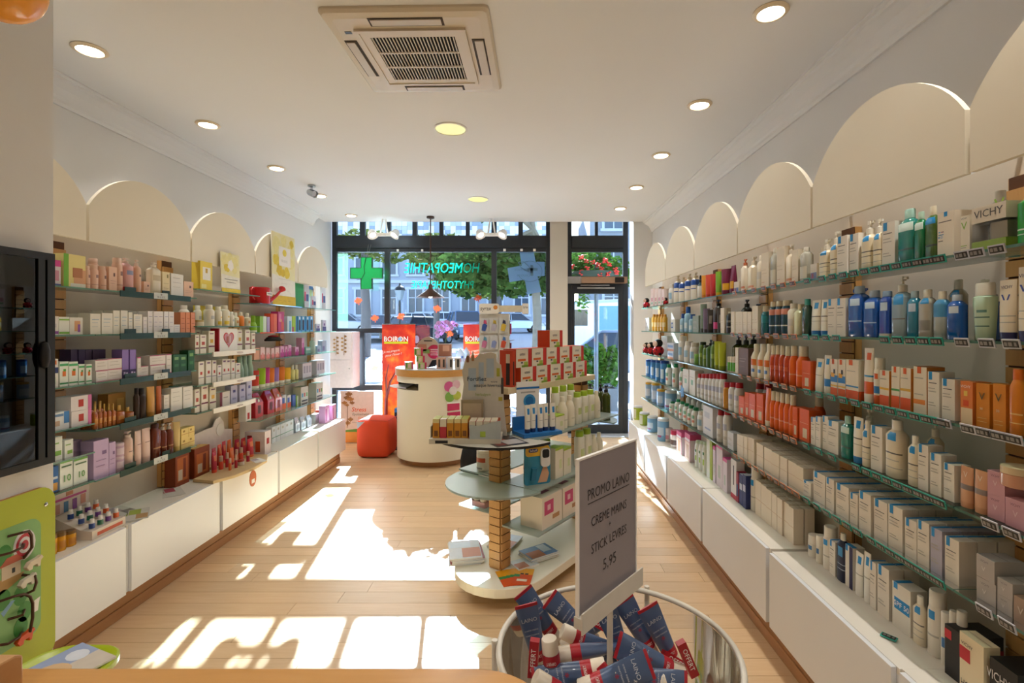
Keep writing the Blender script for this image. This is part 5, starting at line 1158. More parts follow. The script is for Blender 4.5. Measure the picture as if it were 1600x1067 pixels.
 'orbag': S(k='bag', desc='glossy orange gift bag with white badge', c='#d9641f', c2='#8a2a10', d=.09, wr=(.06, .13)),
 'whitered': S(k='carton', desc='white carton with red bottle picture', c='#e0d8d4', d=.06, decor=[('f', .3, .1, .7, .5, '#b02a2a')]),
 'smallcol': S(k='carton', desc='small multicolour carton', c='#d8d8dc', d=.05, decor=[('f', 0, 0, 1, .4, '#d8603a'), ('f', 0, .4, .6, .8, '#4a6ac0')], wr=(.03, .07)),
 'bluesmall': S(k='carton', desc='blue and white small carton', c='#3f62b0', d=.05, wr=(.03, .07)),
 'potbox': S(k='carton', desc='white tea carton with coloured swatches', c='#dcd8cc', d=.09, decor=[('f', .1, .35, .3, .6, '#4a9ac0'), ('f', .4, .35, .6, .6, '#c0624a'), ('f', .7, .35, .9, .6, '#6aa04a'), ('f', .1, .05, .9, .15, '#3a3a3e'), ('t', 0, 0, 1, 1, '#8a9a80')], wr=(.06, .16)),
 'whitegreen': S(k='carton', desc='white carton with green stripe', c='#e2e4e4', d=.06, decor=[('f', .0, .30, 1, .34, '#3f8a5a'), ('f', .3, .7, .7, .85, '#c0b8a8')], wr=(.04, .1)),
 'silverpack': S(k='bag', desc='silver refill pouch', c='#b8bcc4', c2='#8a90a0', d=.05, wr=(.05, .1)),
 'silvbox': S(k='carton', desc='large silver carton', c='#b4b0a8', d=.062, wr=(.08, .3)),
 'pinkclear': S(k='carton', desc='clear pink gift carton', c='#d8a0c8', d=.07, decor=[('f', .15, .1, .4, .8, '#c060a0'), ('f', .55, .1, .85, .8, '#e0c0d8')], wr=(.05, .12)),
 'redpack': S(k='carton', desc='coral gift pack', c='#d05a4a', d=.06, decor=[('f', .2, .5, .8, .9, '#dca0b8')], wr=(.05, .12)),
 'amberbox': S(k='carton', desc='amber brown gift carton with clear window', c='#8a3a14', name='gift_carton', d=.078, decor=[('f', .12, .12, .88, .8, '#b8622a'), ('f', .2, .15, .5, .45, '#c8b8a0'), ('f', .55, .2, .75, .75, '#7a2a10'), ('t', 0, 0, 1, 1, '#d09a50')], wr=(.06, .16)),
 'tallpump': S(k='bottle', desc='tall olive green bottle with black pump', c='#3d4a14', cap='#0f100e', pump=1, capf=.2, neck=.45, gloss=1, wr=(.05, .09)),
 'whitecone': S(k='bottle', desc='white curvy body bottle', c='#e6dec6', cap='#e9e2cc', capf=.16, neck=.45, p=2, sh=.3, wr=(.05, .08), prints=[(.3, .34, 2, '#c8c4a8')]),
 'greencap': S(k='bottle', desc='white bottle with lime green cap', c='#e6e2cf', cap='#9ab82e', capf=.16, neck=.9, capw=.9, p=3, dr=.8, wr=(.05, .08), sh=.04, prints=[(.35, .6, 1.5, '#c4d08a')]),
 'greentop': S(k='carton', desc='cream carton with lime green top', c='#e4dcc6', d=.07, decor=[('t', 0, 0, 1, 1, '#9ab82e'), ('f', 0, .92, 1, 1, '#9ab82e'), ('f', .5, .3, .8, .6, '#cfd6a0')], wr=(.05, .12)),
}
WR = ['right top shelf', 'right second shelf', 'right third shelf', 'right fourth shelf', 'right fifth shelf']
XI = 1.272
n5 = lambda s, x0, x1, y0, y1, n, **k: [(s, x0 + (x1-x0)*i/n, x0 + (x1-x0)*(i+1)/n, y0 + (y1-y0)*(i+.5)/n, k) for i in range(n)]
row(1, LV_R[0], XI, n5('pinkwhite_box', 1014, 1036, 451, 452, 4) + [
 ('whitemed', 1040, 1046, 444), ('blue_pump', 1047, 1055, 431), ('blue_pump', 1055, 1063, 433), ('blue_pump', 1064, 1072, 428), ('blue_pump', 1073, 1082, 426), ('dropper', 1084, 1091, 430),
 ('or_tube', 1092, 1098, 430), ('redor_tube', 1098, 1105, 429), ('red_tube', 1105, 1112, 428), ('lime_tube', 1113, 1121, 424), ('purple_tube', 1122, 1131, 420), ('purple_tube', 1132, 1143, 415),
 ('pic_box', 1143, 1150, 440), ('orange_pump', 1151, 1160, 405), ('white_pump', 1161, 1174, 401), ('white_btl', 1176, 1185, 399), ('orange_pump', 1183, 1191, 387, S(back=.07)), ('cream_box', 1186, 1197, 395),
 ('clear_btl', 1198, 1207, 388), ('cream_box', 1208, 1222, 386), ('white_pump', 1222, 1231, 382), ('cream_box', 1232, 1242, 390), ('clear_btl', 1243, 1255, 386), ('cream_box', 1246, 1266, 385, S(back=.09)), ('pic_box', 1260, 1270, 412),
 ('lrp_pump', 1272, 1288, 374), ('lrp_pump', 1289, 1303, 362), ('lrp_box', 1303, 1319, 369), ('lrp_box', 1320, 1335, 365), ('lrp_pump', 1337, 1355, 345), ('lrp_pump', 1356, 1370, 342), ('lrp_box', 1370, 1390, 347),
 ('teal_big', 1394, 1420, 327), ('green_gel', 1421, 1436, 331), ('olive_oil', 1437, 1455, 322), ('iso_box', 1457, 1483, 331), ('vichy_small', 1494, 1506, 337), ('vichy_gel', 1578, 1604, 284)], WR[0])
row(1, LV_R[1], XI, [('clear_box', 1005, 1013, 497)] + n5('yellow_btl', 1015, 1036, 491, 491, 5) + [('blue_pot', 1041, 1056, 499), ('bluegel', 1058, 1063, 490), ('bluegel', 1064, 1071, 479), ('bluegel', 1071, 1078, 491), ('sage_box', 1079, 1088, 493),
 ('sage_tube', 1090, 1096, 475), ('mauve_tube', 1094, 1101, 482), ('dark_tube', 1101, 1107, 484), ('dark_pump', 1108, 1117, 468), ('dark_tube', 1117, 1122, 482), ('cream_box', 1122, 1128, 481), ('black_btl', 1129, 1137, 487), ('black_pump', 1128, 1136, 468, S(back=.1)), ('black_pump', 1143, 1152, 475, S(back=.1)), ('black_pump', 1160, 1169, 478, S(back=.1))] +
 n5('cream_box', 1138, 1169, 487, 487, 5) + n5('cream_box', 1170, 1180, 478, 478, 2) + [('teal_btl', 1181, 1193, 478), ('salmon_btl', 1195, 1203, 471), ('salmon_btl', 1204, 1212, 470), ('salmon_btl', 1213, 1223, 469), ('white_btl', 1224, 1233, 474), ('paleyel_btl', 1234, 1244, 475), ('dkgreen_btl', 1247, 1257, 467),
 ('lrp_tube', 1258, 1273, 469), ('lrp_tube', 1274, 1286, 468), ('lrp_box', 1287, 1301, 467), ('lrp_box', 1302, 1316, 466), ('bluecap_pump', 1292, 1304, 452, S(back=.07)), ('bluecap_pump', 1306, 1318, 450, S(back=.07)), ('big_blue', 1318, 1340, 447), ('big_blue', 1341, 1364, 454), ('blue_jar', 1366, 1383, 455), ('clear_pump', 1385, 1408, 432), ('teal_sq', 1410, 1426, 455), ('clear_sq', 1428, 1446, 452), ('clear_sq', 1432, 1450, 437, S(back=.09)), ('bi_blue', 1448, 1470, 455), ('lrp_pump', 1462, 1482, 436, S(back=.1)), ('blue_sq', 1472, 1492, 460), ('blue_sq', 1492, 1506, 460, S(back=.07)), ('mint_cone', 1508, 1540, 442), ('vichy_tube', 1545, 1578, 437), ('vichy_tube', 1580, 1604, 416)], WR[1])
row(1, LV_R[2], XI, [('clear_box', 1016, 1025, 525, S(back=.1)), ('blueorange_box', 1037, 1053, 536, S(stack=2)), ('whitemed', 1054, 1062, 525), ('whitemed', 1063, 1071, 533), ('whitemed', 1072, 1080, 535), ('green_jar', 1079, 1086, 553), ('green_btl', 1087, 1093, 534), ('green_btl', 1093, 1099, 539), ('green_pump', 1099, 1104, 531), ('green_btl', 1105, 1111, 533), ('limebot', 1112, 1118, 533), ('limebot', 1119, 1124, 535), ('olive_pump', 1126, 1134, 524, S(back=.05)), ('olive_pump', 1137, 1145, 524, S(back=.05)), ('olive_pump', 1147, 1156, 522, S(back=.05)), ('tri_jar', 1132, 1136, 557), ('tri_jar', 1136, 1140, 557), ('tri_jar', 1140, 1144, 557), ('cream_box', 1145, 1150, 543), ('brown_box', 1151, 1165, 544),
 ('lotus', 1167, 1176, 537), ('lotus', 1177, 1186, 537), ('lotus', 1187, 1196, 537), ('redbottle', 1197, 1203, 540), ('redbottle', 1204, 1210, 539), ('redbottle', 1211, 1217, 540), ('redbottle', 1218, 1225, 541), ('orspray', 1226, 1234, 540), ('orspray', 1235, 1248, 541), ('orbox', 1249, 1262, 564), ('wbtube', 1265, 1278, 560), ('kidtube', 1280, 1290, 555), ('kidbox', 1291, 1302, 561), ('kidbox', 1303, 1314, 562), ('sunbox', 1316, 1337, 562), ('suntube', 1340, 1356, 544), ('sunspray', 1357, 1367, 559), ('sunbox_y', 1368, 1384, 579), ('sunbox_g', 1386, 1399, 573), ('sunbox_y', 1401, 1417, 575), ('sunbox_o', 1419, 1439, 573), ('lrp_box', 1441, 1459, 581), ('lrp_box', 1462, 1482, 592), ('vsun_box', 1494, 1513, 596), ('vsun_or', 1515, 1536, 599), ('vsun_or', 1540, 1562, 600), ('vsun_btl', 1566, 1590, 577), ('blue_tube2', 1592, 1615, 560)], WR[2])
row(1, LV_R[3], XI, n5('blue_tin', 1004, 1034, 561, 564, 4) + [('grn_white', 1035, 1042, 569), ('grn_white', 1043, 1055, 568), ('grn_white', 1056, 1063, 574), ('grn_box', 1064, 1072, 577), ('grn_box', 1073, 1083, 578)] + n5('redcap', 1084, 1124, 584, 583, 7) + [('amber_red', 1124, 1131, 597), ('redcap', 1132, 1140, 597), ('redcap', 1141, 1149, 598), ('orbox', 1150, 1158, 619), ('orbox', 1159, 1165, 613), ('orbox', 1166, 1177, 615), ('orbox', 1178, 1188, 615), ('redcap', 1152, 1160, 599, S(back=.08)), ('redcap', 1163, 1172, 599, S(back=.08)), ('ortube', 1189, 1197, 606), ('orspray', 1197, 1203, 611), ('orspray', 1204, 1210, 612), ('orspray', 1211, 1217, 614), ('orspray', 1218, 1225, 615), ('orspray', 1226, 1233, 617), ('orspray', 1236, 1246, 618, S(back=.08)), ('orbox', 1234, 1241, 636), ('orbox', 1242, 1260, 639),
 ('lrp_box', 1262, 1269, 652), ('lrp_box', 1270, 1278, 651), ('lrp_box', 1279, 1287, 650), ('lrp_box', 1288, 1305, 658), ('teal_big', 1307, 1321, 650), ('lrp_pump', 1312, 1326, 638, S(back=.07)), ('lrp_tube', 1324, 1338, 652), ('lrp_bottle', 1340, 1351, 657), ('lrp_box', 1353, 1371, 666), ('lrp_pump', 1346, 1360, 641, S(back=.08)), ('lrp_bottle', 1373, 1398, 656), ('lrp_pump', 1402, 1420, 655, S(back=.08)), ('lrp_bottle', 1410, 1426, 680), ('lrp_box', 1428, 1443, 695), ('lrp_box', 1446, 1463, 709), ('lrp_box', 1466, 1483, 725), ('peachtube', 1488, 1509, 729), ('peachtube', 1513, 1529, 735), ('pinkbox', 1532, 1560, 737, S(stack=2)), ('pinkbox', 1563, 1600, 782)], WR[3])
row(1, LV_R[4], XI, [('tin_by', 1004, 1010, 597), ('tin_by', 1011, 1022, 598), ('tin_by', 1022, 1028, 608), ('tin_b', 1029, 1046, 610), ('grn_white', 1040, 1048, 627)] + n5('grn_white', 1049, 1082, 622, 638, 5) + n5('grn_white', 1052, 1082, 612, 622, 4, back=.08) + [('whitemed', 1083, 1092, 642), ('whitebox_m', 1094, 1111, 635), ('redcap', 1113, 1122, 640), ('redcap', 1123, 1132, 638), ('graybox', 1133, 1142, 675)] +
 n5('cream_deep', 1147, 1175, 678, 686, 5) + n5('cream_deep', 1176, 1250, 690, 732, 6) + [('lrp_box', 1251, 1263, 752), ('lrp_deep', 1265, 1284, 739), ('lrp_deep', 1286, 1299, 748), ('lrp_deep', 1301, 1321, 758), ('lrp_deep', 1323, 1335, 771), ('lrp_deep', 1337, 1356, 770), ('lrp_deep', 1358, 1379, 782), ('lrp_deep', 1382, 1404, 791), ('lrp_deep', 1407, 1425, 812), ('lrp_deep', 1427, 1445, 815), ('lrp_lav', 1447, 1465, 826), ('lrp_deep', 1468, 1490, 841), ('silverbox', 1516, 1546, 871, S(stack=2)), ('silverbox', 1550, 1571, 907, S(stack=2)), ('copperbox', 1574, 1600, 936)], WR[4])
CT = 'right cabinet top'
row(1, -1.09, 1.235, [('tin_g', 984, 992, 634), ('tin_g', 992, 1004, 644), ('tin_b', 1005, 1015, 650), ('tin_b', 1017, 1035, 653)], CT)
row(1, -1.09, 1.29, [('whitepink', 1032, 1040, 668), ('redlid', 1041, 1051, 672), ('pinkmilk', 1053, 1062, 674), ('pinkmilk', 1063, 1080, 677), ('grnstripe', 1081, 1086, 688), ('grnstripe', 1087, 1092, 689), ('grnstripe', 1093, 1098, 690), ('limebox', 1099, 1110, 683), ('pinkw', 1110, 1114, 697), ('pinkw', 1115, 1125, 694), ('pinkw', 1126, 1133, 716), ('wred', 1134, 1150, 718), ('crimson', 1146, 1151, 737), ('navybox', 1151, 1156, 741), ('navybox', 1157, 1162, 742)], CT)
row(1, -1.09, 1.315, [('wspray', 1166, 1175, 728)] + n5('cream_deep', 1176, 1236, 748, 796, 7, rows=2), CT)
row(1, -1.098, 1.335, [('deo', 1254, 1266, 835), ('deo', 1268, 1276, 836), ('wspray', 1277, 1290, 822), ('lrp_box', 1291, 1300, 845), ('navy_btl', 1301, 1313, 833), ('navy_btl', 1318, 1336, 831, S(back=.07)), ('purplebox', 1314, 1326, 853), ('lrp_wtube', 1328, 1340, 863), ('lrp_wtube', 1342, 1352, 863), ('lrp_deep', 1354, 1364, 878, S(rows=1)), ('lrp_deep', 1366, 1384, 885, S(rows=2)), ('lrp_spf', 1388, 1416, 915, S(rows=2)), ('lrp_bottle', 1418, 1434, 931), ('wspray', 1437, 1458, 922), ('deo', 1460, 1472, 956), ('deo', 1473, 1484, 954), ('deo', 1485, 1496, 954)], CT)
row(1, -1.09, 1.30, [('blk_homme', 1476, 1493, 985)], CT)
row(1, -1.09, 1.26, [('wht_homme', 1496, 1524, 998), ('blk_vichy', 1536, 1580, 1040)], CT)
# ---------------------------------------------------------------- left wall
XL_ = -2.292
WL = lambda l: 'left pillar-end %s shelf' % LVN[l]
row(-1, .205, XL_, [('magentabox', 84, 101, 406), ('babybox', 103, 138, 398), ('peachbtl', 139, 147, 415), ('peachbtl', 148, 162, 414), ('peachbtl', 163, 173, 416), ('peachbox', 174, 187, 417), ('peachbtl', 172, 184, 404, S(back=.08)), ('peachbtl', 187, 199, 403), ('giftpump', 200, 216, 403), ('peachpump', 217, 227, 406), ('peachbox', 229, 239, 440), ('floralbox', 229, 242, 415, S(back=.08)), ('whitepump2', 241, 256, 410), ('creambox', 257, 269, 425), ('whitebox', 270, 290, 428), ('peachbox', 291, 306, 440)], 'left pillar-end top shelf')
row(-1, -.035, XL_, [('purplepot', 84, 96, 494), ('greenpot', 97, 114, 495), ('colorpot', 115, 135, 496), ('nuxeblue', 145, 161, 490), ('nuxeblue', 162, 180, 489), ('nuxeblue', 182, 192, 485), ('nuxeblue', 193, 205, 485), ('nuxeblue', 205, 212, 488), ('nuxeblue', 213, 227, 491, S(stack=2)), ('nuxelil', 228, 234, 495)] + n5('nuxelil', 235, 275, 486, 487, 5) + [('nuxelil', 276, 285, 507)] + n5('salmonbox', 286, 308, 488, 488, 3), WL(1))
row(-1, -.29, XL_, [('orfruit', 84, 97, 561), ('greenfruit', 98, 112, 565), ('greenfruit', 113, 127, 565), ('greenfruit', 128, 137, 569), ('greenfruit', 138, 147, 569), ('pinkline', 153, 172, 562, S(stack=2)), ('pinkline', 173, 195, 560, S(stack=2))] + n5('darkpurple', 140, 192, 546, 546, 5, back=.08) + [('purplebox2', 196, 206, 546), ('purplebox2', 207, 218, 546), ('pinkline', 219, 223, 558), ('pinkline', 224, 237, 572), ('pinkline', 238, 262, 555, S(stack=2)), ('pinkline', 263, 271, 553), ('greenbox', 273, 284, 554), ('greenbox', 285, 296, 554), ('greenbox', 297, 307, 547)], WL(2))
row(-1, -.50, XL_, [('bluemed', 84, 114, 644), ('poppy', 116, 148, 618, S(stack=2))], 'left pillar-side fourth shelf')
row(-1, -.54, XL_, n5('oil', 151, 186, 632, 630, 5) + n5('oil', 153, 184, 628, 626, 4, back=.06) + [('oil', 188, 200, 633), ('oil', 201, 215, 636), ('goldbox', 198, 225, 614, S(back=.09)), ('darkbtl', 217, 223, 606), ('darkbtl', 225, 234, 606), ('goldtube', 236, 249, 604), ('ambertube', 250, 258, 603), ('whitebox', 260, 269, 617), ('whitebox', 270, 288, 606), ('whitebox', 289, 305, 604)], 'left oil-bottle shelf')
row(-1, -.65, XL_, [('leafbox', 84, 103, 683), ('leafbox', 105, 119, 687)], 'left pillar-side fifth shelf')
row(-1, -.80, XL_, [('bluefood', 84, 97, 729), ('dietbox', 98, 118, 719), ('dietbox', 120, 142, 715)], 'left pillar-side sixth shelf')
row(-1, -.805, XL_, [('lilacbox', 150, 174, 687), ('lilacbox', 146, 160, 688, S(back=.09)), ('lilacbox', 175, 186, 691), ('lilacjar', 188, 202, 692, S(stack=2)), ('pinkpump', 203, 215, 674), ('pinktube', 217, 227, 673), ('pinktube', 229, 242, 669), ('brownbtl', 244, 257, 662), ('brownpump', 258, 267, 662), ('brownpump', 268, 277, 661), ('honeytube', 278, 285, 659), ('honeybox', 286, 298, 669, S(stack=2)), ('honeybox', 299, 308, 666, S(stack=2))], 'left shower-bottle shelf')
WM = lambda l: 'left mid-bay %s shelf' % LVN[l]
row(-1, .27, XL_, [('yellowgift', 315, 335, 409)], WM(0))
row(-1, .012, XL_, [('smalljar', 312, 328, 500), ('wbot', 310, 320, 477, S(back=.08)), ('wbot', 326, 333, 477, S(back=.06)), ('wbot', 331, 342, 476), ('yelbot', 345, 352, 479), ('yelbot', 355, 365, 477), ('wbot', 366, 370, 487), ('honeyspray', 371, 379, 488), ('orangebtl', 380, 387, 488), ('honeyspray', 389, 397, 489)], WM(1))
row(-1, -.181, XL_, [('wel_box', 309, 315, 523), ('wel_box', 316, 326, 523), ('wel_boxy', 330, 339, 517), ('wel_box', 312, 322, 514, S(back=.06)), ('wel_boxy', 322, 330, 515, S(back=.06)), ('wel_boxy', 372, 384, 515), ('wel_box', 385, 394, 515), ('wel_box', 396, 402, 520)], WM(2))
row(-1, -.40, XL_, [('wel_slim', 314, 323, 565), ('wel_slim', 325, 334, 563), ('wel_slim', 335, 342, 563), ('wel_slim', 342, 349, 570), ('wel_slim', 350, 357, 561), ('wel_slim', 357, 364, 561), ('wel_slim', 364, 370, 561), ('wel_slim', 371, 378, 567), ('wel_cone', 379, 386, 557), ('wel_cone', 386, 393, 556), ('wel_cone', 394, 401, 555)], WM(3))
row(-1, -.59, XL_, [('wel_box', 308, 316, 608), ('wel_box', 317, 329, 601), ('wel_boxy', 330, 342, 604), ('wel_wide', 346, 362, 612), ('wel_lil', 363, 375, 602), ('wel_lil', 376, 388, 601), ('wel_lil', 389, 397, 595)], WM(4))
WF = lambda l: 'left window-end %s shelf' % LVN[l]
row(-1, .21, -2.365, [('grnbox_e', 460, 478, 443), ('blister', 476, 488, 445, S(d=.02)), ('blister', 489, 497, 463), ('clearpack', 489, 500, 447, S(back=.05)), ('blister', 503, 512, 448)], WF(0))
row(-1, -.04, -2.365, [('greencone', 399, 407, 493), ('ltgreenbox', 408, 419, 494), ('lilacslim', 420, 424, 495), ('orangered', 425, 435, 490), ('pinkfloral', 436, 448, 487), ('bluewhite', 451, 458, 494), ('limeblue', 459, 466, 494), ('combpack', 468, 473, 494), ('combpack', 474, 479, 494), ('combpack', 480, 485, 494), ('combpack', 486, 492, 494), ('navydisp', 478, 500, 484, S(back=.06)), ('violetblister', 496, 503, 506), ('violetblister', 505, 512, 500)], WF(1))
row(-1, -.277, -2.365, [('peachfade', 400, 408, 544), ('pinkfade', 409, 418, 542), ('pinkfade', 419, 425, 543), ('pinkfade', 426, 431, 544), ('pinkfade', 432, 440, 543), ('magfade', 441, 447, 541), ('magfade', 448, 452, 541), ('magfade', 453, 458, 539), ('magfade', 459, 474, 542), ('magfade', 474, 478, 528), ('tealpack', 479, 489, 542), ('palebtl', 491, 497, 527), ('paleblue', 498, 504, 540, S(d=.05)), ('paleblue', 505, 512, 532, S(d=.05))], WF(2))
row(-1, -.53, -2.365, [('redgel', 398, 410, 579), ('limegel', 411, 418, 575), ('maggel', 419, 424, 574), ('orgel', 425, 432, 575), ('lilgel', 433, 439, 574), ('orgel', 441, 448, 573), ('yelgel', 449, 459, 574), ('yelbtl', 460, 465, 570), ('yelbtl', 466, 470, 570), ('wavebox', 472, 492, 567), ('wavebox', 494, 512, 563)], WF(3))
row(-1, -.79, -2.365, [('whitered', 386, 395, 632), ('redbag', 396, 418, 614), ('redbag', 420, 431, 610), ('orbag', 432, 443, 607), ('smallcol', 444, 450, 617), ('smallcol', 451, 458, 617), ('bluesmall', 459, 465, 617), ('ltgreenbox', 465, 468, 618), ('potbox', 469, 488, 604), ('potbox', 490, 512, 598)], WF(4))
LT = 'left cabinet top'
row(-1, -1.09, -2.26, [('honeyjar', 85, 97, 835), ('honeyjar', 99, 111, 831), ('honeyjar', 114, 127, 828), ('honeyjar', 86, 97, 828, S(back=.085)), ('honeyjar', 101, 112, 826, S(back=.085))], LT)
row(-1, -1.09, -2.385, [('amberbox', 278, 300, 703), ('amberbox', 303, 334, 698)], LT)
row(-1, -1.09, -2.40, n5('whitegreen', 427, 461, 668, 655, 5) + [('silverpack', 463, 471, 652), ('silverpack', 472, 480, 651), ('silverpack', 481, 490, 649), ('silvbox', 492, 506, 646), ('redpack', 502, 508, 640)], LT)
row(-1, -1.09, -2.30, [('pinkclear', 509, 518, 633), ('pinkclear', 520, 528, 632)], LT)
# ---------------------------------------------------------------- odd items on the wall shelves
def lady(loc, h, rz, w): place('lady', h*.8, h*.8, h, loc, rz, w)
for l, px, h_, w_ in ((0, 1009, .11, 'right top shelf'), (0, 1038.5, .07, 'right top shelf'), (2, 1009, .12, 'right third shelf'), (2, 1016, .13, 'right third shelf'), (2, 1027, .17, 'right third shelf')):
    Y = F*1.29/(px - CX); place('lady', h_*.8, h_*.8, h_, (1.30, Y, EYE + LV_R[l] + .0005), R(-60), w_)
place('peachjar', .075, .075, .055, (1.31, 1.325, EYE + LV_R[3] + .1055), R(-90), 'right fourth shelf', 'on pink carton')
# clear gift case on the right top shelf
t = thing('gift_case', 'clear gift case with lime base on right top shelf', 'gift case')
ya, yb = F*1.275/(1513 - CX), F*1.275/(1566 - CX); z0 = EYE + LV_R[0] + .0005; zt = EYE + (CY - 304)*yb/F - .015
xf, xb_ = 1.285, 1.40
b = MB(); b.box(xf, xb_, yb, ya, z0, z0 + .028, mat('#93ad3c', .4)); b.build('base', t)
b = MB(); b.box(xf, xb_, yb, ya, zt - .045, zt, mat('#e2d6c2', .5)); b.text('VICHY', .03, Matrix.Translation((xf - .001, (ya+yb)/2, zt - .022)) @ Matrix.Rotation(R(-90), 4, 'Z') @ Matrix.Rotation(R(90), 4, 'X'), mat('#5a5650', .5, var=0), .005); b.build('header', t)
b = MB(); b.box(xf + .001, xb_ - .001, yb + .001, ya - .001, z0 + .028, zt - .045, m_acryl); b.build('clear_sleeve', t)
b = MB(); b.box(xf + .012, xf + .06, yb + .008, yb + .055, z0 + .029, zt - .05, mat('#e6dcc6', .5)); b.text('V', .05, Matrix.Translation((xf + .0113, yb + .031, z0 + .12)) @ Matrix.Rotation(R(-90), 4, 'Z') @ Matrix.Rotation(R(90), 4, 'X'), mat('#8fb843', .5, var=0), .01); b.build('inner_carton', t)
b = MB(); b.lathe([(.02, 0), (.022, .01), (.022, .1), (.012, .115), (.012, .14)], mat('#cfcac0', .3), 14, (xf + .05, ya - .035, z0 + .029)); b.build('inner_bottle', t)
# loose price holder lying on the near cabinet
p = at_z(1389, 997, .523); o = linked('price_tag_holder', TG['teal'], None, (p.x, p.y, .5265), (0, R(88), R(38))); tag(o, 'loose teal price tag holder lying on near right cabinet', 'price tag')
# blue flower wobbler
t = thing('shelf_wobbler', 'blue flower-shaped shelf wobbler under right fourth shelf', 'shelf wobbler')
p = at(1066, 612, F*1.255/(1066 - CX)); b = MB()
b.prism([(p.y + (.045 + .012*math.cos(5*R(a)))*math.cos(R(a)), p.z + (.045 + .012*math.cos(5*R(a)))*math.sin(R(a))) for a in range(0, 360, 15)], 1.252, 1.2545, mat('#4a90cc', .5), 'x'); b.build('flower', t)
b = MB(); b.tube([(1.2545, p.y, p.z + .03), (1.256, p.y, EYE + LV_R[3] - .002)], .0015, m_acryl, 5); b.build('spring_strip', t)
# big yellow poster standing on the left top shelf
def panel_yz(name, parent, x, lean, ya, yb, z0, z1, th, mt):
    """upright card facing +X, leaning back; returns matrix (local x = -Y world to the right when seen from the aisle, y up)"""
    M = Matrix.Translation((x, ya, z0)) @ Matrix.Rotation(R(90), 4, 'Z') @ Matrix.Rotation(R(90 - lean), 4, 'X')
    b = MB(); b.box(0, yb - ya, 0, z1 - z0, -th, 0, mt, M=M); b.build(name, parent)
    return M
t = thing('yellow_poster', 'tall white and yellow watercolour poster on left top shelf', 'poster')
zz = EYE + .211; ya, yb = F*2.30/(CX - 424), F*2.30/(CX - 460)
W_, H_ = yb - ya, .66
M = panel_yz('card', t, -2.290, .8, ya, yb, zz, zz + H_, .006, mat('#ece8dc', .5))
def blob(b, M, cx, cy, r, mt, k=.0012, seed=0):
    rnd = random.Random(seed); n = 14
    b.poly([M @ Vector((cx + r*(rnd.uniform(.7, 1.15))*math.cos(2*PI*i/n), cy + r*(rnd.uniform(.7, 1.15))*math.sin(2*PI*i/n), k)) for i in range(n)], mt)
y1, y2, y3 = mat('#e2c93e', .55, var=.15), mat('#ece19a', .55, var=.1), mat('#d8b820', .55, var=.15)
b = MB(); b.poly([M @ Vector(q) for q in ((0, .42*H_, .0005), (W_, .36*H_, .0005), (W_, H_, .0005), (0, H_, .0005))], mat('#eee6b4', .55, var=.1, scale=12))
for k, (cx, cy, r, m_) in enumerate(((.2, .85, .16, y2), (.5, .9, .14, y2), (.8, .8, .16, y2), (.18, .62, .14, y1), (.3, .5, .14, y3), (.82, .6, .14, y2), (.62, .46, .13, y1), (.45, .45, .1, y3), (.15, .75, .1, y2), (.85, .9, .1, y1))): blob(b, M, cx*W_, cy*H_, r*W_, m_, .0010 + .0001*k, k)
b.poly([M @ Vector(q) for q in ((.28*W_, .55*H_, .003), (.78*W_, .55*H_, .003), (.78*W_, .82*H_, .003), (.28*W_, .82*H_, .003))], m_paper)
b.poly([M @ Vector((.52*W_ + .09*W_*math.sin(2*PI*i/12), (.74 + .05*math.cos(2*PI*i/12))*H_, .0035)) for i in range(12)], y1)
b.poly([M @ Vector(q) for q in ((0, 0, .003), (W_, 0, .003), (W_, .13*H_, .003), (0, .13*H_, .003))], y3)
for s, cy, z, c in (('l l l l l l l', .62, .035, '#8a8478'), ('- - - - - - - - -', .37, .04, '#8a8a8a'), ('- - - - -', .31, .04, '#9a9a9a'), ('- - - - - - - - - -', .21, .03, '#9a9a9a'), ('- -    - -    - -', .065, .04, '#6a5a1a')):
    b.text(s, z, M @ Matrix.Translation((W_/2, cy*H_, .004)), mat(c, .6, var=0), 0, W_*.85)
b.build('print', t)
t = thing('leaning_card', 'white and yellow card leaning on left mid-bay top shelf', 'card')
ya, yb = F*2.29/(CX - 346), F*2.29/(CX - 375); W_, H_ = yb - ya, .30
M = panel_yz('card', t, -2.288, 2, ya, yb, EYE + .2705, EYE + .2705 + H_, .005, mat('#ece7d8', .5))
b = MB(); b.poly([M @ Vector(q) for q in ((0, .45*H_, .0005), (W_, .4*H_, .0005), (W_, H_, .0005), (0, H_, .0005))], mat('#eee6b4', .55, var=.1, scale=12))
for k, (cx, cy, r, m_) in enumerate(((.2, .8, .2, y2), (.75, .8, .2, y2), (.3, .62, .15, y1), (.7, .6, .15, y2), (.5, .9, .15, y2))): blob(b, M, cx*W_, cy*H_, r*W_, m_, .001 + .0001*k, 20 + k)
blob(b, M, .5*W_, .7*H_, .18*W_, m_paper, .003, 4)
b.poly([M @ Vector(q) for q in ((0, 0, .003), (W_, 0, .003), (W_, .1*H_, .003), (0, .1*H_, .003))], y1)
b.box(W_*.15, W_*.85, .32*H_, .335*H_, .003, .0035, m_grey, M=M); b.box(W_*.25, W_*.75, .25*H_, .262*H_, .003, .0035, m_grey, M=M)
b.build('print', t)
t = thing('brand_card', 'taupe lettered card at back of left top shelf', 'card')
ya, yb = 3.16, 3.38; M = panel_yz('card', t, -2.44, 2, ya, yb, EYE + .2055, EYE + .36, .004, mat('#a8987f', .5))
b = MB(); b.text('BIO-BEAUTE', .03, M @ Matrix.Translation((.11, .10, .002)), m_ink, .004, .19); b.text('NUXE', .026, M @ Matrix.Translation((.11, .055, .002)), m_ink, .004); b.build('print', t)
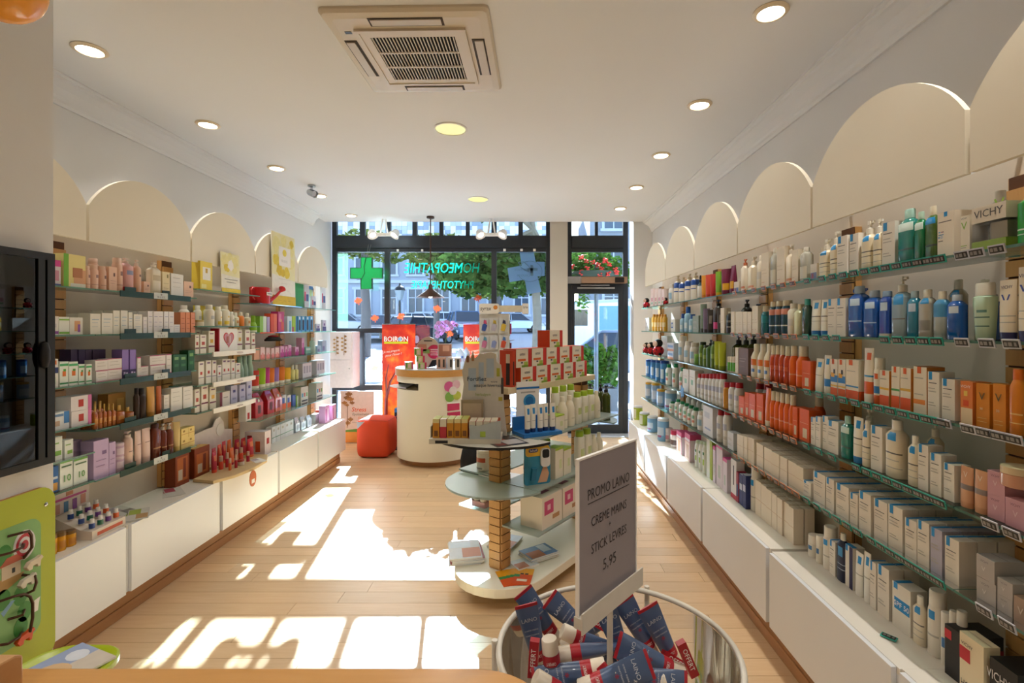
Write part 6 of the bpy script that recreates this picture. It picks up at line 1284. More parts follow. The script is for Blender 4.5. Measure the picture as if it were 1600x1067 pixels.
t = thing('yellow_board', 'yellow cardboard panel behind bottles on left mid-bay second shelf', 'card')
panel_yz('card', t, -2.44, 2, 3.62, 3.98, EYE + .0125, EYE + .165, .004, y1)
# watering can
t = thing('watering_can', 'small red tin watering can on left top shelf', 'watering can')
p = Vector((-2.345, F*2.345/(CX - 406), EYE + .2105)); m_rc = mat('#c0141c', .25, var=.03, coat=.3)
b = MB(); b.lathe([(.062, 0), (.064, .004), (.064, .105), (.061, .108), (.058, .104), (.056, .008), (0.001, .008)], m_rc, 20, tuple(p), cap0=True, cap1=False); b.build('body', t)
b = MB(); b.tube([p + Vector((.043, .043, .02)), p + Vector((.060, .10, .06)), p + Vector((.066, .145, .095))], [.014, .010, .008], m_rc, 10)
b.build('spout', t)
M = Matrix.Translation(p + Vector((.068, .158, .105))) @ Matrix.Rotation(R(-50), 4, 'X'); b = MB(); b.lathe([(.008, -.02), (.024, .01), (.022, .014), (.001, .016)], m_rc, 14, M=M); b.build('rose', t)
b = MB(); b.tube([p + Vector((0, -.06, .02)), p + Vector((0, -.10, .05)), p + Vector((0, -.105, .085)), p + Vector((0, -.085, .105)), p + Vector((0, -.06, .095))], .006, m_rc, 8); b.build('handle', t)
b = MB(); M = Matrix.Translation(p + Vector((.0655, 0, .065))) @ Matrix.Rotation(R(90), 4, 'Z') @ Matrix.Rotation(R(90), 4, 'X')
b.box(-.035, .035, -.011, .011, -.002, .001, m_paper, M=M); b.box(-.026, .026, -.004, .004, .0011, .0016, m_grey, M=M); b.build('paper_label', t)
t.location = p*(1 - 1.3) + Vector((0, 0, 0)); t.scale = (1.3, 1.3, 1.3)
# heart gift box
t = thing('heart_gift_box', 'white gift box with pink heart window and red side', 'gift box')
ya, yb = F*2.30/(CX - 343), F*2.30/(CX - 371); z0 = EYE - .1805; h_ = .175
b = MB(); b.box(-2.36, -2.30, ya, yb, z0, z0 + h_, m_paper); b.box(-2.36, -2.299, ya - .012, ya - .0005, z0, z0 + h_, mat('#b81c24', .4)); b.build('box', t)
def heart(s): return [(s*16*math.sin(R(a))**3/17, s*(13*math.cos(R(a)) - 5*math.cos(R(2*a)) - 2*math.cos(R(3*a)) - math.cos(R(4*a)))/17) for a in range(0, 360, 12)]
yc, zc = (ya + yb)/2, z0 + h_*.54
b = MB(); b.poly([(-2.2992, yc + a, zc + c) for a, c in heart(.071)], mat('#c8402e', .4)); b.poly([(-2.2986, yc + a, zc + c) for a, c in heart(.060)], mat('#c48a92', .3)); b.box(-2.2985, -2.2975, yc - .028, yc - .008, zc - .03, zc + .02, mat('#a86048', .4)); b.box(-2.2985, -2.2975, yc + .005, yc + .025, zc - .03, zc + .025, mat('#d8b8b0', .4)); b.build('heart_window', t)
# black and red cap on the pink cartons
t = thing('folded_cap', 'black and red fabric cap lying on pink fragrance cartons', 'cap')
p = Vector((-2.36, F*2.33/(CX - 432), EYE - .277 + .155))
b = MB(); b.lathe([(.07, 0), (.072, .012), (.05, .035), (.02, .042), (.001, .042)], mat('#16110f', .9), 16, tuple(p), sy=1.2); b.build('crown', t)
b = MB(); b.lathe([(.04, .036), (.045, .044), (.02, .052), (.001, .053)], mat('#b01c20', .9), 14, tuple(p), sy=1.2); b.build('red_top', t)
# ---------------------------------------------------------------- left cabinet top displays
t = thing('nail_care_display', 'cardboard counter display with little nail care bottles', 'counter display')
p = at_z(150, 815, .5305); x0, y0 = -2.455, 2.46
p = Vector((-2.235, 2.630, .5305)); m_dp = mat('#e0d2c2', .55)
b = MB(); b.prism([(-.21, 0), (0, 0), (0, .045), (-.06, .05), (-.20, .115), (-.21, .115)], 2.540, 2.750, m_dp, 'y', M=Matrix.Translation((p.x, 0, p.z))); b.build('tray', t)
b = MB(); b.poly([(p.x + .0006, 2.570, p.z + .012), (p.x + .0006, 2.730, p.z + .012), (p.x + .0006, 2.730, p.z + .03), (p.x + .0006, 2.570, p.z + .03)], mat('#d06040', .5)); b.build('print', t)
b = MB(); zc = p.z + .115
b.prism([(2.535, zc), (2.755, zc), (2.760, zc + .10), (2.740, zc + .115), (2.690, zc + .12), (2.680, zc + .155), (2.610, zc + .155), (2.600, zc + .12), (2.550, zc + .115), (2.530, zc + .10)], p.x - .215, p.x - .209, mat('#e2d4d0', .5), 'x'); bc = b.build('back_card', t)
b = MB()
for k, (yy, zz_, w, h, c) in enumerate(((2.645, .14, .05, .02, '#8fae7a'), (2.645, .075, .19, .012, '#c04a90'), (2.570, .03, .03, .05, '#d0a090'), (2.620, .03, .025, .055, '#5a90c0'), (2.670, .03, .025, .055, '#9a60b0'), (2.720, .04, .03, .05, '#d09080'), (2.640, .095, .04, .02, '#c08060'))): b.box(p.x - .2085, p.x - .2075, yy - w/2, yy + w/2, zc + zz_ - h/2, zc + zz_ + h/2, mat(c, .5))
b.build('picture_print', bc)
bot = {}
for r_ in range(3):
    for k in range(4):
        c = ('#24458a', '#1f6a50', '#6a3a8a', '#d9602a')[k]
        b = MB(); b.lathe([(.012, 0), (.013, .004), (.013, .03), (.009, .034)], mat('#d8d4d0', .3), 12, matf=lambda i, j: mat(c, .3) if i == 1 else None); o = b.build('nail_bottle', t, (p.x - .028 - .055*r_, 2.570 + k*.05, p.z + .048 + .024*r_))
        b = MB(); b.lathe([(.0095, .034), (.0095, .05), (.008, .052)], mat('#e6e2dc', .3), 12); b.build('cap', o)
m_lfl = [mat('#d6d2c8', .5), mat('#a8b84a', .5), mat('#c8a070', .5), mat('#b8a8b0', .5), mat('#b04a5a', .5)]
def leaflet(name, label, x, y, z, w, l, rz, cols, cat='leaflet', fan=1, grp=None):
    t = thing(name, label, cat, (x, y, z), R(rz), grp)
    for k in range(fan):
        M = Matrix.Translation((.012*k, .006*k, .0012*k)) @ Matrix.Rotation(R(7*k - 3.5*(fan - 1)), 4, 'Z')
        b = MB(); b.box(-w/2, w/2, -l/2, l/2, 0, .001, cols[0], M=M)
        for i, (u0, v0, u1, v1) in enumerate(((.05, .5, .6, .95), (.4, .1, .95, .5), (.1, .1, .35, .3))):
            if i + 1 < len(cols): b.box(-w/2 + w*u0, -w/2 + w*u1, -l/2 + l*v0, -l/2 + l*v1, .0011, .0014, cols[i + 1], M=M)
        b.build('sheet', t)
    return t
leaflet('leaflet_fan', 'fan of green and white leaflets on left cabinet edge', -2.30, 2.86, .5305, .10, .21, 25, [m_lfl[0], m_lfl[1], m_lfl[2]], fan=4)
leaflet('leaflet_fan', 'grey leaflets behind the nail care display', -2.42, 2.92, .5305, .10, .21, 60, [m_lfl[0], m_lfl[3], mat('#8a8078', .5)], fan=3)
leaflet('leaflet', 'single leaflet with pink picture on left cabinet', -2.36, 3.28, .5305, .10, .21, 40, [m_lfl[0], m_lfl[4]], fan=2)
# red cosmetics display with wooden tray
t = thing('red_cosmetics_display', 'wooden tray of red beauty products with white backboard', 'counter display')
Z = .5305; y0, y1_ = 3.50, 4.20
b = MB(); b.prism([(-2.37, 3.50), (-2.20, 3.46), (-2.13, 3.60), (-2.10, 3.80), (-2.12, 4.02), (-2.20, 4.18), (-2.50, 4.21), (-2.50, 3.80), (-2.37, 3.80)], Z, Z + .022, mat('#d8bd8c', .4), 'z'); b.build('tray', t, bevel=.003)
b = MB(); pts = [(3.50, 0)] + [(3.50, .24)] + [(3.50 + .40*i/8, .24 + .045*math.sin(PI*i/16)) for i in range(1, 9)] + [(3.94, .34), (3.99, .35), (4.04, .30), (4.05, .24), (4.16, .22), (4.16, 0)]
b.prism([(a, Z + .023 + c) for a, c in pts], -2.490, -2.484, mat('#f0e6e2', .5), 'x'); o = b.build('backboard', t)
b = MB(); b.box(-2.4835, -2.482, 3.53, 3.63, Z + .13, Z + .25, mat('#7a1c3a', .4)); b.lathe([(.0, .0), (.035, 0), (.035, .0015)], mat('#d0683a', .4), 16, M=Matrix.Translation((-2.4815, 3.58, Z + .20)) @ Matrix.Rotation(R(90), 4, 'Y')); b.lathe([(0, 0), (.05, 0), (.05, .0015)], m_paper, 18, M=Matrix.Translation((-2.4815, 3.99, Z + .27)) @ Matrix.Rotation(R(90), 4, 'Y')); b.box(-2.4835, -2.482, 3.97, 4.01, Z + .24, Z + .29, mat('#a02a48', .4)); b.build('print', o)
b = MB(); b.prism([(y + .045*math.cos(R(a))*1.0, Z - .055 + .055*math.sin(R(a))*1.1) for a in range(0, 360, 20) for y in (3.77,)], -2.098, -2.094, mat('#c86a3a', .4), 'x'); o = b.build('hanging_tag', t); b = MB(); b.box(-2.0938, -2.0932, 3.75, 3.79, Z - .09, Z - .06, m_paper); b.build('tag_print', o)
k = 0; reds = ('#b01c38', '#d8482a', '#c4283a', '#e06a30')
for (x, y, w, h, kind) in ((-2.40, 3.56, .045, .15, 'tube'), (-2.40, 3.63, .045, .16, 'tube'), (-2.41, 3.70, .045, .17, 'tube'), (-2.41, 3.77, .045, .165, 'tube'), (-2.32, 3.60, .045, .15, 'tube'), (-2.32, 3.68, .04, .10, 'stick'), (-2.31, 3.74, .03, .11, 'stick'), (-2.32, 3.81, .05, .13, 'tube'), (-2.40, 3.86, .06, .15, 'tube'), (-2.32, 3.88, .03, .1, 'stick'), (-2.40, 3.95, .06, .14, 'tube'), (-2.24, 3.66, .025, .09, 'stick'), (-2.23, 3.72, .025, .1, 'stick'), (-2.32, 3.94, .04, .10, 'stick'), (-2.31, 4.05, .075, .15, 'tube'), (-2.24, 3.80, .05, .04, 'pot'), (-2.24, 3.90, .03, .08, 'stick')):
    y += .22 if x < -2.36 else .06
    c = reds[k % 4]; c2 = reds[(k + 1) % 4]
    st = {'tube': S(k='tube', c=c, cap=c2, dr=.7, prints=[(.5, .8, 1.5, '#d87a4a')]), 'stick': S(k='bottle', c=c, cap='#c8a890', capf=.4, neck=.8), 'pot': S(k='jar', c='#dcd0c4', cap='#b03a2a')}[kind]
    nm = 'mini_' + str(kind) + str(k % 4); STY[nm] = S(desc={'tube': 'red and orange beauty tube', 'stick': 'slim red lip gloss', 'pot': 'small white beauty pot'}[kind], **st)
    place(nm, w, w*.75, h, (x, y, Z + .0225), R(90), 'wooden tray'); k += 1
leaflet('leaflet_fan', 'white leaflets lying at front of wooden tray', -2.175, 3.98, Z + .0225, .07, .14, 50, [m_paper, m_lfl[3]], fan=2)
b = MB(); M = panel_yz('x', None, 0, 0, 0, 1, 0, 1, .01, m_paper) if 0 else None
t = thing('product_leaflet_box', 'white leaflet box with small red picture beside wooden tray', 'leaflet box')
b = MB(); b.box(-2.42, -2.25, 4.23, 4.33, Z, Z + .20, mat('#d8cdd0', .5)); b.build('box', t); b = MB(); b.box(-2.2498, -2.249, 4.26, 4.30, Z + .09, Z + .14, mat('#a02a30', .5)); b.box(-2.40, -2.36, 4.2290, 4.2298, Z + .1, Z + .17, mat('#8a1a2a', .5)); b.box(-2.33, -2.29, 4.2290, 4.2298, Z + .03, Z + .12, mat('#c8502a', .5)); b.build('print', t)

# ================================================================== GONDOLA in the middle of the shop
GR = R(-36); GO = Vector((-.18, 3.08, 0)); GM = Matrix.Translation(GO) @ Matrix.Rotation(GR, 4, 'Z')
def gw(v, u, z): return GM @ Vector((v, u, z))
g = thing('display_gondola', 'freestanding display stand with slotted wooden posts and glass shelves', 'display stand', tuple(GO), GR)
U1 = .98
stad = [(.30*math.cos(R(a)), .03 + .30*math.sin(R(a))) for a in range(180, 361, 12)] + [(.30*math.cos(R(a)), U1 + .30*math.sin(R(a))) for a in range(0, 181, 12)]
b = MB(); b.prism(stad, .085, .14, m_cream, 'z'); b.build('base', g, bevel=.004)
for v, u in ((-.2, 0), (.2, 0), (-.2, U1), (.2, U1)):
    M = Matrix.Translation((v, u, .042)) @ Matrix.Rotation(R(90), 4, 'Y')
    b = MB(); b.lathe([(0.001, -.014), (.036, -.014), (.04, -.01), (.04, .01), (.036, .014), (.001, .014)], m_black, 14, M=M); b.box(v - .02, v + .02, u - .012, u + .012, .06, .0845, m_grey); b.build('castor', g)
gblk = MB(); gblk.box(-.042, .042, -.006, 0, .003, .0485, m_wood); gblk = gblk.mesh('slat_block')
for u in (0, U1):
    b = MB(); b.box(-.045, .045, u - .045, u + .045, .14, 1.215, m_wood); b.box(-.0425, .0425, u - .0465, u - .045, .15, 1.21, slot_m); b.box(.045, .0465, u - .0425, u + .0425, .15, 1.21, slot_m); po = b.build('post', g)
    z = .15
    while z < 1.16:
        linked('slat_block', gblk, po, (0, u - .0466, z)); linked('slat_block', gblk, po, (.0466, u, z), (0, 0, R(90))); z += .0515
m_gw = mat('#dfcba4', .4, var=.02)
b = MB(); b.box(-.12, .10, -.04, U1 + .07, 1.2155, 1.255, m_gw); b.build('wooden_shelf', g, bevel=.002)
def gshelf(v0, v1, u0, u1, z, mt=m_frost):
    b = MB(); b.box(v0, v1, u0, u1, z - .01, z, mt); b.build('glass_shelf', g)
for z in (.975, .68, .42): gshelf(.048, .32, -.04, U1 + .03, z, m_frost if z > .5 else m_frost)
for z in (.70, .47): gshelf(-.32, -.048, -.03, U1 + .03, z)
b = MB(); hd = [(.40*math.cos(R(a)), .40*math.sin(R(a)) - .005) for a in range(180, 361, 8)] + [(.047, -.005), (.047, -.052), (-.047, -.052), (-.047, -.005)]
b.prism(hd, .957, .972, mat('#c9c6b8', .3), 'z', side=m_black); b.build('end_shelf', g)
hd = [(.33*math.cos(R(a)), .33*math.sin(R(a)) - .005) for a in range(180, 361, 8)] + [(.048, -.005), (.048, -.053), (-.048, -.053), (-.048, -.005)]
b = MB(); b.prism(hd, .664, .676, m_frost, 'z'); b.build('end_shelf', g)
hd = [(.27*math.cos(R(a)), U1 + .05 + .27*math.sin(R(a))) for a in range(0, 181, 10)]
b = MB(); b.prism(hd, .89, .90, m_frost, 'z'); b.build('end_shelf', g)
def gp(sty, v, u, z, w, d, h, where, turn=90, dw=None): return place(sty, w, d, h, tuple(gw(v, u, z + .0004)), GR + R(turn), where, dw)
STY['omni'] = S(k='carton', desc='orange and white supplement carton', c='#e8dcc6', d=.1, decor=[('f', .78, 0, 1, 1, '#c8322c'), ('f', .1, .34, .62, .46, '#d9682c'), ('f', .35, 0, .78, .12, '#7f9a3a'), ('f', .5, .12, .75, .3, '#a8b84a'), ('l', 0, 0, 1, 1, '#d0481c'), ('r', 0, 0, 1, 1, '#d0481c'), ('t', 0, 0, 1, 1, '#d8602c'), ('f', .3, .22, .42, .3, '#3a3a4a')], text=[(.38, .72, 'omni', .24, '#4a3a44')])
wt = 'wooden shelf of stand'
for k in range(5): gp('omni', .045, .175 + k*.168, 1.255, .162, .10, .115, wt)
for k in range(5): gp('omni', .045, .125 + k*.168, 1.3708, .162, .10, .115, wt, dw='upper layer')
gp('omni', .045, .50, 1.4866, .162, .10, .115, wt, dw='topmost')
STY['omnibig'] = S(k='carton', desc='tall orange display carton with dark bottle picture', c='#c8401c', d=.05, decor=[('l', .2, .05, .5, .7, '#2a1a16'), ('l', .2, .65, .5, .9, '#e0c8b0'), ('f', .2, .05, .6, .7, '#2a1a16')])
gp('omnibig', .045, .022, 1.255, .03, .10, .225, wt)
ws = 'upper glass shelf of stand'
for k, u in enumerate((.33, .42)): gp('whitecone', .25, u, .975, .07, .07, .20, ws)
for k, u in enumerate((.52, .61, .70)): gp('greencap', .25, u, .975, .065, .05, .21, ws)
for k, u in enumerate((.40, .50, .60)): gp('greencap', .15, u, .975, .065, .05, .25, ws, dw='back row')
gp('whitecone', .25, .79, .975, .06, .06, .19, ws)
gp('greentop', .26, .235, .975, .10, .07, .10, ws)
for k, (v, u) in enumerate(((-.06, 1.13), (.02, 1.12), (.10, 1.14), (.17, 1.10))): gp('tallpump', v, u, .90, .07, .07, .27, 'far end of stand')
wb = 'middle glass shelf of stand'
for k, u in enumerate((.24, .34)): gp('greentop', .25, u, .68, .09, .07, .19 - .02*k, wb)
gp('greentop', .14, .26, .68, .09, .07, .22, wb, dw='back row')
for k, u in enumerate((.55, .65)): gp('greencap', .25, u, .68, .075, .06, .24, wb)
for k, u in enumerate((.75, .83)): gp('whitecone', .25, u, .68, .06, .06, .18, wb)
# foot care blister
t = thing('foot_file_blister', 'blue and yellow foot file blister pack on stand', 'blister pack', tuple(gw(.24, .06, .6805)), GR + R(60))
b = MB(); b.prism(rrect(.17, .235, .015, 4, 0, .1175), -.012, 0, mat('#2a86a8', .3), 'y'); b.build('card', t)
b = MB(); b.prism(rrect(.16, .06, .02, 4, 0, .20), -.0135, -.0122, mat('#e0b43a', .3), 'y'); b.prism(rrect(.06, .022, .01, 4, -.03, .205), -.015, -.0136, mat('#24387a', .3), 'y'); b.text('Scholl', .02, FRONT(-.03, -.0153, .205), m_paper, .003, .05); b.build('print', t)
b = MB(); b.prism(rrect(.06, .11, .02, 4, .045, .16), -.03, -.0137, mat('#e2e0dc', .25), 'y'); b.prism(rrect(.045, .05, .012, 4, .045, .185), -.033, -.0301, m_dark, 'y'); b.build('foot_file', t)
b = MB(); b.prism([(.0, .01), (.06, .01), (.075, .06), (.06, .1), (.035, .1), (.02, .06)], -.0142, -.0126, mat('#d8a888', .4), 'y'); b.prism([(-.05, .03), (-.02, .03), (-.01, .1), (-.04, .1)], -.028, -.0126, mat('#1f6f8f', .3), 'y'); b.build('picture_print', t)
STY['pinksq'] = S(k='carton', desc='large white carton with pink square', c='#e6d9c8', d=.16, decor=[('f', .1, .42, .55, .85, '#c84a78'), ('f', .5, .2, .85, .34, '#b88a60'), ('f', .25, .55, .4, .72, '#e4b8c4'), ('t', .3, .3, .7, .7, '#8a3a5a')], wr=(.1, .3))
for k, u in enumerate((.14, .37, .60, .83)): gp('pinksq', .22, u, .42, .22, .16, .19, 'lower glass shelf of stand')
# blue hand cream display
t = thing('hand_cream_display', 'blue and white cardboard display holding hand cream tubes', 'counter display', tuple(gw(.215, .09, .9755)), GR + R(64))
m_bl = mat('#2672b8', .45)
b = MB(); b.box(-.13, .13, -.09, .07, 0, .02, m_bl); b.box(-.13, .13, .055, .07, .02, .10, m_bl); b.build('tray', t)
b = MB(); b.prism([(-.10, .02), (.06, .02), (.06, .31), (-.10, .31)], .071, .077, m_paper, 'y'); o = b.build('backboard', t)
b = MB(); b.box(-.10, .06, .0695, .0705, .265, .277, m_bl); b.lathe([(0, 0), (.042, 0), (.042, .001)], mat('#3f9ad0', .4), 20, M=Matrix.Translation((-.01, .0700, .19)) @ Matrix.Rotation(R(90), 4, 'X')); b.lathe([(0, 0), (.028, 0), (.028, .0015)], mat('#1f6fb0', .4), 20, M=Matrix.Translation((-.01, .0695, .19)) @ Matrix.Rotation(R(90), 4, 'X')); b.box(-.07, .03, .0690, .0698, .240, .250, m_lgrey); b.build('print', o)
STY['handtube'] = S(k='tube', desc='white hand cream tube with blue label', c='#e8e2d2', cap='#1f3a6a', dr=.7, prints=[(.6, .85, 1.2, '#2f86c4'), (.3, .33, 2, GL_)])
dm = t.matrix_basis.copy()
for k in range(5):
    for r_ in range(1): q = Matrix.Translation(gw(.215, .09, .9755)) @ Matrix.Rotation(GR + R(64), 4, 'Z') @ Vector((-.085 + k*.043, -.045 + .012*(k % 2), .0205)); place('handtube', .038, .03, .165, tuple(q), GR + R(64), 'blue display')
# magazine under the display, tub, bottles, leaflets on the base
leaflet('magazine', 'dark magazine lying on end shelf under blue display', *gw(.16, -.17, .9725), .2, .27, 30, [mat('#2e2a2c', .3), mat('#a0503a', .3), mat('#b8b4b0', .3), mat('#7a2a2a', .3)], 'magazine')
STY['tub'] = S(k='jar', desc='white plastic tub with orange print', c='#e4e4e0', cap='#eeeeec', capf=.14, prints=[(.5, .75, 3, '#c8583a'), (.1, .2, 2, '#9a9a98')])
gp('tub', -.17, .05, .70, .10, .10, .13, 'left glass shelf of stand', -30); gp('tub', .12, .16, .68, .09, .09, .11, 'middle glass shelf of stand', -30)
t = thing('drink_carton', 'pink and white four-pack of small drink bottles on stand', 'multipack', tuple(gw(-.175, .04, .4705)), GR + R(-36 + 36))
b = MB(); b.box(-.055, .055, -.045, .045, 0, .035, mat('#d8a8b0', .5)); b.box(-.0555, -.0535, -.045, .045, .035, .13, mat('#8a5a34', .5)); b.build('tray', t)
for dx in (-.028, .028):
    for dy in (-.022, .022):
        b = MB(); b.lathe([(.02, .0), (.023, .01), (.023, .03), (.017, .055), (.021, .08), (.012, .095)], mat('#e0dcd0', .3), 14, (dx, dy, .0355)); o = b.build('bottle', t); b = MB(); b.lathe([(.014, .096), (.014, .115), (.012, .118)], mat('#6a4a9a', .35), 12, (dx, dy, .0355)); b.build('cap', o)
def mag_stack(name, label, loc, rz, w, l, n, cols, cat='magazine stack'):
    t = thing(name, label, cat, tuple(loc), R(rz))
    for k in range(n):
        M = Matrix.Translation((random.uniform(-.012, .012), random.uniform(-.008, .008), k*.0065)) @ Matrix.Rotation(R(random.uniform(-5, 5)), 4, 'Z')
        c = mat(cols[k % len(cols)], .35); b = MB(); b.box(-w/2, w/2, -l/2, l/2, 0, .006, m_paper, M=M); b.box(-w/2, w/2, -l/2, l/2, .006, .0063, c, M=M)
        if k == n - 1: b.box(-w*.1, w*.48, -l*.45, l*.05, .0064, .0067, mat('#b86a3a', .35), M=M); b.box(-w*.45, w*.2, l*.1, l*.4, .0064, .0067, mat('#c8d4e0', .35), M=M)
        b.build('magazine', t)
mag_stack('magazine_pile', 'pile of magazines on left edge of the stand base', at_z(728, 868, .1405), 10, .2, .26, 7, ['#c8ccd0', '#8a2a34', '#b8b0a0'])
mag_stack('leaflet_pile', 'second pile of pale leaflets behind the magazines', gw(-.17, .28, .1405), -20, .16, .22, 3, ['#c4ccd8', '#d8a890'])
mag_stack('leaflet_pile', 'blue and white booklets on the stand base', gw(.12, .26, .1405), -60, .15, .21, 5, ['#5f86b4', '#d8d8d8'])
mag_stack('leaflet_pile', 'grey booklets beside the near post', gw(.10, .10, .1405), -60, .12, .15, 2, ['#d0d4d8'])
t = thing('orange_leaflets', 'fan of orange and yellow leaflets on front of stand base', 'leaflets', tuple(at_z(806, 902, .1405)), R(5))
for k in range(5):
    M = Matrix.Translation((-.045 + .022*k, .0, .0011*k)) @ Matrix.Rotation(R(14 - 7*k), 4, 'Z')
    b = MB(); b.box(-.055, .055, -.095, .095, 0, .001, mat('#d8521c', .45), M=M); b.box(-.055, .055, .02, .095, .0011, .0013, mat('#e8a01c', .45), M=M); b.box(-.055, -.02, -.01, .02, .0014, .0015, mat('#2f8a4a', .45), M=M); b.box(-.03, .03, -.06, -.035, .0014, .0015, mat('#e8d8c4', .45), M=M); b.box(-.02, .0, .02, .035, .0014, .0015, m_ink, M=M); b.box(.008, .028, .02, .035, .0014, .0015, m_ink, M=M)
    b.build('leaflet', t)
# winter defence display on the end shelf
t = thing('herbal_display', 'cardboard counter display with castle card and herbal cartons', 'counter display')
z0 = .9725; A = at(722, 600, 3.02); B_ = at(792, 600, 3.02)
def cp(px, py, Y=2.975): p = at(px, py, Y); return (p.x, p.z)
poly = [cp(722, 686), cp(722, 620), cp(725, 600), cp(722, 580), cp(727, 562), cp(731, 552), cp(735, 560), cp(739, 548), cp(742, 560), cp(746, 556), cp(750, 552), cp(757, 553), cp(760, 551), cp(768, 550), cp(774, 553), cp(776, 565), cp(783, 570), cp(786, 600), cp(788, 640), cp(793, 686)]
TL = Matrix.Identity(4)
b = MB(); b.prism(poly, 2.97, 2.977, mat('#c9c3b4', .55), 'y'); o = b.build('back_card', t)
b = MB(); Yc = 2.9685
def qd(px0, py0, px1, py1, c, dy=0): (xa, za), (xb, zb) = cp(px0, py0), cp(px1, py1); b.box(xa, xb, Yc - dy, Yc + .001, zb, za, mat(c, .55))
for a in ((732, 575, 744, 610), (748, 566, 756, 600), (760, 560, 772, 590)): qd(*a, '#a9b8c4')
qd(729, 556, 733, 566, '#8a5a3c'); qd(737, 555, 741, 564, '#b08058'); qd(776, 575, 781, 588, '#a8a83a', .0005); qd(783, 590, 787, 615, '#4a4038', .0005); qd(779, 620, 785, 626, '#b8a83a', .0005); qd(729, 645, 736, 652, '#c8502a', .0005); qd(740, 642, 748, 650, '#d0622a', .0005); qd(775, 652, 782, 658, '#c8603a', .0005)
for s, px, py, z in (('Fortifiez', 745, 592, .035), ('votre', 772, 596, .018), ('attaque hivernale', 763, 602, .026)):
    x_, z_ = cp(px, py); b.text(s, z, FRONT(x_, Yc - .002, z_), mat('#34485c', .5, var=0), .004, .17)
x_, z_ = cp(755, 616); b.text('herbalgem', .022, FRONT(x_, Yc - .002, z_), mat('#8aa04a', .5, var=0), .004)
b.build('print', o)
q = lambda px, py: at_z(px, py, z0)
b = MB(); b.box(-.555, -.155, 2.76, 2.965, z0, z0 + .028, mat('#c4bca8', .55)); b.box(-.52, -.45, 2.7585, 2.76, z0 + .004, z0 + .02, m_dark); b.build('tray', t)
b = MB(); b.prism([(-.33, z0 + .028), (-.155, z0 + .028), (-.155, z0 + .13), (-.22, z0 + .115), (-.28, z0 + .10), (-.33, z0 + .105)], 2.76, 2.765, mat('#aab0ac', .55), 'y'); b.box(-.27, -.24, 2.7585, 2.7598, z0 + .04, z0 + .07, mat('#9ab03a', .5)); b.build('front_panel', t)
b = MB(); b.prism([(2.80, z0 + .028), (2.96, z0 + .028), (2.96, z0 + .12), (2.92, z0 + .10), (2.88, z0 + .11), (2.84, z0 + .09), (2.80, z0 + .09)], -.555, -.550, mat('#b8b4a4', .55), 'x'); b.build('side_panel', t)
b = MB(); b.box(-.40, -.27, 2.935, 2.965, z0 + .10, z0 + .22, mat('#9a8a70', .5)); b.box(-.39, -.28, 2.933, 2.935, z0 + .11, z0 + .20, mat('#b8a48a', .5)); b.build('picture_block', t)
STY['herb_y'] = S(k='carton', desc='small yellow and orange herbal carton', c='#c8861c', d=.036, decor=[('f', 0, .8, 1, 1, '#d8c88a'), ('t', 0, 0, 1, 1, '#b8b85a'), ('f', .2, .1, .8, .4, '#7a4a1c')])
STY['herb_r'] = S(k='carton', desc='small red and cream herbal carton', c='#c0323a', d=.036, decor=[('f', 0, .6, 1, 1, '#d8cdb4'), ('t', 0, 0, 1, 1, '#d8cdb4')])
for i in range(5):
    for j in range(3): place('herb_y' if i != 1 or j else 'herb_r', .036, .036, .105, (-.52 + i*.040, 2.80 + j*.04, z0 + .0285), 0, 'herbal display', None if not j else ORD[j] + ' row')
for i in range(4):
    for j in range(3): place('herb_r', .036, .036, .095, (-.315 + i*.040, 2.79 + j*.04, z0 + .0285), 0, 'herbal display', None if not j else ORD[j] + ' row')
# ================================================================== ROUND COUNTER by the window
RC = Vector((-1.145, 6.15, 0)); RR = .47
t = thing('round_counter', 'round cream counter with beech rim and open slot', 'counter', tuple(RC))
prof = [(RR, .075), (RR, .895), (RR, .975), (RR, 1.05)]
b = MB(); b.lathe(prof, m_cream, 48, cap0=True, cap1=True, matf=lambda i, j: False if (i == 1 and 24 <= j <= 33) else None); b.build('body', t)
b = MB(); b.lathe([(.005, .893), (RR - .012, .893), (RR - .012, .896), (.005, .896)], mat('#b8a88c', .6), 40, cap0=False, cap1=False); b.lathe([(.25, .896), (.25, 1.04)], mat('#6a5a48', .8), 30, cap0=False, cap1=False); b.build('slot_interior', t)
b = MB(); b.prism([(-.30, -.30), (-.50, -.16), (-.56, -.06), (-.54, .06), (-.30, .12)], .898, .915, m_white, 'z'); b.build('slide_out_shelf', t, bevel=.004)
b = MB(); b.lathe([(RR + .022, 1.051), (RR + .022, 1.128)], m_woodx, 56); b.build('wooden_rim', t)
b = MB(); b.lathe([(RR + .02, 1.1285), (RR + .02, 1.137), (RR + .012, 1.14)], mat('#c4cad2', .2), 56); b.build('top', t)
b = MB(); b.lathe([(RR - .09, .001), (RR - .09, .0745)], m_kickx, 40); b.build('plinth', t)
ZT = 1.1405
def rc(px, Y): return ((px - CX)*Y/F, Y, ZT)
STY['rosebox'] = S(k='carton', desc='small green and pink soap carton', c='#c03a58', d=.10, decor=[('f', 0, 0, .75, 1, '#b8c080'), ('f', .3, .15, .6, .7, '#d8b8a8'), ('f', .05, .2, .25, .9, '#5a8a3a')])
place('rosebox', .09, .1, .08, rc(639, 5.80), R(20), 'round counter'); place('rosebox', .10, .1, .075, rc(659, 5.80), R(20), 'round counter')
place('rosebox', .10, .1, .075, (rc(657, 5.82)[0], 5.82, ZT + .0755), R(12), 'round counter', 'upper layer')
place('rosebox', .10, .08, .09, (rc(655, 5.86)[0], 5.83, ZT + .1515), R(12), 'round counter', 'topmost')
t = thing('oval_counter_card', 'oval beige beauty card with crimson disc on round counter', 'counter card')
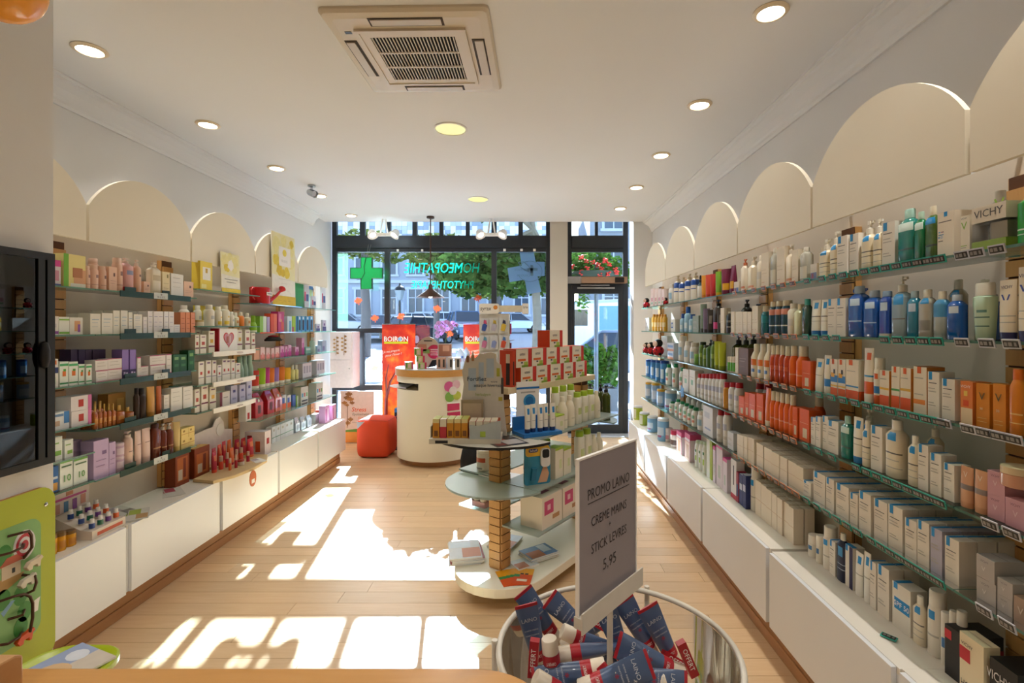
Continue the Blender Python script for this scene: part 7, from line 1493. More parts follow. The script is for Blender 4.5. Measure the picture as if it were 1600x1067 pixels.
p = at(669, 553, 5.97); b = MB(); b.lathe([(0.001, -.004), (.165, -.004), (.165, .004), (.001, .004)], mat('#b8a890', .5), 32, M=Matrix.Translation((p.x, 5.97, ZT + .185)) @ Matrix.Rotation(R(90), 4, 'X') @ Matrix.Scale(.88, 4, (1, 0, 0)) @ Matrix.Scale(1.12, 4, (0, 1, 0))); b.build('card', t)
b = MB(); b.lathe([(0, 0), (.085, 0), (.085, .002)], mat('#b81f48', .45), 26, M=Matrix.Translation((p.x + .075, 5.964, ZT + .19)) @ Matrix.Rotation(R(90), 4, 'X')); b.box(p.x - .12, p.x - .02, 5.962, 5.965, ZT + .20, ZT + .28, mat('#b07a5c', .5)); b.box(p.x - .06, p.x + .02, 5.962, 5.965, ZT + .17, ZT + .22, mat('#7a9a4a', .5)); b.prism([(p.x + .0, ZT + .003), (p.x + .09, ZT + .015), (p.x + .135, ZT + .1), (p.x + .05, ZT + .09)], 5.9625, 5.965, m_dark, 'y')
for k in range(4): b.box(p.x + .03, p.x + .12, 5.9605, 5.9615, ZT + .15 + k*.022, ZT + .156 + k*.022, m_paper)
b.box(p.x - .05, p.x + .05, 5.9630, 5.9650, ZT + .315, ZT + .328, m_ink); b.build('print', t)
STY['makeup'] = S(k='carton', desc='rose beige makeup carton', c='#caa08c', d=.07, decor=[('f', .45, .15, .9, .85, '#3a302c')])
STY['makeup2'] = S(k='carton', desc='pale grey makeup carton', c='#c8bcb4', d=.07, decor=[('f', .45, .15, .9, .85, '#3a3434')])
for k, px in enumerate((686, 693)): place('makeup', .05, .07, .13, rc(px, 5.82), 0, 'round counter')
for k, px in enumerate((704, 715)): place('makeup2', .06, .07, .13, rc(px, 5.82), 0, 'round counter')
t = thing('photo_card_holder', 'clear card holder with woman portrait picture on round counter', 'card holder')
p = at(696, 548, 5.92); b = MB(); b.box(p.x - .09, p.x + .08, 5.91, 5.915, ZT, ZT + .29, mat('#c8c4c8', .3)); b.box(p.x - .08, p.x + .07, 5.9085, 5.91, ZT + .14, ZT + .28, mat('#a8705a', .45)); b.box(p.x - .03, p.x + .05, 5.908, 5.9085, ZT + .2, ZT + .27, mat('#d8a890', .45)); b.build('card', t); b = MB(); b.box(p.x - .09, p.x + .08, 5.88, 5.909, ZT, ZT + .006, m_acryl); b.build('foot', t)
for k, (px, c, w_) in enumerate(((719, '#c8b040', 'left'), (726, '#4aa0b8', 'right'))):
    t = thing('house_gift_box', 'clear house-shaped gift box with toys, %s one' % w_, 'gift box', (0, 0, 0), 0, 'house-shaped gift boxes'); p = at(px, 560, 6.0 + .0*k)
    b = MB(); b.prism([(p.x - .045, ZT), (p.x + .045, ZT), (p.x + .045, ZT + .16), (p.x, ZT + .24), (p.x - .045, ZT + .16)], 5.99 + .12*k, 6.07 + .12*k, mat('#c4ccd8', .2), 'y'); b.build('box', t)
    b = MB()
    for i, cc in enumerate((c, '#c85a9a', '#5a7ac0')): b.box(p.x - .035 + .025*i, p.x - .012 + .025*i, 5.9875 + .12*k, 5.9895 + .12*k, ZT + .03 + .04*i, ZT + .06 + .04*i, mat(cc, .4))
    b.build('print', t)
# orchid
t = thing('potted_orchid', 'pink flowering orchid in lime pot on round counter', 'orchid')
p = at(694, 548, 6.25); m_pet = mat('#d7a8e0', .5, var=.12, scale=60); m_pet2 = mat('#c86ab8', .5)
b = MB(); b.lathe([(.045, 0), (.062, .11), (.066, .115), (.058, .11), (.001, .10)], mat('#9ab82a', .35), 20, (p.x, 6.25, ZT), cap1=False); b.build('pot', t)
for k, a in enumerate((20, 150, 265, 80)):
    c_, s_ = math.cos(R(a)), math.sin(R(a)); b = MB(); base = Vector((p.x, 6.25, ZT + .10))
    rs = [[base + Vector((c_*d - s_*w, s_*d + c_*w, h)), base + Vector((c_*d, s_*d, h - .006)), base + Vector((c_*d + s_*w, s_*d - c_*w, h)), base + Vector((c_*d, s_*d, h + .002))] for d, w, h in ((.0, .01, 0), (.06, .025, .07), (.13, .028, .09), (.19, .004, .05))]
    b.rings(rs, mat('#5f8f2e', .4)); b.build('leaf', t)
fl = MB()
for k in range(5):
    a = R(90 + 72*k); r0 = .034 if k in (0, 2, 3) else .04; w = .013 if k in (0, 2, 3) else .022
    d = Vector((math.cos(a), 0, math.sin(a))); n = Vector((-math.sin(a), 0, math.cos(a)))
    fl.poly([Vector((0, 0, 0)), d*r0*.5 + n*w + Vector((0, -.006, 0)), d*r0 + Vector((0, -.002, 0)), d*r0*.5 - n*w + Vector((0, -.006, 0))], m_pet)
fl.lathe([(.001, -.01), (.008, -.004), (.001, .008)], m_pet2, 8, (0, -.01, -.004)); fl = fl.mesh('flower')
for (pts, tip) in (([(694, 545), (697, 530), (699, 512), (690, 504), (682, 512)], 0), ([(694, 545), (698, 525), (703, 508), (711, 506), (716, 512)], 1)):
    q = [at(a, c, 6.22) for a, c in pts]; b = MB(); b.tube([tuple(v) for v in q], .005, mat('#4a5a2a', .6), 6); b.build('stem', t)
for (px, py) in ((683, 520), (686, 515), (681, 511), (687, 508), (690, 513), (692, 505), (697, 503), (695, 510), (701, 505), (704, 509), (708, 505), (712, 508), (690, 521), (685, 505), (699, 514), (706, 513), (693, 517), (684, 525)):
    q = at(px, py, 6.20 + random.uniform(-.04, .04)); linked('flower', fl, t, tuple(q), (R(random.uniform(-20, 20)), R(random.uniform(-60, 60)), R(random.uniform(-35, 35))))
# card taped to the counter front
t = thing('flower_leaflet', 'flower-shaped pink and green leaflet on front of round counter', 'leaflet')
a0 = math.atan2(-.40, .25)
M = Matrix.Translation((RC.x + (RR + .002)*math.cos(a0), RC.y + (RR + .002)*math.sin(a0), .72)) @ Matrix.Rotation(a0 + PI/2, 4, 'Z')
b = MB()
for x, z, r_, c in ((-.03, .22, .06, '#d05a90'), (.06, .24, .05, '#d8b0b8'), (-.02, .10, .06, '#7fae4a'), (.07, .11, .05, '#b8c04a'), (.02, .17, .05, '#d8d0cc')): b.lathe([(0, 0), (r_, 0), (r_, .002)], mat(c, .45), 16, M=M @ Matrix.Translation((x, -.0005*len(b.v)/50, z)) @ Matrix.Rotation(R(90), 4, 'X'))
b.box(-.05, .10, -.003, -.001, -.06, .03, mat('#c42a5a', .45), M=M); b.box(-.06, .11, -.0045, -.003, .02, .04, m_paper, M=M); b.box(-.05, .11, -.003, -.001, -.14, -.08, mat('#c42a5a', .45), M=M); b.build('print', t)

# ================================================================== ORANGE POUF, BAGS, POSTERS
t = thing('cube_pouf', 'orange fabric cube pouf with grey corner label', 'pouf', (-1.93, 6.33, 0), R(-3))
m_or = mat('#d8451c', .75, var=.08, scale=5); n = 14; b = MB()
def cube_pt(i, j, k):
    q = Vector((i/n*2 - 1, j/n*2 - 1, k/n*2 - 1)); e = .05
    l = (abs(q.x)**7 + abs(q.y)**7 + abs(q.z)**7)**(1/7)
    q = q/l; bulge = 1 + .03*math.sin(3*q.x + 2*q.z)*math.cos(2*q.y)
    return (q.x*.205*bulge, q.y*.205*bulge, .245 + q.z*.243 + (.012*math.cos(q.x*2.4)*math.cos(q.y*2.4) if q.z > .6 else 0))
idx = {}
def vid(i, j, k):
    if (i, j, k) not in idx: idx[(i, j, k)] = len(b.v); b.v.append(cube_pt(i, j, k))
    return idx[(i, j, k)]
for a in range(n):
    for c in range(n):
        for f_ in (lambda s, t_: (s, t_, 0), lambda s, t_: (s, t_, n), lambda s, t_: (s, 0, t_), lambda s, t_: (s, n, t_), lambda s, t_: (0, s, t_), lambda s, t_: (n, s, t_)):
            b.face([vid(*f_(a, c)), vid(*f_(a+1, c)), vid(*f_(a+1, c+1)), vid(*f_(a, c+1))], m_or, True)
o = b.build('cushion', t)
b = MB(); b.tube([(-.19, -.205, .467), (0, -.211, .474), (.19, -.205, .467)], .004, mat('#b8370f', .7), 6); b.tube([(.203, -.19, .467), (.209, 0, .474), (.203, .19, .467)], .004, mat('#b8370f', .7), 6); b.build('seam', t)
b = MB(); b.poly([(-.182, -.2135, .455), (-.08, -.2145, .462), (-.175, -.2155, .37)], mat('#a8a4a0', .6)); b.build('corner_label', t)
b = MB(); b.box(-.09, .0, .0, .12, .492, .493, m_paper); b.build('paper_note', t)
t = thing('storage_box', 'blue box with dark base behind the orange pouf', 'box'); p = at(624, 690, 6.62)
b = MB(); b.box(p.x - .05, p.x + .30, 6.56, 6.82, .001, .50, mat('#1f2c4a', .5)); b.build('body', t); b = MB(); b.box(p.x - .05, p.x + .30, 6.56, 6.82, .5, .55, mat('#2a7fc8', .4)); b.build('lid', t); b = MB(); b.box(p.x - .04, p.x + .02, 6.555, 6.5595, .05, .11, mat('#a06a50', .5)); b.build('label', t)
t = thing('black_bag', 'black cloth bag on floor beside round counter', 'bag'); p = at(735, 715, 5.55)
b = MB(); b.lathe([(.10, .002), (.13, .03), (.135, .15), (.11, .27), (.06, .32), (.001, .33)], mat('#0e0e10', .8, var=.2), 16, (p.x + .02, 5.5, 0), sx=.95, sy=.8); b.build('sack', t); b = MB(); b.tube([(p.x - .04, 5.5, .31), (p.x - .03, 5.5, .38), (p.x + .05, 5.5, .39), (p.x + .07, 5.5, .31)], .009, m_black, 8); b.build('handle', t)
def flame_mat():
    m = bpy.data.materials.new('autumn_print'); m.use_nodes = True; nt = m.node_tree; bs = nt.nodes['Principled BSDF']; L = nt.links.new
    tc = nt.nodes.new('ShaderNodeTexCoord'); nz = nt.nodes.new('ShaderNodeTexNoise'); nz.inputs['Scale'].default_value = 9; nz.inputs['Detail'].default_value = 6
    sp = nt.nodes.new('ShaderNodeSeparateXYZ'); ad = nt.nodes.new('ShaderNodeMath'); ad.operation = 'MULTIPLY_ADD'; ad.inputs[1].default_value = -.24; 
    L(tc.outputs['Object'], nz.inputs['Vector']); L(tc.outputs['Object'], sp.inputs[0]); L(sp.outputs['Z'], ad.inputs[0]); L(nz.outputs['Fac'], ad.inputs[2])
    cr = nt.nodes.new('ShaderNodeValToRGB'); e = cr.color_ramp.elements; e[0].position = -.0; e[0].color = (*lin('#c8281c'), 1); e[1].position = .62; e[1].color = (*lin('#f0c03a'), 1)
    for p_, c_ in ((.18, '#d93a1e'), (.34, '#e8622a'), (.46, '#f08a2a')): q = e.new(p_); q.color = (*lin(c_), 1)
    L(ad.outputs[0], cr.inputs[0]); L(cr.outputs[0], bs.inputs['Base Color']); bs.inputs['Roughness'].default_value = .35
    return m
m_flame = flame_mat()
for k, (px0, px1, Y, w_) in enumerate(((597, 649, 7.08, 'left one behind the counter'), (724, 772, 7.08, 'right one beside white display'))):
    t = thing('banner_stand', 'red autumn roll-up banner with white lettering, ' + w_, 'banner', (0, 0, 0), 0, 'red roll-up banners')
    a, c = at(px0, 507, Y), at(px1, 507, Y); b = MB(); b.box(a.x, c.x, Y, Y + .003, .06, a.z, m_flame); sheet = b.build('sheet', t)
    b = MB(); b.box(a.x - .01, c.x + .01, Y - .07, Y + .09, .001, .06, m_chrome); b.build('base', t)
    b = MB(); b.box(a.x, c.x, Y - .006, Y + .008, a.z, a.z + .012, m_chrome); b.tube([((a.x + c.x)/2, Y + .02, .06), ((a.x + c.x)/2, Y + .02, a.z)], .008, m_chrome, 8); b.build('pole', t)
    b = MB(); zc = EYE + (CY - 530)*Y/F; w = c.x - a.x
    b.box(a.x + .03, a.x + w*.78, Y - .002, Y - .0005, zc - .065, zc - .035, mat('#c8c81e', .4)); b.text('BOIRON', .10, FRONT(a.x + w*.42, Y - .003, zc), m_paper, .012, w*.72)
    b.lathe([(0, 0), (.028, 0), (.028, .001)], mat('#8ab4d8', .4), 16, M=Matrix.Translation((a.x + w*.53, Y - .0035, zc)) @ Matrix.Rotation(R(90), 4, 'X'))
    b.text('Je me prepare', .045, Matrix.Translation((a.x + w*.28, Y - .003, zc - .17)) @ Matrix.Rotation(R(-8), 4, 'Y') @ Matrix.Rotation(R(90), 4, 'X'), m_paper, 0, w*.5, .3); b.text("pour l'hiver !", .045, Matrix.Translation((a.x + w*.34, Y - .003, zc - .22)) @ Matrix.Rotation(R(-8), 4, 'Y') @ Matrix.Rotation(R(90), 4, 'X'), m_paper, 0, w*.5, .3); b.build('lettering', sheet)
    b = MB(); b.tube([(a.x + w*.1, Y - .001, .1), (a.x + w*.13, Y - .001, .6), (a.x + w*.25, Y - .001, .85), (a.x + w*.5, Y - .001, 1.05)], [.03, .022, .016, .008], mat('#7a1a1c', .4), 6); b.tube([(a.x + w*.14, Y - .001, .62), (a.x + w*.12, Y - .001, .9), (a.x + w*.2, Y - .001, 1.1)], [.016, .01, .005], mat('#7a1a1c', .4), 6); b.build('tree_print', sheet)
# stress poster
t = thing('stress_poster', 'pinkish poster reading Stress Epuisement Fatigue standing by window', 'poster'); Y = 6.95
a, c = at(532, 611, Y), at(584, 692, Y); H_ = a.z - .0; b = MB(); b.box(a.x, c.x, Y, Y + .012, .01, a.z, mat('#d8c0b4', .55)); o = b.build('board', t)
b = MB(); b.box(a.x, c.x, Y + .012, Y + .2, .0, .02, m_paper); b.build('foot', t)
b = MB(); w = c.x - a.x; b.box(a.x, c.x, Y - .001, Y, .012, .16, mat('#d98a3a', .5)); b.prism([(a.x, .16), (c.x, .16), (c.x, .22), (a.x + w*.4, .20), (a.x, .175)], Y - .0015, Y - .0002, mat('#5a8a34', .5), 'y')
b.text('Stress', .085, FRONT(a.x + w*.55, Y - .002, a.z - .26), mat('#d9561e', .5, var=0), .012, w*.6, .2); b.text('Epuisement', .05, FRONT(a.x + w*.6, Y - .002, a.z - .325), mat('#7a7468', .5, var=0), .008, w*.6, .2); b.text('Fatigue', .05, FRONT(a.x + w*.68, Y - .002, a.z - .38), mat('#e0764a', .5, var=0), .008, w*.5, .2); b.box(a.x + w*.35, a.x + w*.8, Y - .0015, Y - .0005, a.z - .445, a.z - .44, m_grey)
b.tube([(a.x + w*.2, Y - .001, .22), (a.x + w*.21, Y - .001, a.z - .2)], .004, mat('#7a4a2a', .5), 5)
for i, (u, z, r_) in enumerate(((.2, .1, .05), (.3, .12, .05), (.25, .05, .05), (.12, .17, .04), (.35, .17, .035), (.2, .2, .03))): b.poly([(a.x + w*u + r_*q*1.2, Y - .0015 - .0001*i, a.z - z + r_*s) for q, s in LEAFP], mat(('#8a5a2c', '#a87038')[i % 2], .5))
for i, (u, z) in enumerate(((.22, .28), (.3, .33))): b.poly([(a.x + w*u + .045*q, Y - .0015 - .0001*i, z + .045*s) for q, s in LEAFP], mat('#a07040', .5))
b.build('print', o)
# white wall cabinet with twig pictures
t = thing('white_wall_cabinet', 'white two-door wall cabinet with brown twig decoration by window', 'cabinet'); Y = 7.20
a, c = at(515, 518.5, Y), at(551, 606, Y); m_wc = mat('#dcd6d8', .45)
b = MB(); b.box(a.x, c.x, Y + .016, 7.50, c.z, a.z, m_wc); b.build('body', t); zm = at(0, 562, Y).z
for z0_, z1_ in ((c.z + .006, zm - .003), (zm + .003, a.z - .006)): b = MB(); b.box(a.x + .006, c.x - .02, Y, Y + .0155, z0_, z1_, m_wc); o = b.build('door', t, bevel=.002)
b = MB(); w = c.x - a.x
for u, zz in ((.28, .0), (.62, .02)):
    b.tube([(a.x + w*u, Y - .003, a.z - .34), (a.x + w*(u + .03), Y - .003, a.z - .06 + zz)], .003, mat('#8a6238', .6), 5)
    for i in range(9): zc = a.z - .08 - .028*i + zz; s = (-1)**i; b.poly([(a.x + w*u, Y - .004, zc), (a.x + w*u + s*.03, Y - .004, zc + .012), (a.x + w*u + s*.045, Y - .004, zc - .01), (a.x + w*u + s*.02, Y - .004, zc - .02)], mat(('#96703e', '#b08850')[i % 2], .6))
b.build('twig_picture', o)
b = MB(); b.lathe([(.008, 0), (.012, -.012), (.001, -.014)], m_chrome, 10, M=Matrix.Translation((c.x - .05, Y - .001, zm - .13)) @ Matrix.Rotation(R(-90), 4, 'X') @ Matrix.Scale(-1, 4, (0, 0, 1))); b.build('knob', t)
b = MB(); b.box(a.x, a.x + .2, 7.50, 7.568, a.z - .2, a.z - .15, m_wc); b.build('wall_fixing', t)
# tall white accessory display behind the stand
t = thing('accessory_display', 'tall white accessory display with header sign and hanging packs', 'display stand'); Y = 5.05
a, c = at(749, 490, Y), at(795, 600, Y); m_sd = mat('#dcdad6', .4)
b = MB(); b.box(a.x, c.x, Y, Y + .03, .10, a.z, m_sd); b.box(c.x - .03, c.x, Y + .03, Y + .30, .10, a.z, m_sd); b.build('panel', t)
b = MB(); b.lathe([(.24, .001), (.24, .03), (.05, .05), (.04, .1)], m_sd, 28, (c.x - .05, Y + .16, 0)); b.build('base', t)
b = MB(); e = at(749, 474.5, Y), at(780, 490, Y); b.prism(rrect(e[1].x - e[0].x, e[0].z - e[1].z, .02, 4, (e[0].x + e[1].x)/2, (e[0].z + e[1].z)/2), Y - .03, Y - .02, m_paper, 'y'); o = b.build('header_sign', t)
b = MB(); x_ = (e[0].x + e[1].x)/2; z_ = (e[0].z + e[1].z)/2; b.text('syrax', .06, FRONT(x_ - .035, Y - .031, z_), m_ink, .003, .11, .1); b.build('lettering', o); b = MB(); b.lathe([(0, 0), (.022, 0), (.022, .001)], mat('#d98a3a', .4), 14, M=Matrix.Translation((x_ + .065, Y - .031, z_ + .012)) @ Matrix.Rotation(R(90), 4, 'X')); b.build('logo_dot', o)
b = MB(); f0, f1 = at(780, 478, Y + .1), at(823, 488, Y + .1); b.box(e[0].x + .05, f1.x, Y - .019, Y + .012, f1.z, f0.z, mat('#e2d8c0', .4)); b.build('header_beam', t)
b = MB(); b.box(f1.x - .045, f1.x + .02, Y - .026, Y - .0195, f1.z - .02, f0.z + .02, m_paper); b.text('syrax', .04, FRONT(f1.x - .012, Y - .0265, f1.z + .05), m_ink, 0, .05); b.build('end_plate', t)
pk = [('#3a5aa8', '#c8507a'), ('#d0553a', '#4a7ac0'), ('#b8b4c8', '#c8b040'), ('#c878a8', '#5a9ab8'), ('#d8b84a', '#3a3a5a'), ('#8a9ad0', '#d8d8dc')]
cw = (c.x - a.x)/3.1
for r_ in range(4):
    for k in range(3):
        x_ = a.x + cw*(k + .55); z_ = a.z - .12 - .17*r_; q = pk[(r_*3 + k*2) % 6]
        p_ = thing('accessory_pack', 'clear hanging accessory pack on white display, row %s, %s' % (ORD[r_], ('left', 'middle', 'right')[k]), 'hanging pack', (x_, Y - .012, z_), 0, 'packs hanging on the white display')
        b = MB(); b.box(-cw*.42, cw*.42, -.004, -.001, -.075, .07, mat('#d8dade', .25)); b.build('card', p_)
        b = MB(); b.prism([(-cw*.3, -.05), (cw*.1, -.06), (cw*.3, .0), (cw*.05, .02), (-cw*.2, .01)], -.018, -.0042, mat(q[0], .4), 'y'); b.prism([(-cw*.1, .02), (cw*.25, .015), (cw*.2, .05), (-cw*.05, .055)], -.012, -.0042, mat(q[1], .4), 'y'); b.build('accessory', p_)
        b = MB(); b.tube([(0, .011, .055), (0, -.03, .06)], .002, m_chrome, 5); b.build('hook', p_)
for k in range(3):
    p_ = thing('accessory_pack', 'coloured brush pack hanging on side of white display, %s from top' % ORD[k], 'hanging pack', (c.x + .004, Y + .10 + .0*k, a.z - .14 - .2*k), R(90), 'packs hanging on the white display')
    b = MB(); b.box(-.05, .05, -.004, -.001, -.09, .07, mat('#c8b868', .4)); b.box(-.03, .03, -.02, -.0042, -.07, .04, mat(('#c8508a', '#7a2a4a', '#c8a83a')[k], .4)); b.build('card', p_); b = MB(); b.tube([(0, 0, .06), (0, -.05, .07)], .003, m_chrome, 5); b.build('hook', p_)

# ================================================================== PROMOTION BIN in the foreground
BC = Vector((.187, 1.056, 0)); RB = .25; m_rod = mat('#d6cfc0', .35)
t = thing('promotion_bin', 'round clear plastic promotion bin with white rim and rods', 'promotion bin', tuple(BC))
b = MB(); n_ = 64; rs = []
for j in range(n_ + 1):
    a = 2*PI*j/n_; rs.append([((RB + .0065*math.cos(R(c)))*math.cos(a), (RB + .0065*math.cos(R(c)))*math.sin(a), .94 + .0065*math.sin(R(c))) for c in range(0, 360, 36)])
b.rings(rs, m_rod, False, False); b.build('rim', t)
b = MB(); b.lathe([(RB - .004, .934), (RB - .010, .88), (RB - .05, .70), (.16, .66), (.001, .655)], m_acryl, 56, cap0=False, cap1=False); b.build('bowl', t)
for a in (62.6, 178, 300):
    b = MB(); c_, s_ = math.cos(R(a)), math.sin(R(a)); b.tube([((RB + .010)*c_, (RB + .010)*s_, .95), ((RB + .010)*c_, (RB + .010)*s_, .02)], .0065, m_rod, 10); b.build('rod', t)
b = MB(); rs = [[((RB + .01 + .007*math.cos(R(c)))*math.cos(2*PI*j/40), (RB + .01 + .007*math.cos(R(c)))*math.sin(2*PI*j/40), .012 + .007*math.sin(R(c))) for c in range(0, 360, 45)] for j in range(41)]; b.rings(rs, m_rod, False, False); b.build('foot_ring', t)
# sign on its own pole
sg = thing('promotion_sign', 'sign board painted in shaded grey with promotion price on a pole in the bin', 'sign')
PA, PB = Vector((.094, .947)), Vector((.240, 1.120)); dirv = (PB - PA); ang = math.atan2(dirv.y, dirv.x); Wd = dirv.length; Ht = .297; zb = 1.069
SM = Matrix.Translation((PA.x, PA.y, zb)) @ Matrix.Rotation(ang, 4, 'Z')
b = MB(); b.box(0, Wd, -.002, .003, 0, Ht, mat('#948b8d', .5, var=.02), M=SM); b.build('board', sg)  # backlit pale board; its shade is put into the grey base colour
b = MB()
for x0, x1, z0_, z1_ in ((-.003, .001, 0, Ht), (Wd - .001, Wd + .003, 0, Ht), (-.003, Wd + .003, Ht - .001, Ht + .003)): b.box(x0, x1, -.003, .004, z0_, z1_, m_paper, M=SM)
b.build('edge_trim', sg)
b = MB(); b.box(-.005, Wd + .012, -.012, .006, -.022, -.0005, m_rod, M=SM); b.box(-.005, Wd + .012, -.014, -.011, -.03, .010, m_rod, M=SM); b.build('holder', sg)
pc = (PA + PB)/2; b = MB(); pb = SM @ Vector((Wd*.52, .0, -.02)); b.tube([tuple(pb), (pb.x, pb.y, .66)], .0065, m_rod, 10); b.build('pole', sg)
TI = mat('#3a3436', .6, var=0)
for s, z_, h_, mw in (('PROMO LAINO', .222, .030, .165), ('CREME MAINS', .166, .027, .14), ('+', .143, .018, .1), ('STICK LEVRES', .112, .027, .14), ('5,95', .066, .032, .06)):
    b = MB(); b.text(s, h_, SM @ Matrix.Translation((Wd*.50, -.0026, z_)) @ Matrix.Rotation(R(90), 4, 'X'), TI, .0, mw); b.build('lettering', sg)
b = MB()
b.box(Wd*.5 - .082, Wd*.5 + .082, -.0028, -.0024, .205, .2065, TI, M=SM); b.build('underline', sg)
# hand cream tubes in the bin
m_tb = mat('#4c5f80', .3, var=.05, coat=.2); m_rd = mat('#b0202c', .35, var=.03); m_cw = mat('#e6d9c4', .35)
def tube_parts():
    L = .150; b = MB(); n = 16; R0 = .0175
    st = [(.028, R0, R0), (.05, R0*1.05, R0*.98), (.09, R0*1.25, R0*.70), (.13, R0*1.46, R0*.25), (.1435, R0*1.5, R0*.13)]
    def ring(x, a, c): return [(x, a*math.cos(2*PI*(j+.5)/n), c*math.sin(2*PI*(j+.5)/n)) for j in range(n)]
    b.rings([ring(*s) for s in st], m_tb, True, False, True, lambda i, j: m_rd if i == 0 else None); b.rings([ring(*st[-1]), ring(L, R0*1.5, R0*.12)], m_rd, False, True)
    c = MB(); c.rings([ring(0, R0*.86, R0*.86), ring(.002, R0*.95, R0*.95), ring(.0285, R0*.98, R0*.98)], m_cw)
    p = MB()
    def TX(s, x, z, size, mt, rot=-90, mw=None): p.text(s, size, Matrix.Translation((x, 0, z)) @ Matrix.Rotation(R(rot), 4, 'Z'), mt, .004, mw)
    lt = mat('#c8ccd4', .5, var=0)
    TX('LAINO', .118, R0*.45 + .001, .012, lt, -90); TX('creme mains', .098, R0*.66 + .001, .006, lt, -90); TX('nourrissante', .088, R0*.74 + .001, .006, lt, -90); TX('OFFERT', .041, R0 + .0012, .009, m_paper, -90, .02); TX('*', .075, R0*.82 + .001, .02, m_rd, -90)
    return [('tube', b.mesh('tube')), ('cap', c.mesh('cap')), ('print', p.mesh('print'))]
TP = tube_parts()
sk = MB(); sk.box(0, .075, -.0095, .0095, -.008, .008, m_rd); 
sk.text('OFFERT', .014, Matrix.Translation((.036, 0, .0084)), m_paper, .006, .06); sk = sk.mesh('lip_balm_carton')
def pose(a, c, facing, roll=0):
    """matrix with +x from a to c and +z turned towards 'facing'"""
    x = (c - a).normalized(); z = (facing - facing.dot(x)*x).normalized(); y = z.cross(x)
    M = Matrix((x, y, z)).transposed().to_4x4(); return Matrix.Translation(a) @ M @ Matrix.Rotation(R(roll), 4, 'X')
def yp(py): return 1.205 - (py - 950)*.0016
heap = [((846, 1046), (829, 975), .0, 'upright at far left, crimped end up'), ((858, 997), (866, 1072), -.05, 'standing cap up beside OFFERT carton'), ((872, 1003), (846, 966), .05, 'leaning behind the leftmost tube'), ((930, 1000), (878, 953), .03, 'sticking up highest under the sign board'), ((878, 985), (938, 1014), -.02, 'lying below sign with white cap left'), ((872, 1024), (952, 1012), -.035, 'turned over showing its white back'), ((946, 1040), (874, 1056), -.045, 'lying flat at lower left of pole'), ((980, 1042), (962, 994), .0, 'leaning just right of the pole'), ((957, 1052), (1038, 1066), -.05, 'lying front centre with cap left'), ((1066, 1052), (990, 1018), -.03, 'lying diagonal at right with white cap'), ((1056, 1040), (1026, 978), .015, 'standing tallest on the right side'), ((1022, 1026), (1003, 991), .03, 'half hidden behind the tallest right tube'), ((836, 1058), (876, 1084), -.06, 'at lower left edge with white cap up'), ((1040, 1062), (985, 1076), -.03, 'lowest one at right front'), ((905, 1076), (950, 1060), -.04, 'lowest one in the middle'), ((880, 1010), (925, 975), .05, 'back one under the sign holder')]
for k, (ca, cr_, dy, w_) in enumerate(heap):
    Y0 = yp((ca[1] + cr_[1])/2) + dy; a, c = at(*ca, Y0), at(*cr_, Y0 + .0)
    c = a + (c - a).normalized()*.15
    f = Vector((-.1, -1, .55)) if k != 5 else Vector((0, -.3, -1))
    o = bpy.data.objects.new('hand_cream_tube', None); COL.objects.link(o); o.matrix_world = pose(a, c, f); o.empty_display_size = .02
    tag(o, 'blue and red hand cream tube in bin, ' + w_, 'tube', 'hand cream tubes in the bin')
    for nm, me in TP: linked(nm, me, o)
for k, (a_, c_, dy, w_) in enumerate((((832, 1056), (836, 997), -.06, 'upright at far left'), ((922, 967), (957, 987), .0, 'behind the pole near the sign'), ((1063, 1003), (1086, 1058), -.03, 'upright at far right'), ((981, 1010), (998, 1042), -.01, 'in the middle of the heap'), ((1035, 1022), (1080, 1048), .02, 'beside the diagonal tube'), ((905, 1080), (925, 1062), -.02, 'peeping out at the bottom'))):
    Y0 = yp((a_[1] + c_[1])/2) + dy; a, c = at(*a_, Y0), at(*c_, Y0); o = bpy.data.objects.new('lip_balm_carton', sk); COL.objects.link(o); o.matrix_world = pose(a, c, Vector((-.1, -1, .6)))
    tag(o, 'red OFFERT lip balm carton in bin, ' + w_, 'carton', 'lip balm cartons in the bin')

# ================================================================== FOREGROUND COUNTER AND LEFT PILLAR
t = thing('sales_counter', 'beech sales counter edge across the bottom of the picture', 'counter')
out = [(-1.70, .905), (-.10, .905)] + [(-.10 + .15*math.sin(R(a)), .755 + .15*math.cos(R(a))) for a in range(6, 91, 6)] + [(.05, .30), (-1.70, .30)]
b = MB(); b.prism(out, .962, 1.0, m_woodx, 'z'); b.build('wooden_top', t, bevel=.004)
b = MB(); b.box(-1.65, -.05, .34, .82, .001, .9615, m_white); b.build('body', t)
t = thing('wooden_block', 'small beech block standing on the sales counter corner', 'wooden block'); b = MB(); b.prism([(.70, 1.0005), (.853, 1.0005), (.853, 1.058), (.84, 1.066), (.70, 1.08)], -1.12, -.868, wood_mat('beech_block', '#c79a6a', '#b98a58', .5, (2, 12, 12)), 'x'); b.build('block', t, bevel=.004)
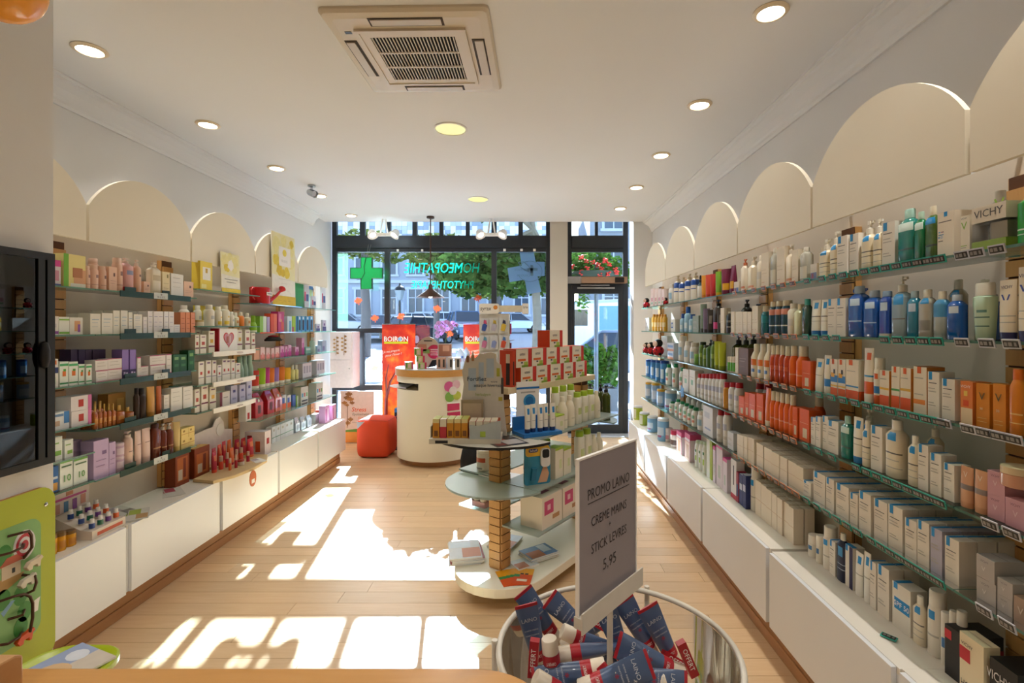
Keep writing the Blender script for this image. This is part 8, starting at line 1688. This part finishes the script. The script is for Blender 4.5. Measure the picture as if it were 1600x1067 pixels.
# black glazed wall case on the pillar
t = thing('wall_display_case', 'black framed smoked glass display case on left pillar', 'display case'); x = -2.149
y0, y1_, z0, z1 = 1.35, 2.204, 1.023, 1.947
b = MB(); b.box(x, x + .012, y0, y1_, z0, z1, m_black)
b.build('back', t)
b = MB()
for a in ((y0, y1_, z0, z0 + .03), (y0, y1_, z1 - .03, z1), (y1_ - .035, y1_, z0 + .03, z1 - .03), (y1_ - .075, y1_ - .045, z0 + .03, z1 - .03)): b.box(x + .012, x + .045, a[0], a[1], a[2], a[3], m_black)
b.build('frame', t)
b = MB(); b.box(x + .034, x + .038, y0, y1_ - .075, z0 + .03, z1 - .03, glass_mat('smoked_glass', (.22, .24, .27), .0, 1.0)); b.build('glass_door', t)
b = MB()
for z in (1.2, 1.4, 1.62, 1.8): b.box(x + .0125, x + .032, y0, y1_ - .08, z, z + .006, mat('#3a3c40', .3))
b.build('inner_shelf', t)
for k, (yy, z, c, w, h) in enumerate(((2.05, 1.626, '#7a4a50', .05, .05), (2.0, 1.626, '#5a4a4a', .03, .04), (2.08, 1.406, '#5a4030', .06, .05), (2.02, 1.206, '#6a6a70', .05, .08), (2.06, 1.056, '#8a8a8a', .06, .09), (2.10, 1.206, '#a05a30', .02, .05))):
    b = MB(); b.box(x + .013, x + .030, yy, yy + w, z, z + h, mat(c, .4)); b.build('displayed_pack', t)
b = MB(); M = Matrix.Translation((x + .05, y1_ - .055, EYE - .118)) ; b.lathe([(.001, -.06), (.014, -.05), (.02, -.02), (.02, .02), (.014, .05), (.001, .06)], m_black, 14, M=M); b.build('handle', t)
# lime activity panel
t = thing('activity_panel', 'lime green wooden play panel with wire bead mazes on pillar', 'play panel'); x = -2.148
def hp(px, py): return (2.14*F/(CX - px), EYE - (py - CY)*2.14/(CX - px))
m_lime = mat('#aab41e', .45, var=.03, scale=5)
cy, cz, w, h = (1.65 + 2.232)/2, (.16 + .905)/2, 2.232 - 1.65, .905 - .16
b = MB(); b.prism([(a, c + (.03 if c > .8 else 0)*(1 - ((a - 2.0)/.25)**2 if a > 1.8 else .4)) for a, c in rrect(w, h, .06, 6, cy, cz)], x, x + .018, m_lime, 'x', side=mat('#b07a40', .5)); b.build('board', t)
b = MB(); g0 = .03; b.prism(rrect(.5, .50, .05, 6, 2.165 - .25, .552), x + .0185, x + .0195, mat('#7fae6a', .5), 'x'); pf = b.build('green_field', t)
def disc(y, z, r, c, k, sy=1.0):
    b = MB(); b.lathe([(0, 0), (r, 0), (r, .0006)], mat(c, .5), 20, M=Matrix.Translation((x + .0196 + .0006*k, y, z)) @ Matrix.Rotation(R(90), 4, 'Y') @ Matrix.Scale(sy, 4, (0, 1, 0))); return b
ty, tz = hp(34, 851)
for k, (r, c) in enumerate(((.062, '#d8d4d4'), (.048, '#b82a3a'), (.034, '#d8d4d4'), (.02, '#b82a3a'))): disc(ty, tz, r, c, k, .75).build('target_print', pf)
for px, py in ((28, 930), (34, 955), (28, 980), (2, 868), (0, 938)): yy, zz = hp(px, py); disc(yy, zz, .042, '#3f8a3a', 0, .7).build('tree_print', pf)
yy, zz = hp(14, 888); b = MB(); b.box(x + .0196, x + .0206, yy - .04, yy + .035, zz - .035, zz + .02, mat('#c8b49a', .5)); b.prism([(yy - .05, zz + .02), (yy + .045, zz + .02), (yy + .02, zz + .05), (yy - .02, zz + .05)], x + .0196, x + .021, mat('#b8563a', .5), 'x'); b.box(x + .0206, x + .0212, yy - .0, yy + .012, zz - .02, zz, m_dark); b.build('house_print', pf)
yy, zz = hp(10, 915); b = MB(); b.prism([(yy - .06, zz - .03), (yy + .05, zz + .01), (yy + .06, zz + .03), (yy - .06, zz + .04)], x + .0196, x + .0202, mat('#b08a50', .5), 'x'); b.build('path_print', pf)
yy, zz = hp(11, 951); b = MB(); b.prism([(yy - .025, zz - .02), (yy + .02, zz + .025), (yy + .005, zz + .03), (yy - .035, zz + .0)], x + .0196, x + .0204, mat('#7aa4c4', .5), 'x'); b.build('dragonfly_print', pf)
m_wire = mat('#4a2d1c', .35, .3)
def wire(pxs, d=.035):
    pts = []
    for i, (px, py) in enumerate(pxs): yy, zz = hp(px, py); pts.append((x + .019 + (d if 0 < i < len(pxs) - 1 else .0), yy, zz))
    b = MB(); b.tube(pts, .0055, m_wire, 8); b.build('maze_wire', t)
wire([(8, 838), (18, 832), (28, 830), (32, 836), (33, 855), (33, 872)]); wire([(-20, 872), (0, 864), (20, 855), (33, 850)], .03)
wire([(30, 898), (38, 900), (40, 910), (36, 922), (28, 932)]); wire([(-12, 942), (4, 932), (20, 928), (30, 932), (34, 942), (34, 965), (30, 986), (44, 992)]); wire([(8, 968), (20, 961), (34, 953)], .03); wire([(-20, 1010), (-4, 1006), (14, 996), (30, 988)], .03)
def critter(label_c, px, py, c, s):
    yy, zz = hp(px, py); b = MB(); xx = x + .045
    b.prism([(yy - s, zz - s*.1), (yy - s*.7, zz - s*.6), (yy - s*.3, zz - s*.6), (yy - s*.2, zz - s*.2), (yy + s*.3, zz - s*.2), (yy + s*.4, zz - s*.6), (yy + s*.7, zz - s*.6), (yy + s*.8, zz + s*.1), (yy + s*1.1, zz + s*.3), (yy + s*.9, zz + s*.7), (yy + s*.5, zz + s*.55), (yy - s*.6, zz + s*.4)], xx - .009, xx + .009, mat(c, .45), 'x'); o = b.build('sliding_animal', t, bevel=.002); o['label'] = label_c
critter('cream wooden cow bead', 38, 880, '#d8c8b0', .034); critter('pale wooden sheep bead', 28, 908, '#cfc6b4', .034); critter('orange wooden cat bead', 24, 996, '#cf4a1e', .036)
yy, zz = hp(52, 944); b = MB(); b.prism([(yy - .012, zz - .03), (yy + .008, zz - .03), (yy + .012, zz), (yy + .018, zz + .025), (yy - .008, zz + .02), (yy - .014, zz)], x + .0196, x + .0204, m_paper, 'x'); b.build('cow_print', pf)
yy, zz = hp(68, 788); b = MB(); b.lathe([(.009, 0), (.009, .002), (.004, .005), (.001, .005)], m_chrome, 14, M=Matrix.Translation((x + .018, yy, zz)) @ Matrix.Rotation(R(90), 4, 'Y')); b.build('screw', t)
# lime stool with magazine
t = thing('child_stool', 'lime green rounded plastic stool behind the sales counter', 'stool', (-1.505, 1.54, 0))
m_l2 = mat('#a8b81a', .3, var=.02); b = MB()
rs = []
for ins, z in ((.012, .502), (0, .506), (0, .522), (.006, .528), (.018, .526), (.03, .518)): rs.append([(px_, py_, z) for px_, py_ in rrect(.29 - 2*ins, .35 - 2*ins, .10 - ins*.5, 8)])
b.rings(rs, m_l2, True, True); b.build('seat', t)
for sx in (-1, 1):
    for sy in (-1, 1): b = MB(); b.tube([(sx*.08, sy*.11, .503), (sx*.12, sy*.15, .002)], [.018, .014], m_l2, 10); b.build('leg', t)
t = thing('magazine', 'magazine with blond child photo lying on lime stool', 'magazine', (-1.50, 1.555, .5285), R(-22)); b = MB(); b.box(-.095, .095, -.13, .13, 0, .006, m_paper); b.build('pages', t)
b = MB(); b.box(-.095, .0, -.13, .13, .006, .0065, mat('#9aa8c8', .35)); b.box(.0, .095, -.13, .13, .006, .0065, mat('#d0c4b4', .35)); b.poly([(.0 + .055*math.cos(R(a)), .05*math.sin(R(a)), .007) for a in range(0, 360, 24)], mat('#d8b488', .4)); b.poly([(-.03 + .035*math.cos(R(a)), .085 + .03*math.sin(R(a)), .0068) for a in range(0, 360, 30)], mat('#d8dce4', .4)); b.box(-.02, .0, -.005, .002, .0071, .0074, mat('#8a5a4a', .4)); b.box(.02, .035, -.015, .015, .0071, .0074, mat('#b86a5a', .4)); b.build('cover_print', t)
finish_labels()
bpy.context.view_layer.update()
